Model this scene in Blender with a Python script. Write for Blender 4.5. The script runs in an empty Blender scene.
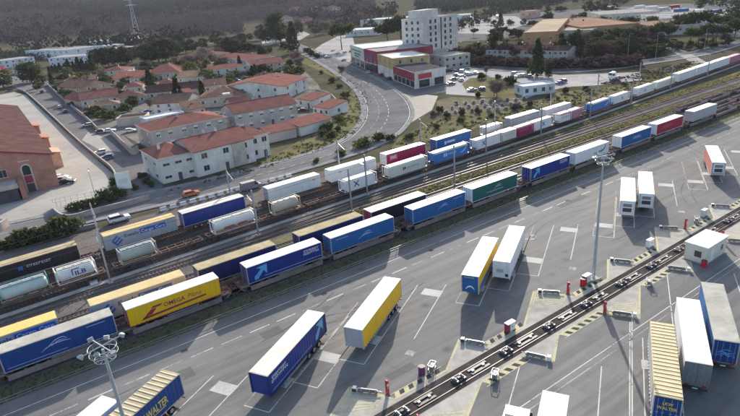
import bpy, math, random
import numpy as np
from mathutils import Vector, Matrix
random.seed(7); rng = np.random.default_rng(7)
scene = bpy.context.scene
COL = scene.collection
R = math.radians
# ------------------------------------------------------------------ camera
FPX, PITCH, ROLL, CH = 547.18, R(21.5085), R(-4.549), 43.12
_fw = Vector((0, math.cos(PITCH), -math.sin(PITCH))); _r0 = Vector((1, 0, 0)); _u0 = _r0.cross(_fw)
_rt = _r0*math.cos(ROLL) + _u0*math.sin(ROLL); _up = -_r0*math.sin(ROLL) + _u0*math.cos(ROLL)
cam_d = bpy.data.cameras.new('camera'); cam = bpy.data.objects.new('camera', cam_d); COL.objects.link(cam)
cam_d.sensor_width = 36; cam_d.lens = 36*FPX/740; cam_d.clip_end = 20000; cam_d.clip_start = 0.5
cam.matrix_world = Matrix(((_rt.x, _up.x, -_fw.x, 0), (_rt.y, _up.y, -_fw.y, 0), (_rt.z, _up.z, -_fw.z, CH), (0, 0, 0, 1)))
scene.camera = cam
# ------------------------------------------------------------------ sky, sun, exposure
SUN_EL, SUN_AZ = R(20.2), R(78.5)          # sun stands ahead of the camera, low
world = bpy.data.worlds.new('World'); scene.world = world; world.use_nodes = True
wn = world.node_tree; bg = wn.nodes['Background']
sky = wn.nodes.new('ShaderNodeTexSky'); sky.sky_type = 'NISHITA'; sky.sun_disc = False
sky.sun_elevation = SUN_EL; sky.sun_rotation = math.pi/2 - SUN_AZ; sky.dust_density = 2.0; sky.air_density = 1.0
wn.links.new(sky.outputs[0], bg.inputs[0]); bg.inputs[1].default_value = 0.14
sd = bpy.data.lights.new('sun', 'SUN'); sd.energy = 4.2; sd.angle = R(0.5); sd.color = (1.0, 0.93, 0.82)
sun = bpy.data.objects.new('sun', sd); COL.objects.link(sun)
_ld = Vector((-math.cos(SUN_AZ)*math.cos(SUN_EL), -math.sin(SUN_AZ)*math.cos(SUN_EL), -math.sin(SUN_EL)))
sun.rotation_euler = _ld.to_track_quat('-Z', 'Y').to_euler(); sun.location = (0, 0, 200)
vs = scene.view_settings; vs.view_transform = 'Standard'; vs.look = 'None'; vs.exposure = 1.0; vs.gamma = 1.0
# ------------------------------------------------------------------ frames
A0 = R(33.6); E0 = Vector((math.cos(A0), math.sin(A0), 0)); N0 = Vector((-math.sin(A0), math.cos(A0), 0))
def ST(s, t, z=0.0): p = E0*s + N0*t; return Vector((p.x, p.y, z))          # along / across the tracks
def G(u, v, z=0.0):                                                          # survey point -> world, at height z
    d = _fw + _rt*((u-370)/FPX) - _up*((v-208)/FPX); k = (z-CH)/d.z
    return Vector((d.x*k, d.y*k, z))
# ------------------------------------------------------------------ materials
MATS = {}
def mat(name, col, rough=0.6, var=0.12, scale=1.0, bump=0.0, metal=0.0, coord='obj', dirt=0.0, bscale=None, rnd=0.0, spec=None):
    if name in MATS: return MATS[name]
    m = bpy.data.materials.new(name); m.use_nodes = True; nt = m.node_tree; b = nt.nodes['Principled BSDF']
    b.inputs['Roughness'].default_value = rough; b.inputs['Metallic'].default_value = metal
    if spec is None and rough >= 0.6: spec = 0.0
    if spec is not None: b.inputs['Specular IOR Level'].default_value = spec
    if coord == 'obj':
        tc = nt.nodes.new('ShaderNodeTexCoord'); co = tc.outputs['Object']
    else:
        tc = nt.nodes.new('ShaderNodeNewGeometry'); co = tc.outputs['Position']
    def noise(sc, det=4.0, ro=0.6):
        n = nt.nodes.new('ShaderNodeTexNoise'); n.inputs['Scale'].default_value = sc; n.inputs['Detail'].default_value = det
        n.inputs['Roughness'].default_value = ro; nt.links.new(co, n.inputs['Vector']); return n
    def ramp(src, a, b_, ca, cb):
        r = nt.nodes.new('ShaderNodeMapRange'); r.inputs[1].default_value = a; r.inputs[2].default_value = b_
        r.inputs[3].default_value = ca; r.inputs[4].default_value = cb; nt.links.new(src, r.inputs[0]); return r.outputs[0]
    n1 = noise(scale)
    fac = ramp(n1.outputs['Fac'], 0.3, 0.7, 1-var, 1+var)
    if dirt > 0:
        n2 = noise(scale*0.23, 5.0, 0.7); f2 = ramp(n2.outputs['Fac'], 0.42, 0.68, 1.0, 1-dirt)
        mm = nt.nodes.new('ShaderNodeMath'); mm.operation = 'MULTIPLY'; nt.links.new(fac, mm.inputs[0]); nt.links.new(f2, mm.inputs[1]); fac = mm.outputs[0]
    if rnd > 0:
        oi = nt.nodes.new('ShaderNodeObjectInfo'); f3 = ramp(oi.outputs['Random'], 0, 1, 1-rnd, 1+rnd)
        mm = nt.nodes.new('ShaderNodeMath'); mm.operation = 'MULTIPLY'; nt.links.new(fac, mm.inputs[0]); nt.links.new(f3, mm.inputs[1]); fac = mm.outputs[0]
    mx = nt.nodes.new('ShaderNodeVectorMath'); mx.operation = 'SCALE'; mx.inputs[0].default_value = col[:3]
    nt.links.new(fac, mx.inputs['Scale']); nt.links.new(mx.outputs[0], b.inputs['Base Color'])
    if bump > 0:
        nb = noise(bscale or scale*4, 3.0); bp = nt.nodes.new('ShaderNodeBump'); bp.inputs['Strength'].default_value = bump
        bp.inputs['Distance'].default_value = 0.05; nt.links.new(nb.outputs['Fac'], bp.inputs['Height']); nt.links.new(bp.outputs[0], b.inputs['Normal'])
    MATS[name] = m; return m
def nodes_of(name):
    m = bpy.data.materials.new(name); m.use_nodes = True; MATS[name] = m
    return m, m.node_tree, m.node_tree.nodes['Principled BSDF']
def mixcol(nt, f, a, b):
    x = nt.nodes.new('ShaderNodeMix'); x.data_type = 'RGBA'
    for i, v in ((6, a), (7, b)):
        if isinstance(v, tuple): x.inputs[i].default_value = (*v[:3], 1)
        else: nt.links.new(v, x.inputs[i])
    if isinstance(f, float): x.inputs[0].default_value = f
    else: nt.links.new(f, x.inputs[0])
    return x.outputs[2]
def asphalt(name, col, light, streak=0.5, rough=0.9, ang=0.0, spec=0.0):
    """worn asphalt: fine grain, broad patches, streaks along the driving direction, seams"""
    m, nt, b = nodes_of(name)
    g = nt.nodes.new('ShaderNodeNewGeometry')
    mp = nt.nodes.new('ShaderNodeMapping'); mp.vector_type = 'TEXTURE'; mp.inputs['Rotation'].default_value = (0, 0, ang); nt.links.new(g.outputs['Position'], mp.inputs[0])
    def noise(sc, det, vec, ro=0.6):
        n = nt.nodes.new('ShaderNodeTexNoise'); n.inputs['Scale'].default_value = sc; n.inputs['Detail'].default_value = det; n.inputs['Roughness'].default_value = ro
        nt.links.new(vec, n.inputs['Vector']); return n.outputs['Fac']
    def mr(src, a, b_, c, d):
        r = nt.nodes.new('ShaderNodeMapRange'); r.inputs[1].default_value = a; r.inputs[2].default_value = b_; r.inputs[3].default_value = c; r.inputs[4].default_value = d
        nt.links.new(src, r.inputs[0]); return r.outputs[0]
    st = nt.nodes.new('ShaderNodeVectorMath'); st.operation = 'MULTIPLY'; st.inputs[1].default_value = (0.045, 0.8, 1); nt.links.new(mp.outputs[0], st.inputs[0])
    f1 = mr(noise(1.0, 5.0, st.outputs[0]), 0.35, 0.68, 0.0, 1.0)
    f2 = mr(noise(0.06, 6.0, g.outputs['Position'], 0.65), 0.38, 0.62, 0.0, 1.0)
    f3 = mr(noise(9.0, 3.0, g.outputs['Position']), 0.3, 0.7, 0.86, 1.14)
    c1 = mixcol(nt, f2, col, light)
    sm = nt.nodes.new('ShaderNodeMath'); sm.operation = 'MULTIPLY'; sm.inputs[1].default_value = streak; nt.links.new(f1, sm.inputs[0])
    c2 = mixcol(nt, sm.outputs[0], c1, tuple(x*0.55 for x in col))
    # oil drips: small dark spots
    vo = nt.nodes.new('ShaderNodeTexVoronoi'); vo.inputs['Scale'].default_value = 0.16; nt.links.new(g.outputs['Position'], vo.inputs['Vector'])
    sp = mr(vo.outputs['Distance'], 0.02, 0.16, 0.62, 1.0)
    mu = nt.nodes.new('ShaderNodeMath'); mu.operation = 'MULTIPLY'; nt.links.new(f3, mu.inputs[0]); nt.links.new(sp, mu.inputs[1])
    # crack network and paving seams
    vc = nt.nodes.new('ShaderNodeTexVoronoi'); vc.feature = 'DISTANCE_TO_EDGE'; vc.inputs['Scale'].default_value = 0.07
    wp = nt.nodes.new('ShaderNodeVectorMath'); wp.operation = 'ADD'; nw = nt.nodes.new('ShaderNodeTexNoise'); nw.inputs['Scale'].default_value = 0.25; nw.inputs['Detail'].default_value = 4; nt.links.new(g.outputs['Position'], nw.inputs['Vector'])
    ws = nt.nodes.new('ShaderNodeVectorMath'); ws.operation = 'SCALE'; ws.inputs['Scale'].default_value = 5.0; nt.links.new(nw.outputs['Color'], ws.inputs[0]); nt.links.new(g.outputs['Position'], wp.inputs[0]); nt.links.new(ws.outputs[0], wp.inputs[1]); nt.links.new(wp.outputs[0], vc.inputs['Vector'])
    ck = mr(vc.outputs['Distance'], 0.0015, 0.006, 0.87, 1.0)
    sx = nt.nodes.new('ShaderNodeSeparateXYZ'); nt.links.new(mp.outputs[0], sx.inputs[0])
    pp = nt.nodes.new('ShaderNodeMath'); pp.operation = 'PINGPONG'; pp.inputs[1].default_value = 2.6; nt.links.new(sx.outputs['Y'], pp.inputs[0])
    sm2 = mr(pp.outputs[0], 0.03, 0.09, 0.9, 1.0)
    m3 = nt.nodes.new('ShaderNodeMath'); m3.operation = 'MULTIPLY'; nt.links.new(ck, m3.inputs[0]); nt.links.new(sm2, m3.inputs[1])
    m4 = nt.nodes.new('ShaderNodeMath'); m4.operation = 'MULTIPLY'; nt.links.new(mu.outputs[0], m4.inputs[0]); nt.links.new(m3.outputs[0], m4.inputs[1])
    sc = nt.nodes.new('ShaderNodeVectorMath'); sc.operation = 'SCALE'; nt.links.new(c2, sc.inputs[0]); nt.links.new(m4.outputs[0], sc.inputs['Scale'])
    nt.links.new(sc.outputs[0], b.inputs['Base Color'])
    nt.links.new(mr(f2, 0, 1, rough-0.06, min(1.0, rough+0.06)), b.inputs['Roughness']); b.inputs['Specular IOR Level'].default_value = spec
    bp = nt.nodes.new('ShaderNodeBump'); bp.inputs['Strength'].default_value = 0.25; bp.inputs['Distance'].default_value = 0.02
    nt.links.new(noise(30.0, 2.0, g.outputs['Position']), bp.inputs['Height']); nt.links.new(bp.outputs[0], b.inputs['Normal'])
    return m
def ground_mix(name, cols, sc1=0.08, sc2=1.3, rough=0.9, bump=0.5):
    """patchy earth / grass / gravel from three colours"""
    m, nt, b = nodes_of(name); b.inputs['Roughness'].default_value = rough; b.inputs['Specular IOR Level'].default_value = 0.0
    g = nt.nodes.new('ShaderNodeNewGeometry')
    def noise(sc, det=5.0):
        n = nt.nodes.new('ShaderNodeTexNoise'); n.inputs['Scale'].default_value = sc; n.inputs['Detail'].default_value = det; n.inputs['Roughness'].default_value = 0.65
        nt.links.new(g.outputs['Position'], n.inputs['Vector']); return n.outputs['Fac']
    def mr(src, a, b_, c=0.0, d=1.0):
        r = nt.nodes.new('ShaderNodeMapRange'); r.inputs[1].default_value = a; r.inputs[2].default_value = b_; r.inputs[3].default_value = c; r.inputs[4].default_value = d
        nt.links.new(src, r.inputs[0]); return r.outputs[0]
    n2 = noise(sc2)
    c = mixcol(nt, mr(noise(sc1), 0.4, 0.6), cols[0], cols[1]); c = mixcol(nt, mr(n2, 0.45, 0.72), c, cols[2])
    nt.links.new(c, b.inputs['Base Color'])
    bp = nt.nodes.new('ShaderNodeBump'); bp.inputs['Strength'].default_value = bump; bp.inputs['Distance'].default_value = 0.12
    nt.links.new(noise(sc2*3), bp.inputs['Height']); nt.links.new(bp.outputs[0], b.inputs['Normal'])
    return m
def curtain(name, col, rough=0.42):
    """truck curtain or panel side: soft vertical folds, road dirt towards the sill"""
    if name in MATS: return MATS[name]
    m, nt, b = nodes_of(name)
    tc = nt.nodes.new('ShaderNodeTexCoord')
    w = nt.nodes.new('ShaderNodeTexWave'); w.wave_type = 'BANDS'; w.bands_direction = 'X'; w.inputs['Scale'].default_value = 0.55; w.inputs['Distortion'].default_value = 1.2
    w.inputs['Detail'].default_value = 1.0; nt.links.new(tc.outputs['Object'], w.inputs['Vector'])
    n = nt.nodes.new('ShaderNodeTexNoise'); n.inputs['Scale'].default_value = 0.9; n.inputs['Detail'].default_value = 6; nt.links.new(tc.outputs['Object'], n.inputs['Vector'])
    r = nt.nodes.new('ShaderNodeMapRange'); r.inputs[1].default_value = 0.35; r.inputs[2].default_value = 0.7; r.inputs[3].default_value = 0.0; r.inputs[4].default_value = 0.22
    nt.links.new(n.outputs['Fac'], r.inputs[0])
    c = mixcol(nt, r.outputs[0], col, tuple(0.6*x+0.03 for x in col))
    mp = nt.nodes.new('ShaderNodeMapping'); mp.inputs['Scale'].default_value = (2.2, 2.2, 0.16); nt.links.new(tc.outputs['Object'], mp.inputs[0])
    n3 = nt.nodes.new('ShaderNodeTexNoise'); n3.inputs['Scale'].default_value = 1.5; n3.inputs['Detail'].default_value = 5; nt.links.new(mp.outputs[0], n3.inputs['Vector'])
    r3 = nt.nodes.new('ShaderNodeMapRange'); r3.inputs[1].default_value = 0.48; r3.inputs[2].default_value = 0.75; r3.inputs[3].default_value = 0.0; r3.inputs[4].default_value = 0.4; nt.links.new(n3.outputs['Fac'], r3.inputs[0])
    c = mixcol(nt, r3.outputs[0], c, tuple(0.62*x+0.012 for x in col))
    nt.links.new(c, b.inputs['Base Color']); b.inputs['Roughness'].default_value = rough; b.inputs['Specular IOR Level'].default_value = 0.3
    bp = nt.nodes.new('ShaderNodeBump'); bp.inputs['Strength'].default_value = 0.45; bp.inputs['Distance'].default_value = 0.08
    nt.links.new(w.outputs['Fac'], bp.inputs['Height']); nt.links.new(bp.outputs[0], b.inputs['Normal'])
    return m
def foliage(name, c1, c2, trans=0.35):
    m = bpy.data.materials.new(name); m.use_nodes = True; nt = m.node_tree; MATS[name] = m
    out = nt.nodes['Material Output']; b = nt.nodes['Principled BSDF']; b.inputs['Roughness'].default_value = 0.9; b.inputs['Specular IOR Level'].default_value = 0.0
    g = nt.nodes.new('ShaderNodeNewGeometry'); oi = nt.nodes.new('ShaderNodeObjectInfo')
    c = mixcol(nt, g.outputs['Random Per Island'], c1, c2)
    r = nt.nodes.new('ShaderNodeMapRange'); r.inputs[3].default_value = 0.8; r.inputs[4].default_value = 1.2; nt.links.new(oi.outputs['Random'], r.inputs[0])
    sc = nt.nodes.new('ShaderNodeVectorMath'); sc.operation = 'SCALE'; nt.links.new(c, sc.inputs[0]); nt.links.new(r.outputs[0], sc.inputs['Scale'])
    nt.links.new(sc.outputs[0], b.inputs['Base Color'])
    t = nt.nodes.new('ShaderNodeBsdfTranslucent'); nt.links.new(sc.outputs[0], t.inputs['Color'])
    mx = nt.nodes.new('ShaderNodeMixShader'); mx.inputs[0].default_value = trans
    nt.links.new(b.outputs[0], mx.inputs[1]); nt.links.new(t.outputs[0], mx.inputs[2]); nt.links.new(mx.outputs[0], out.inputs['Surface'])
    return m
def rooftile(name, c1, c2):
    """clay tiles: courses down the slope, tile-to-tile colour, lichen"""
    m, nt, b = nodes_of(name); b.inputs['Roughness'].default_value = 0.9; b.inputs['Specular IOR Level'].default_value = 0.0
    tc = nt.nodes.new('ShaderNodeTexCoord')
    def noise(sc, det=4):
        n = nt.nodes.new('ShaderNodeTexNoise'); n.inputs['Scale'].default_value = sc; n.inputs['Detail'].default_value = det; nt.links.new(tc.outputs['Object'], n.inputs['Vector']); return n.outputs['Fac']
    w = nt.nodes.new('ShaderNodeTexWave'); w.bands_direction = 'X'; w.inputs['Scale'].default_value = 1.25; w.inputs['Distortion'].default_value = 0.3; nt.links.new(tc.outputs['Object'], w.inputs['Vector'])
    w2 = nt.nodes.new('ShaderNodeTexWave'); w2.bands_direction = 'Y'; w2.inputs['Scale'].default_value = 0.9; w2.inputs['Distortion'].default_value = 0.3; nt.links.new(tc.outputs['Object'], w2.inputs['Vector'])
    def mr(src, a, b_, c=0.0, d=1.0):
        r = nt.nodes.new('ShaderNodeMapRange'); r.inputs[1].default_value = a; r.inputs[2].default_value = b_; r.inputs[3].default_value = c; r.inputs[4].default_value = d
        nt.links.new(src, r.inputs[0]); return r.outputs[0]
    c = mixcol(nt, mr(noise(0.35, 6), 0.38, 0.65), c1, c2); c = mixcol(nt, mr(noise(3.0), 0.45, 0.75, 0.0, 0.5), c, tuple(0.6*x for x in c1))
    nt.links.new(c, b.inputs['Base Color'])
    ad = nt.nodes.new('ShaderNodeMath'); nt.links.new(w.outputs['Fac'], ad.inputs[0]); nt.links.new(w2.outputs['Fac'], ad.inputs[1])
    bp = nt.nodes.new('ShaderNodeBump'); bp.inputs['Strength'].default_value = 0.5; bp.inputs['Distance'].default_value = 0.06
    nt.links.new(ad.outputs[0], bp.inputs['Height']); nt.links.new(bp.outputs[0], b.inputs['Normal'])
    return m
def worn_paint(name, col, under=(0.165, 0.163, 0.162), wear=0.5):
    m, nt, b = nodes_of(name); b.inputs['Roughness'].default_value = 0.76; b.inputs['Specular IOR Level'].default_value = 0.035; g = nt.nodes.new('ShaderNodeNewGeometry')
    def noise(sc, det):
        n = nt.nodes.new('ShaderNodeTexNoise'); n.inputs['Scale'].default_value = sc; n.inputs['Detail'].default_value = det; n.inputs['Roughness'].default_value = 0.7; nt.links.new(g.outputs['Position'], n.inputs['Vector']); return n.outputs['Fac']
    ad = nt.nodes.new('ShaderNodeMath'); nt.links.new(noise(3.5, 5), ad.inputs[0]); nt.links.new(noise(0.22, 3), ad.inputs[1])
    r = nt.nodes.new('ShaderNodeMapRange'); r.inputs[1].default_value = 1.12-0.3*wear; r.inputs[2].default_value = 1.32-0.3*wear; nt.links.new(ad.outputs[0], r.inputs[0])
    nt.links.new(mixcol(nt, r.outputs[0], col, under), b.inputs['Base Color']); return m
# shared palette
M = {}
M['steel'] = mat('steel', (0.30, 0.31, 0.33), 0.45, 0.15, 2.0, metal=0.5, dirt=0.3)
M['galv'] = mat('galvanised', (0.42, 0.45, 0.48), 0.42, 0.12, 2.0, metal=0.55)
M['mast'] = mat('mast_grey', (0.36, 0.40, 0.43), 0.5, 0.1, 1.5, metal=0.3)
M['dark'] = mat('dark_steel', (0.045, 0.042, 0.045), 0.55, 0.2, 2.0)
M['rust'] = mat('rusty_steel', (0.17, 0.115, 0.10), 0.7, 0.3, 2.0, dirt=0.3)
M['wagon'] = mat('wagon_paint', (0.30, 0.24, 0.225), 0.6, 0.2, 1.2, dirt=0.35)
M['wagon_dark'] = mat('wagon_dark', (0.105, 0.085, 0.085), 0.65, 0.25, 1.2, dirt=0.3)
M['rubber'] = mat('tyre_rubber', (0.022, 0.022, 0.024), 0.8, 0.2, 4.0)
M['rim'] = mat('wheel_rim', (0.40, 0.41, 0.43), 0.4, 0.1, 4.0, metal=0.6)
M['alu'] = mat('aluminium', (0.55, 0.56, 0.58), 0.4, 0.1, 2.0, metal=0.5)
M['white'] = mat('white_paint', (0.78, 0.78, 0.76), 0.4, 0.05, 1.0, dirt=0.12)
M['cream'] = mat('cream_panel', (0.66, 0.64, 0.56), 0.45, 0.06, 1.0, dirt=0.2)
M['redlight'] = mat('red_lens', (0.45, 0.02, 0.015), 0.25, 0.02)
M['orange'] = mat('orange_lens', (0.75, 0.26, 0.03), 0.3, 0.02)
M['glass'] = mat('dark_glass', (0.03, 0.035, 0.045), 0.12, 0.05, 1.0)
M['red'] = mat('signal_red', (0.52, 0.02, 0.03), 0.4, 0.08, 3.0)
M['maroon'] = mat('maroon_paint', (0.26, 0.02, 0.06), 0.45, 0.1, 3.0)
M['yellow'] = mat('lettering_yellow', (0.75, 0.58, 0.06), 0.45, 0.05)
M['navy'] = mat('lettering_navy', (0.03, 0.05, 0.22), 0.45, 0.05)
M['lblue'] = mat('light_blue_print', (0.10, 0.38, 0.70), 0.45, 0.05)
M['black'] = mat('black_print', (0.02, 0.02, 0.025), 0.5, 0.05)
M['palewhite'] = mat('pale_print', (0.55, 0.62, 0.78), 0.5, 0.05)
M['concrete'] = mat('pale_concrete', (0.43, 0.405, 0.365), 0.8, 0.14, 0.7, bump=0.2, coord='w', dirt=0.3)
M['concrete2'] = mat('grey_concrete', (0.26, 0.26, 0.26), 0.8, 0.16, 0.5, bump=0.2, coord='w', dirt=0.3)
M['marking'] = worn_paint('road_paint_white', (0.54, 0.54, 0.51), wear=0.3)
M['panel_paint'] = worn_paint('bay_panel_paint', (0.47, 0.47, 0.45), (0.36, 0.36, 0.35), 0.5)
M['marking_worn'] = worn_paint('road_paint_worn', (0.40, 0.40, 0.385), wear=0.65)
M['hazard'] = worn_paint('road_paint_yellow', (0.50, 0.46, 0.29), (0.27, 0.26, 0.23), 0.4)
M['hazdark'] = mat('road_paint_black', (0.075, 0.075, 0.08), 0.7, 0.25, 2.0, coord='w')
M['purple'] = mat('purple_paint', (0.14, 0.04, 0.13), 0.5, 0.1, 2.0)
M['yard'] = asphalt('yard_asphalt', (0.158, 0.157, 0.158), (0.225, 0.223, 0.218), 0.5, 0.74, A0, 0.035)
M['street'] = asphalt('street_asphalt', (0.155, 0.151, 0.153), (0.21, 0.205, 0.203), 0.35, 0.9, 0.4)
M['pale_lot'] = asphalt('pale_lot_surface', (0.34, 0.325, 0.30), (0.42, 0.40, 0.36), 0.2, 0.92, 0.9)
M['bright_lot'] = asphalt('bright_lot_surface', (0.33, 0.318, 0.312), (0.42, 0.405, 0.39), 0.15, 0.92, 0.3)
M['ballast'] = ground_mix('rail_ballast', ((0.15, 0.135, 0.13), (0.20, 0.18, 0.165), (0.10, 0.085, 0.08)), 0.12, 2.6, bump=0.8)
M['ballast_dark'] = ground_mix('rusty_ballast', ((0.105, 0.085, 0.08), (0.14, 0.115, 0.105), (0.07, 0.055, 0.05)), 0.15, 2.4, bump=0.8)
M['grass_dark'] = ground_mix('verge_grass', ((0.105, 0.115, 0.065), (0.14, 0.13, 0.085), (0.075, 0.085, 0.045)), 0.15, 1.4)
M['grass_dry'] = ground_mix('dry_grass', ((0.20, 0.175, 0.105), (0.15, 0.15, 0.07), (0.26, 0.225, 0.15)), 0.12, 0.9)
M['grass_olive'] = ground_mix('lawn_grass', ((0.14, 0.132, 0.068), (0.195, 0.172, 0.10), (0.10, 0.105, 0.05)), 0.1, 1.1)  # olive grass for lawns, banks and the greener verges
M['scrub'] = ground_mix('scrub_earth', ((0.17, 0.145, 0.105), (0.125, 0.125, 0.065), (0.22, 0.19, 0.15)), 0.05, 0.5)
M['sand'] = ground_mix('sandy_ground', ((0.42, 0.38, 0.33), (0.48, 0.45, 0.40), (0.34, 0.31, 0.26)), 0.07, 0.8, bump=0.3)
M['town_ground'] = ground_mix('town_ground', ((0.20, 0.188, 0.172), (0.125, 0.118, 0.09), (0.255, 0.242, 0.222)), 0.045, 0.35, bump=0.2)
M['terrain'] = ground_mix('far_terrain', ((0.092, 0.084, 0.056), (0.07, 0.071, 0.04), (0.125, 0.11, 0.082)), 0.012, 0.06)
# ------------------------------------------------------------------ mesh building
class MB:
    def __init__(s): s.v = []; s.f = []; s.m = []
    def poly(s, pts, mi=0):
        n = len(s.v); s.v += [tuple(p) for p in pts]; s.f.append(tuple(range(n, n+len(pts)))); s.m.append(mi); return s
    def hexa(s, p, mi=0, faces=None):
        n = len(s.v); s.v += [tuple(q) for q in p]
        for i, f in enumerate(((3, 2, 1, 0), (4, 5, 6, 7), (0, 1, 5, 4), (1, 2, 6, 5), (2, 3, 7, 6), (3, 0, 4, 7))):
            s.f.append(tuple(n+k for k in f)); s.m.append(faces[i] if faces else mi)
        return s
    def box(s, x0, x1, y0, y1, z0, z1, mi=0, faces=None):   # faces: bottom, top, -y, +x, +y, -x
        return s.hexa(((x0, y0, z0), (x1, y0, z0), (x1, y1, z0), (x0, y1, z0), (x0, y0, z1), (x1, y0, z1), (x1, y1, z1), (x0, y1, z1)), mi, faces)
    def prism(s, pts, y0, y1, mi=0, y0s=None):      # outline in x,z swept along y
        n = len(s.v); k = len(pts); s.v += [(x, y0, z) for x, z in pts] + [(x, y1, z) for x, z in pts]
        s.f.append(tuple(n+i for i in range(k))); s.f.append(tuple(n+k+i for i in reversed(range(k)))); s.m += [mi, mi]
        for i in range(k):
            j = (i+1) % k; s.f.append((n+j, n+i, n+k+i, n+k+j)); s.m.append(mi)
        return s
    def prismz(s, pts, z0, z1, mi=0):               # outline in x,y swept up
        n = len(s.v); k = len(pts); s.v += [(p[0], p[1], z0) for p in pts] + [(p[0], p[1], z1) for p in pts]
        s.f.append(tuple(n+i for i in reversed(range(k)))); s.f.append(tuple(n+k+i for i in range(k))); s.m += [mi, mi]
        for i in range(k):
            j = (i+1) % k; s.f.append((n+i, n+j, n+k+j, n+k+i)); s.m.append(mi)
        return s
    def tube(s, p0, p1, r0, r1=None, n=8, mi=0, caps=True):
        r1 = r0 if r1 is None else r1; p0 = Vector(p0); p1 = Vector(p1); d = (p1-p0).normalized()
        a = d.orthogonal().normalized(); b = d.cross(a); k = len(s.v)
        for p, r in ((p0, r0), (p1, r1)):
            for i in range(n):
                t = 2*math.pi*i/n; s.v.append(tuple(p + a*(r*math.cos(t)) + b*(r*math.sin(t))))
        for i in range(n):
            j = (i+1) % n; s.f.append((k+i, k+j, k+n+j, k+n+i)); s.m.append(mi)
        if caps:
            s.f.append(tuple(k+i for i in reversed(range(n)))); s.f.append(tuple(k+n+i for i in range(n))); s.m += [mi, mi]
        return s
    def lathe_x(s, prof, zc, n=16, mi=0, yc=0):     # (x, radius) turned about the x axis
        k = len(s.v)
        for x, r in prof:
            for i in range(n):
                t = 2*math.pi*i/n; s.v.append((x, yc+r*math.cos(t), zc+r*math.sin(t)))
        for a in range(len(prof)-1):
            for i in range(n):
                j = (i+1) % n; s.f.append((k+a*n+i, k+a*n+j, k+(a+1)*n+j, k+(a+1)*n+i)); s.m.append(mi)
        return s
    def mesh(s, name, mats, smooth=False):
        me = bpy.data.meshes.new(name); me.from_pydata(s.v, [], s.f)
        for x in (mats if isinstance(mats, (list, tuple)) else [mats]): me.materials.append(M[x] if isinstance(x, str) else x)
        me.polygons.foreach_set('material_index', s.m)
        if smooth: me.polygons.foreach_set('use_smooth', [True]*len(s.f))
        me.update(); return me
    def build(s, name, mats, parent=None, loc=(0, 0, 0), rz=0.0, smooth=False):
        return add(name, s.mesh(name, mats, smooth), parent, loc, rz)
def add(name, me, parent=None, loc=(0, 0, 0), rz=0.0, scale=None):
    o = bpy.data.objects.new(name, me); COL.objects.link(o); o.parent = parent; o.location = loc; o.rotation_euler = (0, 0, rz)
    if scale: o.scale = scale
    return o
def tag(o, label=None, cat=None, group=None, kind=None):
    if label: o['label'] = label
    if cat: o['category'] = cat
    if group: o['group'] = group
    if kind: o['kind'] = kind
    return o
def thing(name, label, cat, loc=(0, 0, 0), rz=0.0, group=None):
    o = bpy.data.objects.new(name, None); COL.objects.link(o); o.location = loc; o.rotation_euler = (0, 0, rz); o.empty_display_size = 0.5
    return tag(o, label, cat, group)
CACHE = {}
def cached(key, fn):
    if key not in CACHE: CACHE[key] = fn()
    return CACHE[key]
def struct(o): o['kind'] = 'structure'; return o
def copy_tree(o, parent=None, ch=None):
    c = o.copy(); COL.objects.link(c); c.parent = parent
    for k in list(o.children): copy_tree(k, c)
    return c
def catmull(pts, n=8):
    P = [Vector(p[:2]) for p in pts]; out = []
    for i in range(len(P)-1):
        p0 = P[max(i-1, 0)]; p1 = P[i]; p2 = P[i+1]; p3 = P[min(i+2, len(P)-1)]
        for k in range(n):
            t = k/n; out.append(0.5*((2*p1) + (p2-p0)*t + (2*p0-5*p1+4*p2-p3)*t*t + (3*p1-p0-3*p2+p3)*t**3))
    out.append(P[-1]); return out
def offset(pts, d):
    out = []
    for i, p in enumerate(pts):
        a = pts[max(i-1, 0)]; b = pts[min(i+1, len(pts)-1)]; t = (b-a).normalized(); out.append(p + Vector((-t.y, t.x))*d)
    return out
def ribbon(name, pts, d0, d1, z, mats, parent=None, h=0.0):
    """strip between offsets d0 < d1 (left positive) of a line; h > 0 gives it sides"""
    L = offset(pts, d1); Rr = offset(pts, d0); mb = MB()
    for i in range(len(pts)-1):
        a, b, c, d = Rr[i], Rr[i+1], L[i+1], L[i]
        if h: mb.hexa([(p.x, p.y, z) for p in (a, b, c, d)] + [(p.x, p.y, z+h) for p in (a, b, c, d)])
        else: mb.poly([(p.x, p.y, z) for p in (a, b, c, d)])
    return mb.build(name, mats, parent)
def sheet(name, pts, z, mats, parent=None):
    return MB().poly([(p[0], p[1], z) for p in pts]).build(name, mats, parent)
def text_mesh(txt, size, width=None, bold=0.0, shear=0.0):
    """lettering as a flat mesh in x,y; left-bottom at the origin, fitted to a width"""
    cu = bpy.data.curves.new('lettering', 'FONT'); cu.body = txt; cu.size = size; cu.extrude = 0.0; cu.offset = bold; cu.shear = shear; cu.resolution_u = 2
    o = bpy.data.objects.new('lettering', cu); COL.objects.link(o); dg = bpy.context.evaluated_depsgraph_get()
    me = bpy.data.meshes.new_from_object(o.evaluated_get(dg)); bpy.data.objects.remove(o)
    xs = [v.co.x for v in me.vertices] or [0, 1]; k = (width/(max(xs)-min(xs))) if width else 1.0; x0 = min(xs)
    vs_ = [((v.co.x-x0)*k, v.co.y) for v in me.vertices]; fs = [tuple(p.vertices) for p in me.polygons]
    return vs_, fs
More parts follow.
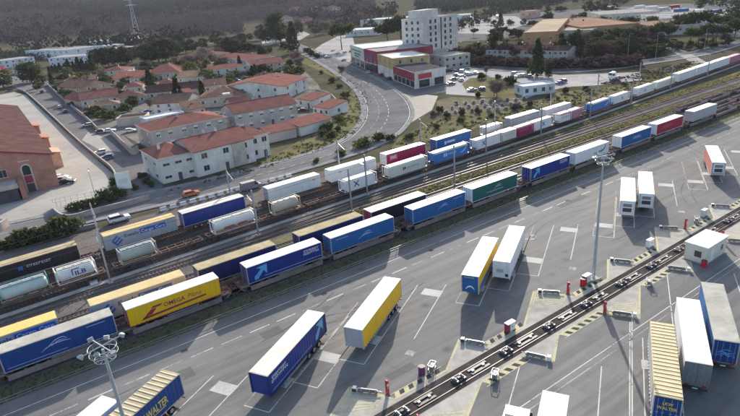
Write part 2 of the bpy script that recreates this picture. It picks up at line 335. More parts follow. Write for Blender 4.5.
def print_on(name, vs_, fs, mats, parent, side, x, z, off):
    """put flat artwork on a face: side 'r' (-y), 'l' (+y), 'f' (+x), 'b' (-x); x,z its left-bottom as read"""
    mp = {'r': lambda a, b: (x+a, -off, z+b), 'l': lambda a, b: (x-a, off, z+b), 'f': lambda a, b: (off, x+a, z+b), 'b': lambda a, b: (-off, x-a, z+b)}[side]
    me = bpy.data.meshes.new(name); me.from_pydata([mp(a, b) for a, b in vs_], [], fs); me.materials.append(M[mats] if isinstance(mats, str) else mats); me.update()
    return add(name, me, parent)
def stroke(pts, w):
    """flat brush stroke through 2-D points, tapered ends"""
    P = catmull(pts, 5); n = len(P); L = []; Rr = []
    for i, p in enumerate(P):
        a = P[max(i-1, 0)]; b = P[min(i+1, n-1)]; t = (b-a).normalized(); q = Vector((-t.y, t.x)); k = w*(0.25+0.75*math.sin(math.pi*min(max(i/(n-1), 0.04), 0.96)))/2
        L.append(p+q*k); Rr.append(p-q*k)
    vs_ = [tuple(p) for p in Rr] + [tuple(p) for p in L]; fs = [(i, i+1, n+i+1, n+i) for i in range(n-1)]
    return vs_, fs
def merge_art(*arts):
    V = []; Fs = []
    for v, f in arts:
        n = len(V); V += v; Fs += [tuple(n+i for i in q) for q in f]
    return V, Fs
def rects(lst): return merge_art(*[([(a, c), (b, c), (b, d), (a, d)], [(0, 1, 2, 3)]) for a, b, c, d in lst])
# ================================================================== SETTING
def hill(x, y):
    r = math.hypot(x, y); az = math.degrees(math.atan2(x, y)); left = min(max((25-az)/60, 0), 1.3)
    q = min(max((r-820)/1900, 0), 1); q = q*q*(3-2*q)
    wob = 1 + 0.16*math.sin(x*0.004+1.3)*math.cos(y*0.0031) + 0.07*math.sin(x*0.011+y*0.007)
    return q*(42 + 88*left)*wob
def Gh(u, v):
    """survey point -> world, on the rising ground"""
    d = _fw + _rt*((u-370)/FPX) - _up*((v-208)/FPX); hz = math.hypot(d.x, d.y); d = d/hz
    if d.z < 0 and -CH/d.z < 800: return G(u, v)
    r = 780.0
    while r < 4000 and CH+d.z*r > hill(d.x*r, d.y*r): r += 5
    return Vector((d.x*r, d.y*r, hill(d.x*r, d.y*r)))
mb = MB(); rad = [0, 60, 120, 200, 300, 420, 560, 700, 820, 920, 1020, 1120, 1240, 1370, 1500, 1650, 1800, 2000, 2250, 2500, 2800, 3300, 4000, 5200, 7000, 9500]
na = 120; mb.v.append((0, 0, -0.06))
for r in rad[1:]:
    for i in range(na):
        a = 2*math.pi*i/na; x, y = r*math.sin(a), r*math.cos(a); mb.v.append((x, y, -0.06+hill(x, y)))
for i in range(na): mb.f.append((0, 1+(i+1) % na, 1+i)); mb.m.append(0)
for k in range(len(rad)-2):
    for i in range(na):
        j = (i+1) % na; a = 1+k*na; b = a+na; mb.f.append((a+i, a+j, b+j, b+i)); mb.m.append(0)
struct(mb.build('ground', 'terrain', smooth=True))
def stq(s0, s1, t0, t1): return [ST(s0, t0), ST(s1, t0), ST(s1, t1), ST(s0, t1)]
yard = struct(sheet('yard_pavement', stq(-130, 345, -150, 70.9), 0.0, 'yard'))
def mark(name, pts, m='marking', z=0.006): return sheet(name, pts, z, m, yard)
def stline(s0, t0, s1, t1, w=0.14, m='marking', name='painted_line', z=0.006):
    a = Vector((s0, t0)); b = Vector((s1, t1)); d = (b-a).normalized(); q = Vector((-d.y, d.x))*w/2
    return mark(name, [ST(*p) for p in (a-q, b-q, b+q, a+q)], m, z)
# lane dashes and the edge line beside the fence
for k in range(-14, 66): stline(12.7+4.2*k, 64.6, 15.75+4.2*k, 64.65, 0.2, 'marking_worn' if k % 5 in (1, 4) or k > 24 else 'marking', 'lane_dash')
stline(-60, 68.3, 345, 68.5, 0.14, 'marking')
CA, SA = math.cos(R(31)), math.sin(R(31))
def bay(sc, right_only=False, near=48.3):
    """one slanted parking bay; sc = along-track position of its lower right corner"""
    L = 20.5 if not right_only else 15
    stline(sc, near, sc+L*CA, near+L*SA, 0.13, 'marking')
    if right_only: return
    a, b = sc-1.72*1.03, near+2.95
    stline(sc, near, a, b, 0.13, 'marking'); stline(a, b, a+L*0.93*CA, b+L*0.93*SA, 0.13, 'marking_worn')
for P0 in (-36.2-33.2, -36.2, -3.0, 30.2, 63.4, 96.6, 129.8, 163.0):
    for sc in (19.3, 25.6, 32.3): bay(P0+sc)
    bay(P0+40.4, True)
    for cs, ct in ((16.8, 55.6), (22.7, 52.4), (29.6, 52.5), (35.9, 52.3)):       # painted bay number panels
        q = [(-1.55, 0.9), (0.1, 1.8), (1.6, -0.75), (-0.05, -1.7)]
        mark('bay_panel', [ST(P0+cs+a, ct+b) for a, b in q], 'panel_paint', 0.009)
    mark('painted_patch', [ST(P0+38+a, 46.3+b) for a, b in ((-.6, .3), (.3, .7), (.8, -.3), (-.1, -.7))], 'marking_worn')
    for a, b in ((9, 57.6), (10.2, 58.6), (8.3, 58.3)): mark('worn_arrow', [ST(P0+a+x, b+y) for x, y in ((-.5, 0), (0.1, .25), (.6, -.1), (.1, -.3))], 'marking_worn')
# camera side of the loading track
stline(-60, 31.05, 300, 31.0, 0.12); stline(-60, 30.2, 300, 30.15, 0.12, 'marking_worn')
for P0 in (-66.4, -33.2, 0, 33.2, 66.4, 99.6):
    for sa, ta, ln in ((34.9, 36.2, 34), (28.1, 32.4, 30), (26.1, 29.5, 24), (17.4, 29.5, 14), (44.3, 36.2, 36)):
        stline(P0+sa, ta, P0+sa-ln*CA, ta-ln*SA, 0.13, 'marking')
    mark('bay_panel', [ST(P0+21.6+a, 26.5+b) for a, b in ((0.3, .75), (.85, .1), (-.6, -.85), (-1.2, -.2))], 'panel_paint', 0.009)
# tyre marks: turning arcs left by tractors
M['tyremark'] = worn_paint('tyre_rubber_marks', (0.095, 0.095, 0.097), (0.16, 0.158, 0.158), 0.6)
_r = random.Random(4)
for k in range(26):
    s0, t0 = _r.uniform(-15, 150), _r.uniform(42, 63) if k % 3 else _r.uniform(14, 30); a0 = R(_r.choice((0, 5, 31, 25, -10, 180)))+_r.uniform(-.2, .2); rad = _r.choice((-1, 1))*_r.uniform(14, 40); n = 14; ln = _r.uniform(9, 22); pts = []; x, y = s0, t0
    for i in range(n+1):
        pts.append(ST(x, y).to_2d()); a0 += ln/n/rad; x += ln/n*math.cos(a0); y += ln/n*math.sin(a0)
    if all(abs((p.dot(Vector((N0.x, N0.y))))-38.6) > 8 and p.dot(Vector((N0.x, N0.y))) < 67 for p in pts):
        for d in (-.95, .95): ribbon('tyre_mark', pts, d-.13, d+.13, 0.0035, 'tyremark', yard)
# repaired patches of darker or paler asphalt, drain covers
M['patch_dark'] = asphalt('patch_dark', (0.12, 0.12, 0.121), (0.15, 0.149, 0.149), 0.3, 0.75, A0, 0.03); M['patch_pale'] = asphalt('patch_pale', (0.19, 0.188, 0.185), (0.225, 0.222, 0.218), 0.2, 0.75, A0, 0.03)
for s0, t0, w, h, m in ((5, 60.5, 7, 2.2, 'patch_dark'), (48, 61, 16, 1.6, 'patch_pale'), (88, 63, 9, 2.0, 'patch_dark'), (70, 57.5, 4, 3, 'patch_pale'), (112, 62, 18, 1.4, 'patch_dark'), (40, 27.5, 5, 2.4, 'patch_pale'), (68, 29, 9, 1.2, 'patch_dark'), (22, 61.5, 3, 2, 'patch_dark'), (140, 58, 10, 3, 'patch_pale'), (30, 43.6, 4, 1.2, 'patch_dark'), (55, 46.5, 6, 1.4, 'patch_pale')):
    mark('asphalt_patch', stq(s0, s0+w, t0, t0+h), m, 0.0022)
for s0 in range(-10, 170, 22): mark('drain_cover', stq(s0, s0+.9, 66.3, 67.0), 'hazdark', 0.004)
# loading track with its saw-tooth concrete apron
far, near = [], []
for k in range(-4, 8):
    o = 33.0*k
    far += [(10.3+o, 40.8), (17.3+o, 40.8), (25.6+o, 45.9), (28.4+o, 40.9), (36.3+o, 40.8), (41.9+o, 44.4), (43.2+o, 40.9)]
    near += [(19.0+o, 36.6), (27.4+o, 36.6), (29.8+o, 32.0), (37.8+o, 36.6), (45.4+o, 36.6), (47.1+o, 33.6), (51.9+o, 36.6)]
apron = struct(MB().poly([(*ST(*p)[:2], 0.012) for p in near + far[::-1]]).build('loading_apron', 'concrete'))
def edge_line(pts):
    for a, b in zip(pts, pts[1:]):
        if abs(a[0]-b[0]) + abs(a[1]-b[1]) > 0.2: stline(*a, *b, 0.28, 'hazard', 'yellow_edge_line', 0.018).parent = apron
edge_line(far); edge_line(near)
for k in range(-3, 7):
    o = 33.0*k
    for (s0, s1, t, d) in ((10.3, 17.3, 40.9, 1), (28.4, 36.3, 40.9, 1), (19.0, 27.4, 36.5, -1), (37.8, 45.4, 36.5, -1)):
        n = int((s1-s0)/1.35)
        stline(o+s0, t+d*0.85, o+s1, t+d*0.85, 0.1, 'hazard', 'yellow_edge_line', 0.016).parent = apron
        for i in range(n):
            a = o+s0+i*1.35+0.25; pts = [(a, t+d*.02), (a+.68, t+d*.02), (a+1.05, t+d*.8), (a+.37, t+d*.8)]
            mark('hazard_stripe', [ST(*p) for p in (pts if d > 0 else pts[::-1])], 'hazard', 0.014).parent = apron
            pts = [(p[0]+.68, p[1]) for p in pts]
            mark('hazard_stripe', [ST(*p) for p in (pts if d > 0 else pts[::-1])], 'hazdark', 0.014).parent = apron
    for b0, quad in ((25.6, ((0, 45.5), (2.5, 41.9), (.4, 41.2), (-4.0, 43.0))), (29.8, ((0, 32.4), (-2.3, 35.3), (.4, 36.2), (3.8, 34.6)))):   # hatched corners
        q = [Vector((b0+o+a, b)) for a, b in quad]; at_ = lambda f, g: (q[0].lerp(q[3], f)).lerp(q[1].lerp(q[2], f), g)
        for k2 in range(6):
            f0, f1 = k2/6+.02, k2/6+.10; g0, g1 = .04, .96
            mark('hazard_stripe', [ST(*p) for p in (at_(f0, g0), at_(f0+.06, g1), at_(f1+.06, g1), at_(f1, g0))], 'hazard', 0.02).parent = apron
        for a, b in ((0, 1), (1, 2), (3, 0)): stline(*q[a], *q[b], .16, 'hazard', 'yellow_edge_line', 0.022).parent = apron
M['slotmetal'] = mat('track_slot_metal', (0.07, 0.062, 0.06), 0.6, 0.35, 0.6, coord='w', dirt=0.3)
struct(sheet('track_slot', stq(-130, 260, 37.2, 40.25), 0.02, 'slotmetal'))
def track(name, tf, s0, s1, z, bedw=0, sleepers=True, step=12.0, parent=None):
    """two rails and their sleepers along t = tf(s)"""
    n = max(2, int((s1-s0)/step)); pts = [ST(s0+(s1-s0)*i/n, tf(s0+(s1-s0)*i/n)).to_2d() for i in range(n+1)]
    root = sheet(name, [(*p, 0) for p in (offset(pts, -1.9) + offset(pts, 1.9)[::-1])], z-0.11, 'ballast_dark' if bedw else 'ballast'); struct(root)
    for d in (-0.7525, 0.7525):
        ribbon('rail', pts, d-0.036, d+0.036, z, 'railsteel', root, 0.15)
    if sleepers:
        mb = MB(); L = s1-s0; k = int(L/0.62); a = pts[0]
        for i in range(k):
            s = s0+0.3+0.62*i; t = tf(s); p = ST(s, t); 
            ang = A0+math.atan(tf(s+1)-tf(s)); e = Vector((math.cos(ang), math.sin(ang), 0)); q = Vector((-e.y, e.x, 0))
            c = [p-e*.12-q*1.28, p+e*.12-q*1.28, p+e*.12+q*1.28, p-e*.12+q*1.28]
            mb.poly([(x.x, x.y, z-0.03) for x in c])
        tag(mb.build('sleepers', 'sleeper', root), kind='stuff')
    return root
M['railsteel'] = mat('worn_rail_steel', (0.13, 0.105, 0.095), 0.5, 0.2, 3.0, metal=0.3, coord='w')
M['sleeper'] = mat('concrete_sleeper', (0.165, 0.15, 0.14), 0.9, 0.2, 1.0, coord='w', dirt=0.4)
ld = struct(sheet('loading_track', stq(-130, 260, 37.6, 39.55), 0.026, 'slotmetal'))
for t in (37.82, 39.33):
    ribbon('rail', [ST(-130, t).to_2d(), ST(260, t).to_2d()], -0.06, 0.06, 0.028, 'railsteel', ld, 0.05)
# rail corridor
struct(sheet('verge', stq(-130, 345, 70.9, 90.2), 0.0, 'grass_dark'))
struct(MB().poly([(*ST(s, t)[:2], 0.012) for s, t in ((-130, 84.5), (345, 84.5), (345, 97), (240, 97), (70, 97), (-130, 97))]).build('rail_bed', 'ballast'))
t3 = lambda s: 98.3+0.048*s+max(0, s-150)*0.03
t4 = lambda s: 107.1+0.038*s+max(0, s-150)*0.02
t34 = lambda s: (t3(s)+t4(s))/2
t5 = lambda s: 93.3
def t6(s): q = min(max((s-25)/60, 0), 1); return 93.3+3.1*q*q*(3-2*q)+max(0, s-85)*0.012
bedpts = [(s, t3(s)-3.6) for s in range(-130, 350, 20)]; bedtop = [(s, t4(s)+4.2) for s in range(330, -131, -20)]
struct(MB().poly([(*ST(s, t)[:2], 0.02) for s, t in bedpts+bedtop]).build('train_bed', 'ballast_dark'))
struct(MB().poly([(*ST(s, t)[:2], 0.008) for s, t in ((-130, 109), (40, 112), (90, 114), (60, 124.5), (-20, 124.5), (-130, 126))]).build('gravel_strip', 'ballast'))
struct(MB().poly([(*ST(s, t)[:2], 0.016) for s, t in ((55, 89.2), (345, 89.0), (345, 92.0), (140, 92.0), (95, 91.9))]).build('dry_verge', 'grass_dry'))
struct(MB().poly([(*ST(s, t)[:2], 0.024) for s, t in ((22, 86.6), (60, 86.6), (60, 91.0), (22, 91.0))]).build('dry_verge', 'grass_olive'))
struct(MB().poly([(*ST(s, t)[:2], 0.03) for s, t in ((112, 98.6), (345, 100.9), (345, 106), (200, 104.4))]).build('dry_verge', 'grass_dry'))
struct(MB().poly([(*ST(s, t)[:2], 0.018) for s, t in ((165, 71.8), (345, 71.6), (345, 75.2), (180, 75.0))]).build('green_verge', 'grass_olive'))
track('railway_track', lambda s: 76.4, -130, 345, 0.12)
track('railway_track', lambda s: 81.1, -130, 345, 0.12)
track('railway_track', lambda s: 87.3, -130, 345, 0.12)
track('railway_track', t5, -130, 345, 0.13)
track('railway_track', t6, 27, 345, 0.14)
track('railway_track', t3, -130, 345, 0.15, 1)
track('railway_track', t4, -130, 345, 0.15, 1)
track('railway_track', t34, -130, 345, 0.15, 1)
tp = [ST(s, t3(s)-2.75).to_2d() for s in range(-130, 350, 15)]
struct(ribbon('cable_trough', tp, -0.6, 0.6, 0.03, 'concrete', None, 0.16))
tp = [ST(s, 90.9+max(0, s-60)*0.004).to_2d() for s in range(62, 350, 20)]
struct(ribbon('cable_trough', tp, -0.22, 0.22, 0.03, 'concrete', None, 0.12))
# grass tufts on the verges
def tufts(name, n, region, h, m, seed):
    r = np.random.default_rng(seed); mb = MB()
    for i in range(n):
        s, t = region(r); p = ST(s, t); hh = h*(0.5+r.random()); w = hh*(0.5+0.7*r.random())
        for k in range(2):
            a = r.random()*6.28; d = Vector((math.cos(a), math.sin(a), 0))*w; l = Vector((r.normal(), r.normal(), 0))*hh*0.35
            mb.poly([p-d*.5, p+d*.5, p+d*.35+l+Vector((0, 0, hh)), p-d*.35+l+Vector((0, 0, hh*.8))])
    return tag(mb.build(name, m), kind='stuff')
M['tuft_green'] = foliage('tuft_green', (0.07, 0.09, 0.035), (0.14, 0.14, 0.07))
M['tuft_dry'] = foliage('tuft_dry', (0.30, 0.25, 0.13), (0.17, 0.17, 0.06))
for nm, o in (('verge_grass', tufts('verge_grass', 4200, lambda r: (r.uniform(-40, 230), r.uniform(71.0, 75.0)), 0.17, 'tuft_green', 1)),
              ('dry_grass', tufts('dry_grass', 5200, lambda r: (r.uniform(55, 260), r.uniform(88.9, 92.0)), 0.35, 'tuft_dry', 2)),
              ('dry_grass', tufts('dry_grass', 2600, lambda r: ((lambda s: (s, 98.9+r.random()*min(4.5, (s-112)*0.03+1)))(r.uniform(115, 320))), 0.4, 'tuft_dry', 3))):
    o['label'] = {'verge_grass': 'dark green grass tufts below the front train', 'dry_grass': 'dry straw coloured grass between the railway tracks'}[nm]; o['category'] = 'grass'
# ================================================================== TRAILERS, WAGONS, CONTAINERS
def m_wheel(): 
    def f():
        mb = MB(); mb.tube((0, -.16, 0), (0, .16, 0), .5, n=14, mi=0); mb.tube((0, -.17, 0), (0, -.1, 0), .29, .2, n=10, mi=1); mb.tube((0, .1, 0), (0, .17, 0), .2, .29, n=10, mi=1); return mb.mesh('wheel', ['rubber', 'rim'])
    return cached('twheel', f)
def m_railwheel():
    def f():
        mb = MB(); mb.tube((0, -.07, 0), (0, .07, 0), .46, n=14); mb.tube((0, -.1, 0), (0, -.07, 0), .2, n=8); mb.tube((0, .07, 0), (0, .1, 0), .2, n=8); return mb.mesh('wheel', ['rust'])
    return cached('rwheel', f)
def trailer_parts(root, side, roof, front, rear, frame='alu', reefer=False, ribs=0, L=13.6, side2=None):
    """semi-trailer, +x is its front (kingpin) end, wheels at the back, origin on the ground under its middle"""
    h = L/2; Wd = 1.27
    key = (side, roof, front, rear, L, side2)
    def body():
        mb = MB(); mb.box(-h+.04, h-.04, -Wd, Wd, 1.18, 3.9, faces=(4, 1, 0, 2, 5, 3)); return mb.mesh('body', [side, roof, front, rear, 'dark', side2 or side])
    add('body', cached(('body',)+key, body), root)
    def roofm():
        mb = MB(); mb.box(-h, h, -Wd-.015, Wd+.015, 3.9, 3.985, 0); mb.box(-h+.1, h-.1, -Wd+.1, Wd-.1, 3.985, 4.0, 0)
        for i in range(ribs):
            x = -h+.45+(L-.9)*i/(ribs-1); mb.box(x-.09, x+.09, -Wd+.05, Wd-.05, 4.0, 4.05, 1)
        return mb.mesh('roof', [roof, 'ribtan'])
    add('roof', cached(('roof', roof, ribs, L), roofm), root)
    def post(): return MB().box(-.06, .06, -.06, .065, 1.12, 3.9).mesh('corner_post', [frame])
    for sx in (-1, 1):
        for sy in (-1, 1): add('corner_post', cached(('post', frame), post), root, (sx*h, sy*(Wd-.04), 0))
    def rail():
        mb = MB(); mb.box(-h, h, -.06, .06, 1.05, 1.18, 0)
        for i in range(22):
            x = -h+.4+i*(L-.8)/21; mb.box(x-.02, x+.02, -.075, .075, 1.0, 1.32, 1)
        return mb.mesh('side_rail', [frame, 'dark'])
    for sy in (-1, 1): add('side_rail', cached(('rail', frame, L), rail), root, (0, sy*(Wd-.03), 0))
    def doors():
        mb = MB(); mb.box(-.05, 0, .02, Wd-.06, 1.2, 3.86, 0)
        for y in (.35, .85): mb.tube((-.075, y, 1.25), (-.075, y, 3.8), .025, n=5, mi=1); mb.box(-.1, -.05, y-.12, y+.12, 2.0, 2.08, 1)
        return mb.mesh('rear_door', [rear, 'galv'])
    dm = cached(('door', rear), doors)
    for sy in (-1, 1): add('rear_door', dm, root, (-h, 0, 0)).scale = (1, sy, 1)
    def chassis():
        mb = MB()
        for sy in (-1, 1): mb.box(-h+.2, h-.4, sy*.5-.06, sy*.5+.06, .78, 1.05)
        for i in range(9): x = -h+.6+i*(L-1.4)/8; mb.box(x-.04, x+.04, -1.2, 1.2, .95, 1.05)
        mb.box(h-2.0, h-.6, -.55, .55, .95, 1.08); mb.tube((h-1.6, 0, .82), (h-1.6, 0, 1.0), .05, n=8)
        for x in (-h+2.2, -h+3.5, -h+4.8): mb.tube((x, -1.05, .5), (x, 1.05, .5), .09, n=6)
        return mb.mesh('chassis', ['dark'])
    add('chassis', cached(('chassis', L), chassis), root)
    for x in (-h+2.2, -h+3.5, -h+4.8):
        for sy in (-1, 1): add('wheel', m_wheel(), root, (x, sy*1.08, .5))
    def leg():
        mb = MB(); mb.box(-.07, .07, -.07, .07, .25, .95); mb.box(-.05, .05, -.05, .05, .06, .3); mb.box(-.16, .16, -.14, .14, 0.0, .06); mb.tube((-.6, 0, .95), (0, 0, .45), .025, n=5); return mb.mesh('landing_leg', ['steel'])
    for sy in (-1, 1): add('landing_leg', cached('leg', leg), root, (h-3.2, sy*.8, 0))
    def bump():
        mb = MB(); mb.box(-.06, .06, -1.2, 1.2, .48, .62, 0); mb.box(0, .1, -.5, -.4, .6, .95, 0); mb.box(0, .1, .4, .5, .6, .95, 0); mb.box(-.02, .04, -1.22, 1.22, .98, 1.16, 1); return mb.mesh('bumper', ['dark', 'steel'])
    add('bumper', cached('bump', bump), root, (-h-.0, 0, 0))
    def tl():
        mb = MB(); mb.box(-.03, .03, -.22, .22, -.06, .06, 0); mb.box(-.035, .03, .23, .33, -.06, .06, 1); return mb.mesh('tail_light', ['redlight', 'orange'])
    for sy in (-1, 1): add('tail_light', cached('tl', tl), root, (-h-.05, sy*.85, 1.07)).scale = (1, sy, 1)
    def plate():
        mb = MB(); mb.box(-.02, .02, -.26, .26, -.06, .06, 0); return mb.mesh('number_plate', ['white'])
    add('number_plate', cached('plate', plate), root, (-h-.09, 0, .74))
    def guard():
        mb = MB(); mb.box(-2.6, 2.6, -.02, .02, .55, .65); mb.box(-2.6, 2.6, -.02, .02, .75, .85)
        for x in (-2.4, 0, 2.4): mb.box(x-.03, x+.03, -.015, .015, .5, 1.1)
        return mb.mesh('side_guard', ['alu'])
    for sy in (-1, 1): add('side_guard', cached('guard', guard), root, (.6, sy*1.15, 0))
    if reefer:
        def fr():
            mb = MB(); mb.box(0, .42, -.95, .95, 1.9, 3.75, 0); mb.box(.42, .46, -.75, .75, 2.0, 2.75, 1); mb.box(.42, .45, -.8, .8, 2.95, 3.6, 2)
            for i in range(5): z = 3.02+.12*i; mb.box(.45, .47, -.7, .7, z, z+.05, 1)
            return mb.mesh('cooling_unit', ['white', 'dark', 'galv'])
        add('cooling_unit', cached('fridge', fr), root, (h, 0, 0))
    return root
M['tan_roof'] = mat('tan_tarpaulin', (0.46, 0.385, 0.255), 0.6, 0.14, 0.8, dirt=0.35)
M['grey_roof'] = mat('grey_tarpaulin', (0.45, 0.435, 0.385), 0.6, 0.14, 0.8, dirt=0.35)
M['yellow_roof'] = mat('yellow_tarpaulin', (0.70, 0.52, 0.15), 0.5, 0.07, 0.8, dirt=0.15)
M['cream_roof'] = mat('cream_tarpaulin', (0.64, 0.51, 0.28), 0.6, 0.1, 0.8, dirt=0.15)
M['white_roof'] = mat('white_roof_sheet', (0.78, 0.78, 0.76), 0.5, 0.06, 0.7, dirt=0.25)
M['offwhite_roof'] = mat('offwhite_roof_sheet', (0.64, 0.61, 0.54), 0.55, 0.1, 0.7, dirt=0.35)
M['ribtan'] = mat('roof_rib_tan', (0.62, 0.55, 0.40), 0.55, 0.1, 1.0)
for nm, c in dict(blue=(0.012, 0.058, 0.235), royal=(0.012, 0.036, 0.225), mid=(0.018, 0.115, 0.33), navyc=(0.015, 0.02, 0.11), yellowc=(0.86, 0.50, 0.012), redc=(0.40, 0.02, 0.05), crimson=(0.36, 0.012, 0.07),
                 greenc=(0.02, 0.12, 0.105), blackc=(0.02, 0.018, 0.024), silver=(0.36, 0.38, 0.42), whitec=(0.74, 0.75, 0.76), greyc=(0.42, 0.43, 0.46), pink=(0.45, 0.20, 0.27), sky=(0.06, 0.20, 0.50), pinkred=(0.50, 0.16, 0.15), magenta=(0.30, 0.02, 0.10)).items():
    M[nm] = curtain('side_'+nm, c)
def trailer(label, loc, rz, side, roof, front=None, rear=None, group=None, **k):
    root = thing('semi_trailer', label, 'trailer', loc, rz, group)
    return trailer_parts(root, side, roof, front or side, rear or side, **k)
def wave_logo(root, side, x, z, k=1.0, m='palewhite'):
    a = merge_art(stroke([(0, 0), (.9*k, .42*k), (1.9*k, .5*k), (2.9*k, .38*k)], .09*k), stroke([(.7*k, .35*k), (1.5*k, .85*k), (2.2*k, .95*k), (2.6*k, .62*k)], .08*k), stroke([(1.0*k, .3*k), (1.8*k, .68*k), (2.5*k, .55*k)], .06*k))
    print_on('printed_emblem', *a, m, root, side, x, z, 1.276)
def block_text(w, h, rows, seed):
    """lettering too small to read: rows of upright strokes"""
    r = random.Random(seed); out = []; hh = h/rows
    for j in range(rows):
        x = 0 if j == rows-1 else w*0.04
        while x < w*(0.97 if j % 2 else 0.9):
            b = r.uniform(.05, .09)*w; z0 = h-(j+1)*hh+hh*.16; z1 = z0+hh*.68
            out.append((x, x+b*.3, z0, z1)); out.append((x+b*.3, x+b, z1-hh*.2, z1))
            if r.random() < .6: out.append((x+b*.3, x+b, z0, z0+hh*.2))
            x += b*1.35
    return rects(out)
def text_on(root, txt, m, side, x, z, size, width, off=1.276, bold=0.012, shear=0.0, name='lettering'):
    v, f = text_mesh(txt, size, width, bold, shear); return print_on(name, v, f, m, root, side, x, z, off)
# ---- wagons
def bogie(root, x, z=0.0):
    def fr():
        mb = MB()
        for sy in (-1, 1):
            mb.box(-1.35, 1.35, sy*1.0-.08, sy*1.0+.08, .55, .78); mb.box(-1.1, -.7, sy*1.0-.1, sy*1.0+.1, .35, .62); mb.box(.7, 1.1, sy*1.0-.1, sy*1.0+.1, .35, .62)
        mb.box(-.3, .3, -1.1, 1.1, .55, .85)
        for sx in (-.9, .9): mb.tube((sx, -.9, .46), (sx, .9, .46), .08, n=6)
        return mb.mesh('bogie', ['wagon_dark'])
    b = add('bogie', cached('bogie', fr), root, (x, 0, z))
    for sx in (-.9, .9):
        for sy in (-.75, .75): add('wheel', m_railwheel(), b, (sx, sy, .46))
    return b
RZ = 0.27    # rail head height
def buffers(root, x1, x0):
    bm = cached('buf', lambda: MB().tube((0, 0, .75), (.35, 0, .75), .09, n=8).tube((.35, 0, .75), (.42, 0, .75), .22, n=10).mesh('buffer', ['dark']))
    for sy in (-.87, .87): add('buffer', bm, root, (x1, sy, 0)); add('buffer', bm, root, (x0, sy, 0), math.pi)
def low_wagon(s0, t, label, group, empty=False):
    """articulated low-floor wagon: two turning pockets on three bogies; x = 0 at its left end"""
    root = thing('low_floor_wagon', label, 'wagon', ST(s0-2.1, t, RZ), A0, group)
    def pocket():
        mb = MB(); mb.box(-6.1, 6.1, -1.25, 1.25, .02, .12, 0)
        for sy in (-1, 1):
            mb.box(-6.6, 6.6, sy*1.40-.07, sy*1.40+.07, .06, .72, 1); mb.box(-6.6, 6.6, sy*1.40-.12, sy*1.40+.12, .72, .84, 1)
            for i in range(12): x = -6.0+i*1.09; mb.box(x-.05, x+.05, sy*1.49-.03, sy*1.49+.03, .1, .7, 1)
        return mb.mesh('pocket', ['wagon_dark', 'wagon'])
    pm = cached('pocket', pocket)
    def plat():
        mb = MB(); mb.box(-1.5, 1.5, -1.3, 1.3, .92, 1.06, 0); mb.prism([(-2.3, .35), (-1.5, 1.0), (-1.5, .8), (-2.2, .2)], -1.2, 1.2, 0); mb.prism([(2.3, .35), (1.5, 1.0), (1.5, .8), (2.2, .2)], -1.2, 1.2, 0)
        mb.box(-1.5, 1.5, -.12, .12, 1.06, 1.35, 1); mb.box(-.15, .15, -1.25, 1.25, 1.06, 1.3, 1)
        for a, b in ((-1.2, -1), (1.2, 1), (-1.2, 1), (1.2, -1)): mb.hexa([(0, 0, 1.06), (a*.3, b*.1, 1.06), (a, b, 1.06), (a-.2*a, b, 1.06), (0, 0, 1.2), (a*.3, b*.1, 1.2), (a, b, 1.2), (a-.2*a, b, 1.2)], 1)
        return mb.mesh('end_platform', ['wagon', 'rust'])
    pl = cached('plat', plat)
    for x in (8.9, 24.3): add('pocket', pm, root, (x, 0, 0))
    for x in (.6, 16.6, 32.6): add('end_platform', pl, root, (x, 0, 0)); bogie(root, x)
    buffers(root, 33.9, -.7)
    return root
def flat_wagon(s0, s1, tf, label, group):
    L = s1-s0; s = (s0+s1)/2; a = A0+math.atan(tf(s+1)-tf(s))
    root = thing('container_wagon', label, 'wagon', ST(s, tf(s), RZ), a, group)
    def fr():
        mb = MB()
        for sy in (-1, 1):
            mb.box(-L/2, L/2, sy*1.1-.09, sy*1.1+.09, .78, 1.0); mb.box(-L/2+3, L/2-3, sy*1.1-.07, sy*1.1+.07, .55, .8)
        mb.box(-L/2, L/2, -.25, .25, .7, .95)
        n = int(L/1.6)
        for i in range(n+1): x = -L/2+.1+i*(L-.2)/n; mb.box(x-.1, x+.1, -1.2, 1.2, .82, .98, 0)
        for x in (-L/2, L/2): mb.box(x-.08, x+.08, -1.25, 1.25, .6, 1.02)
        for x in (-L/2+.3, 0, L/2-.3):
            for sy in (-1, 1): mb.box(x-.12, x+.12, sy*1.2-.05, sy*1.2+.1, .95, 1.1, 1)
        return mb.mesh('frame', ['rust', 'wagon'])
    add('frame', cached(('fw', round(L, 1)), fr), root); bogie(root, -L/2+2.0); bogie(root, L/2-2.0)
    buffers(root, L/2, -L/2)
    return root
FL = RZ+1.03      # container floor height
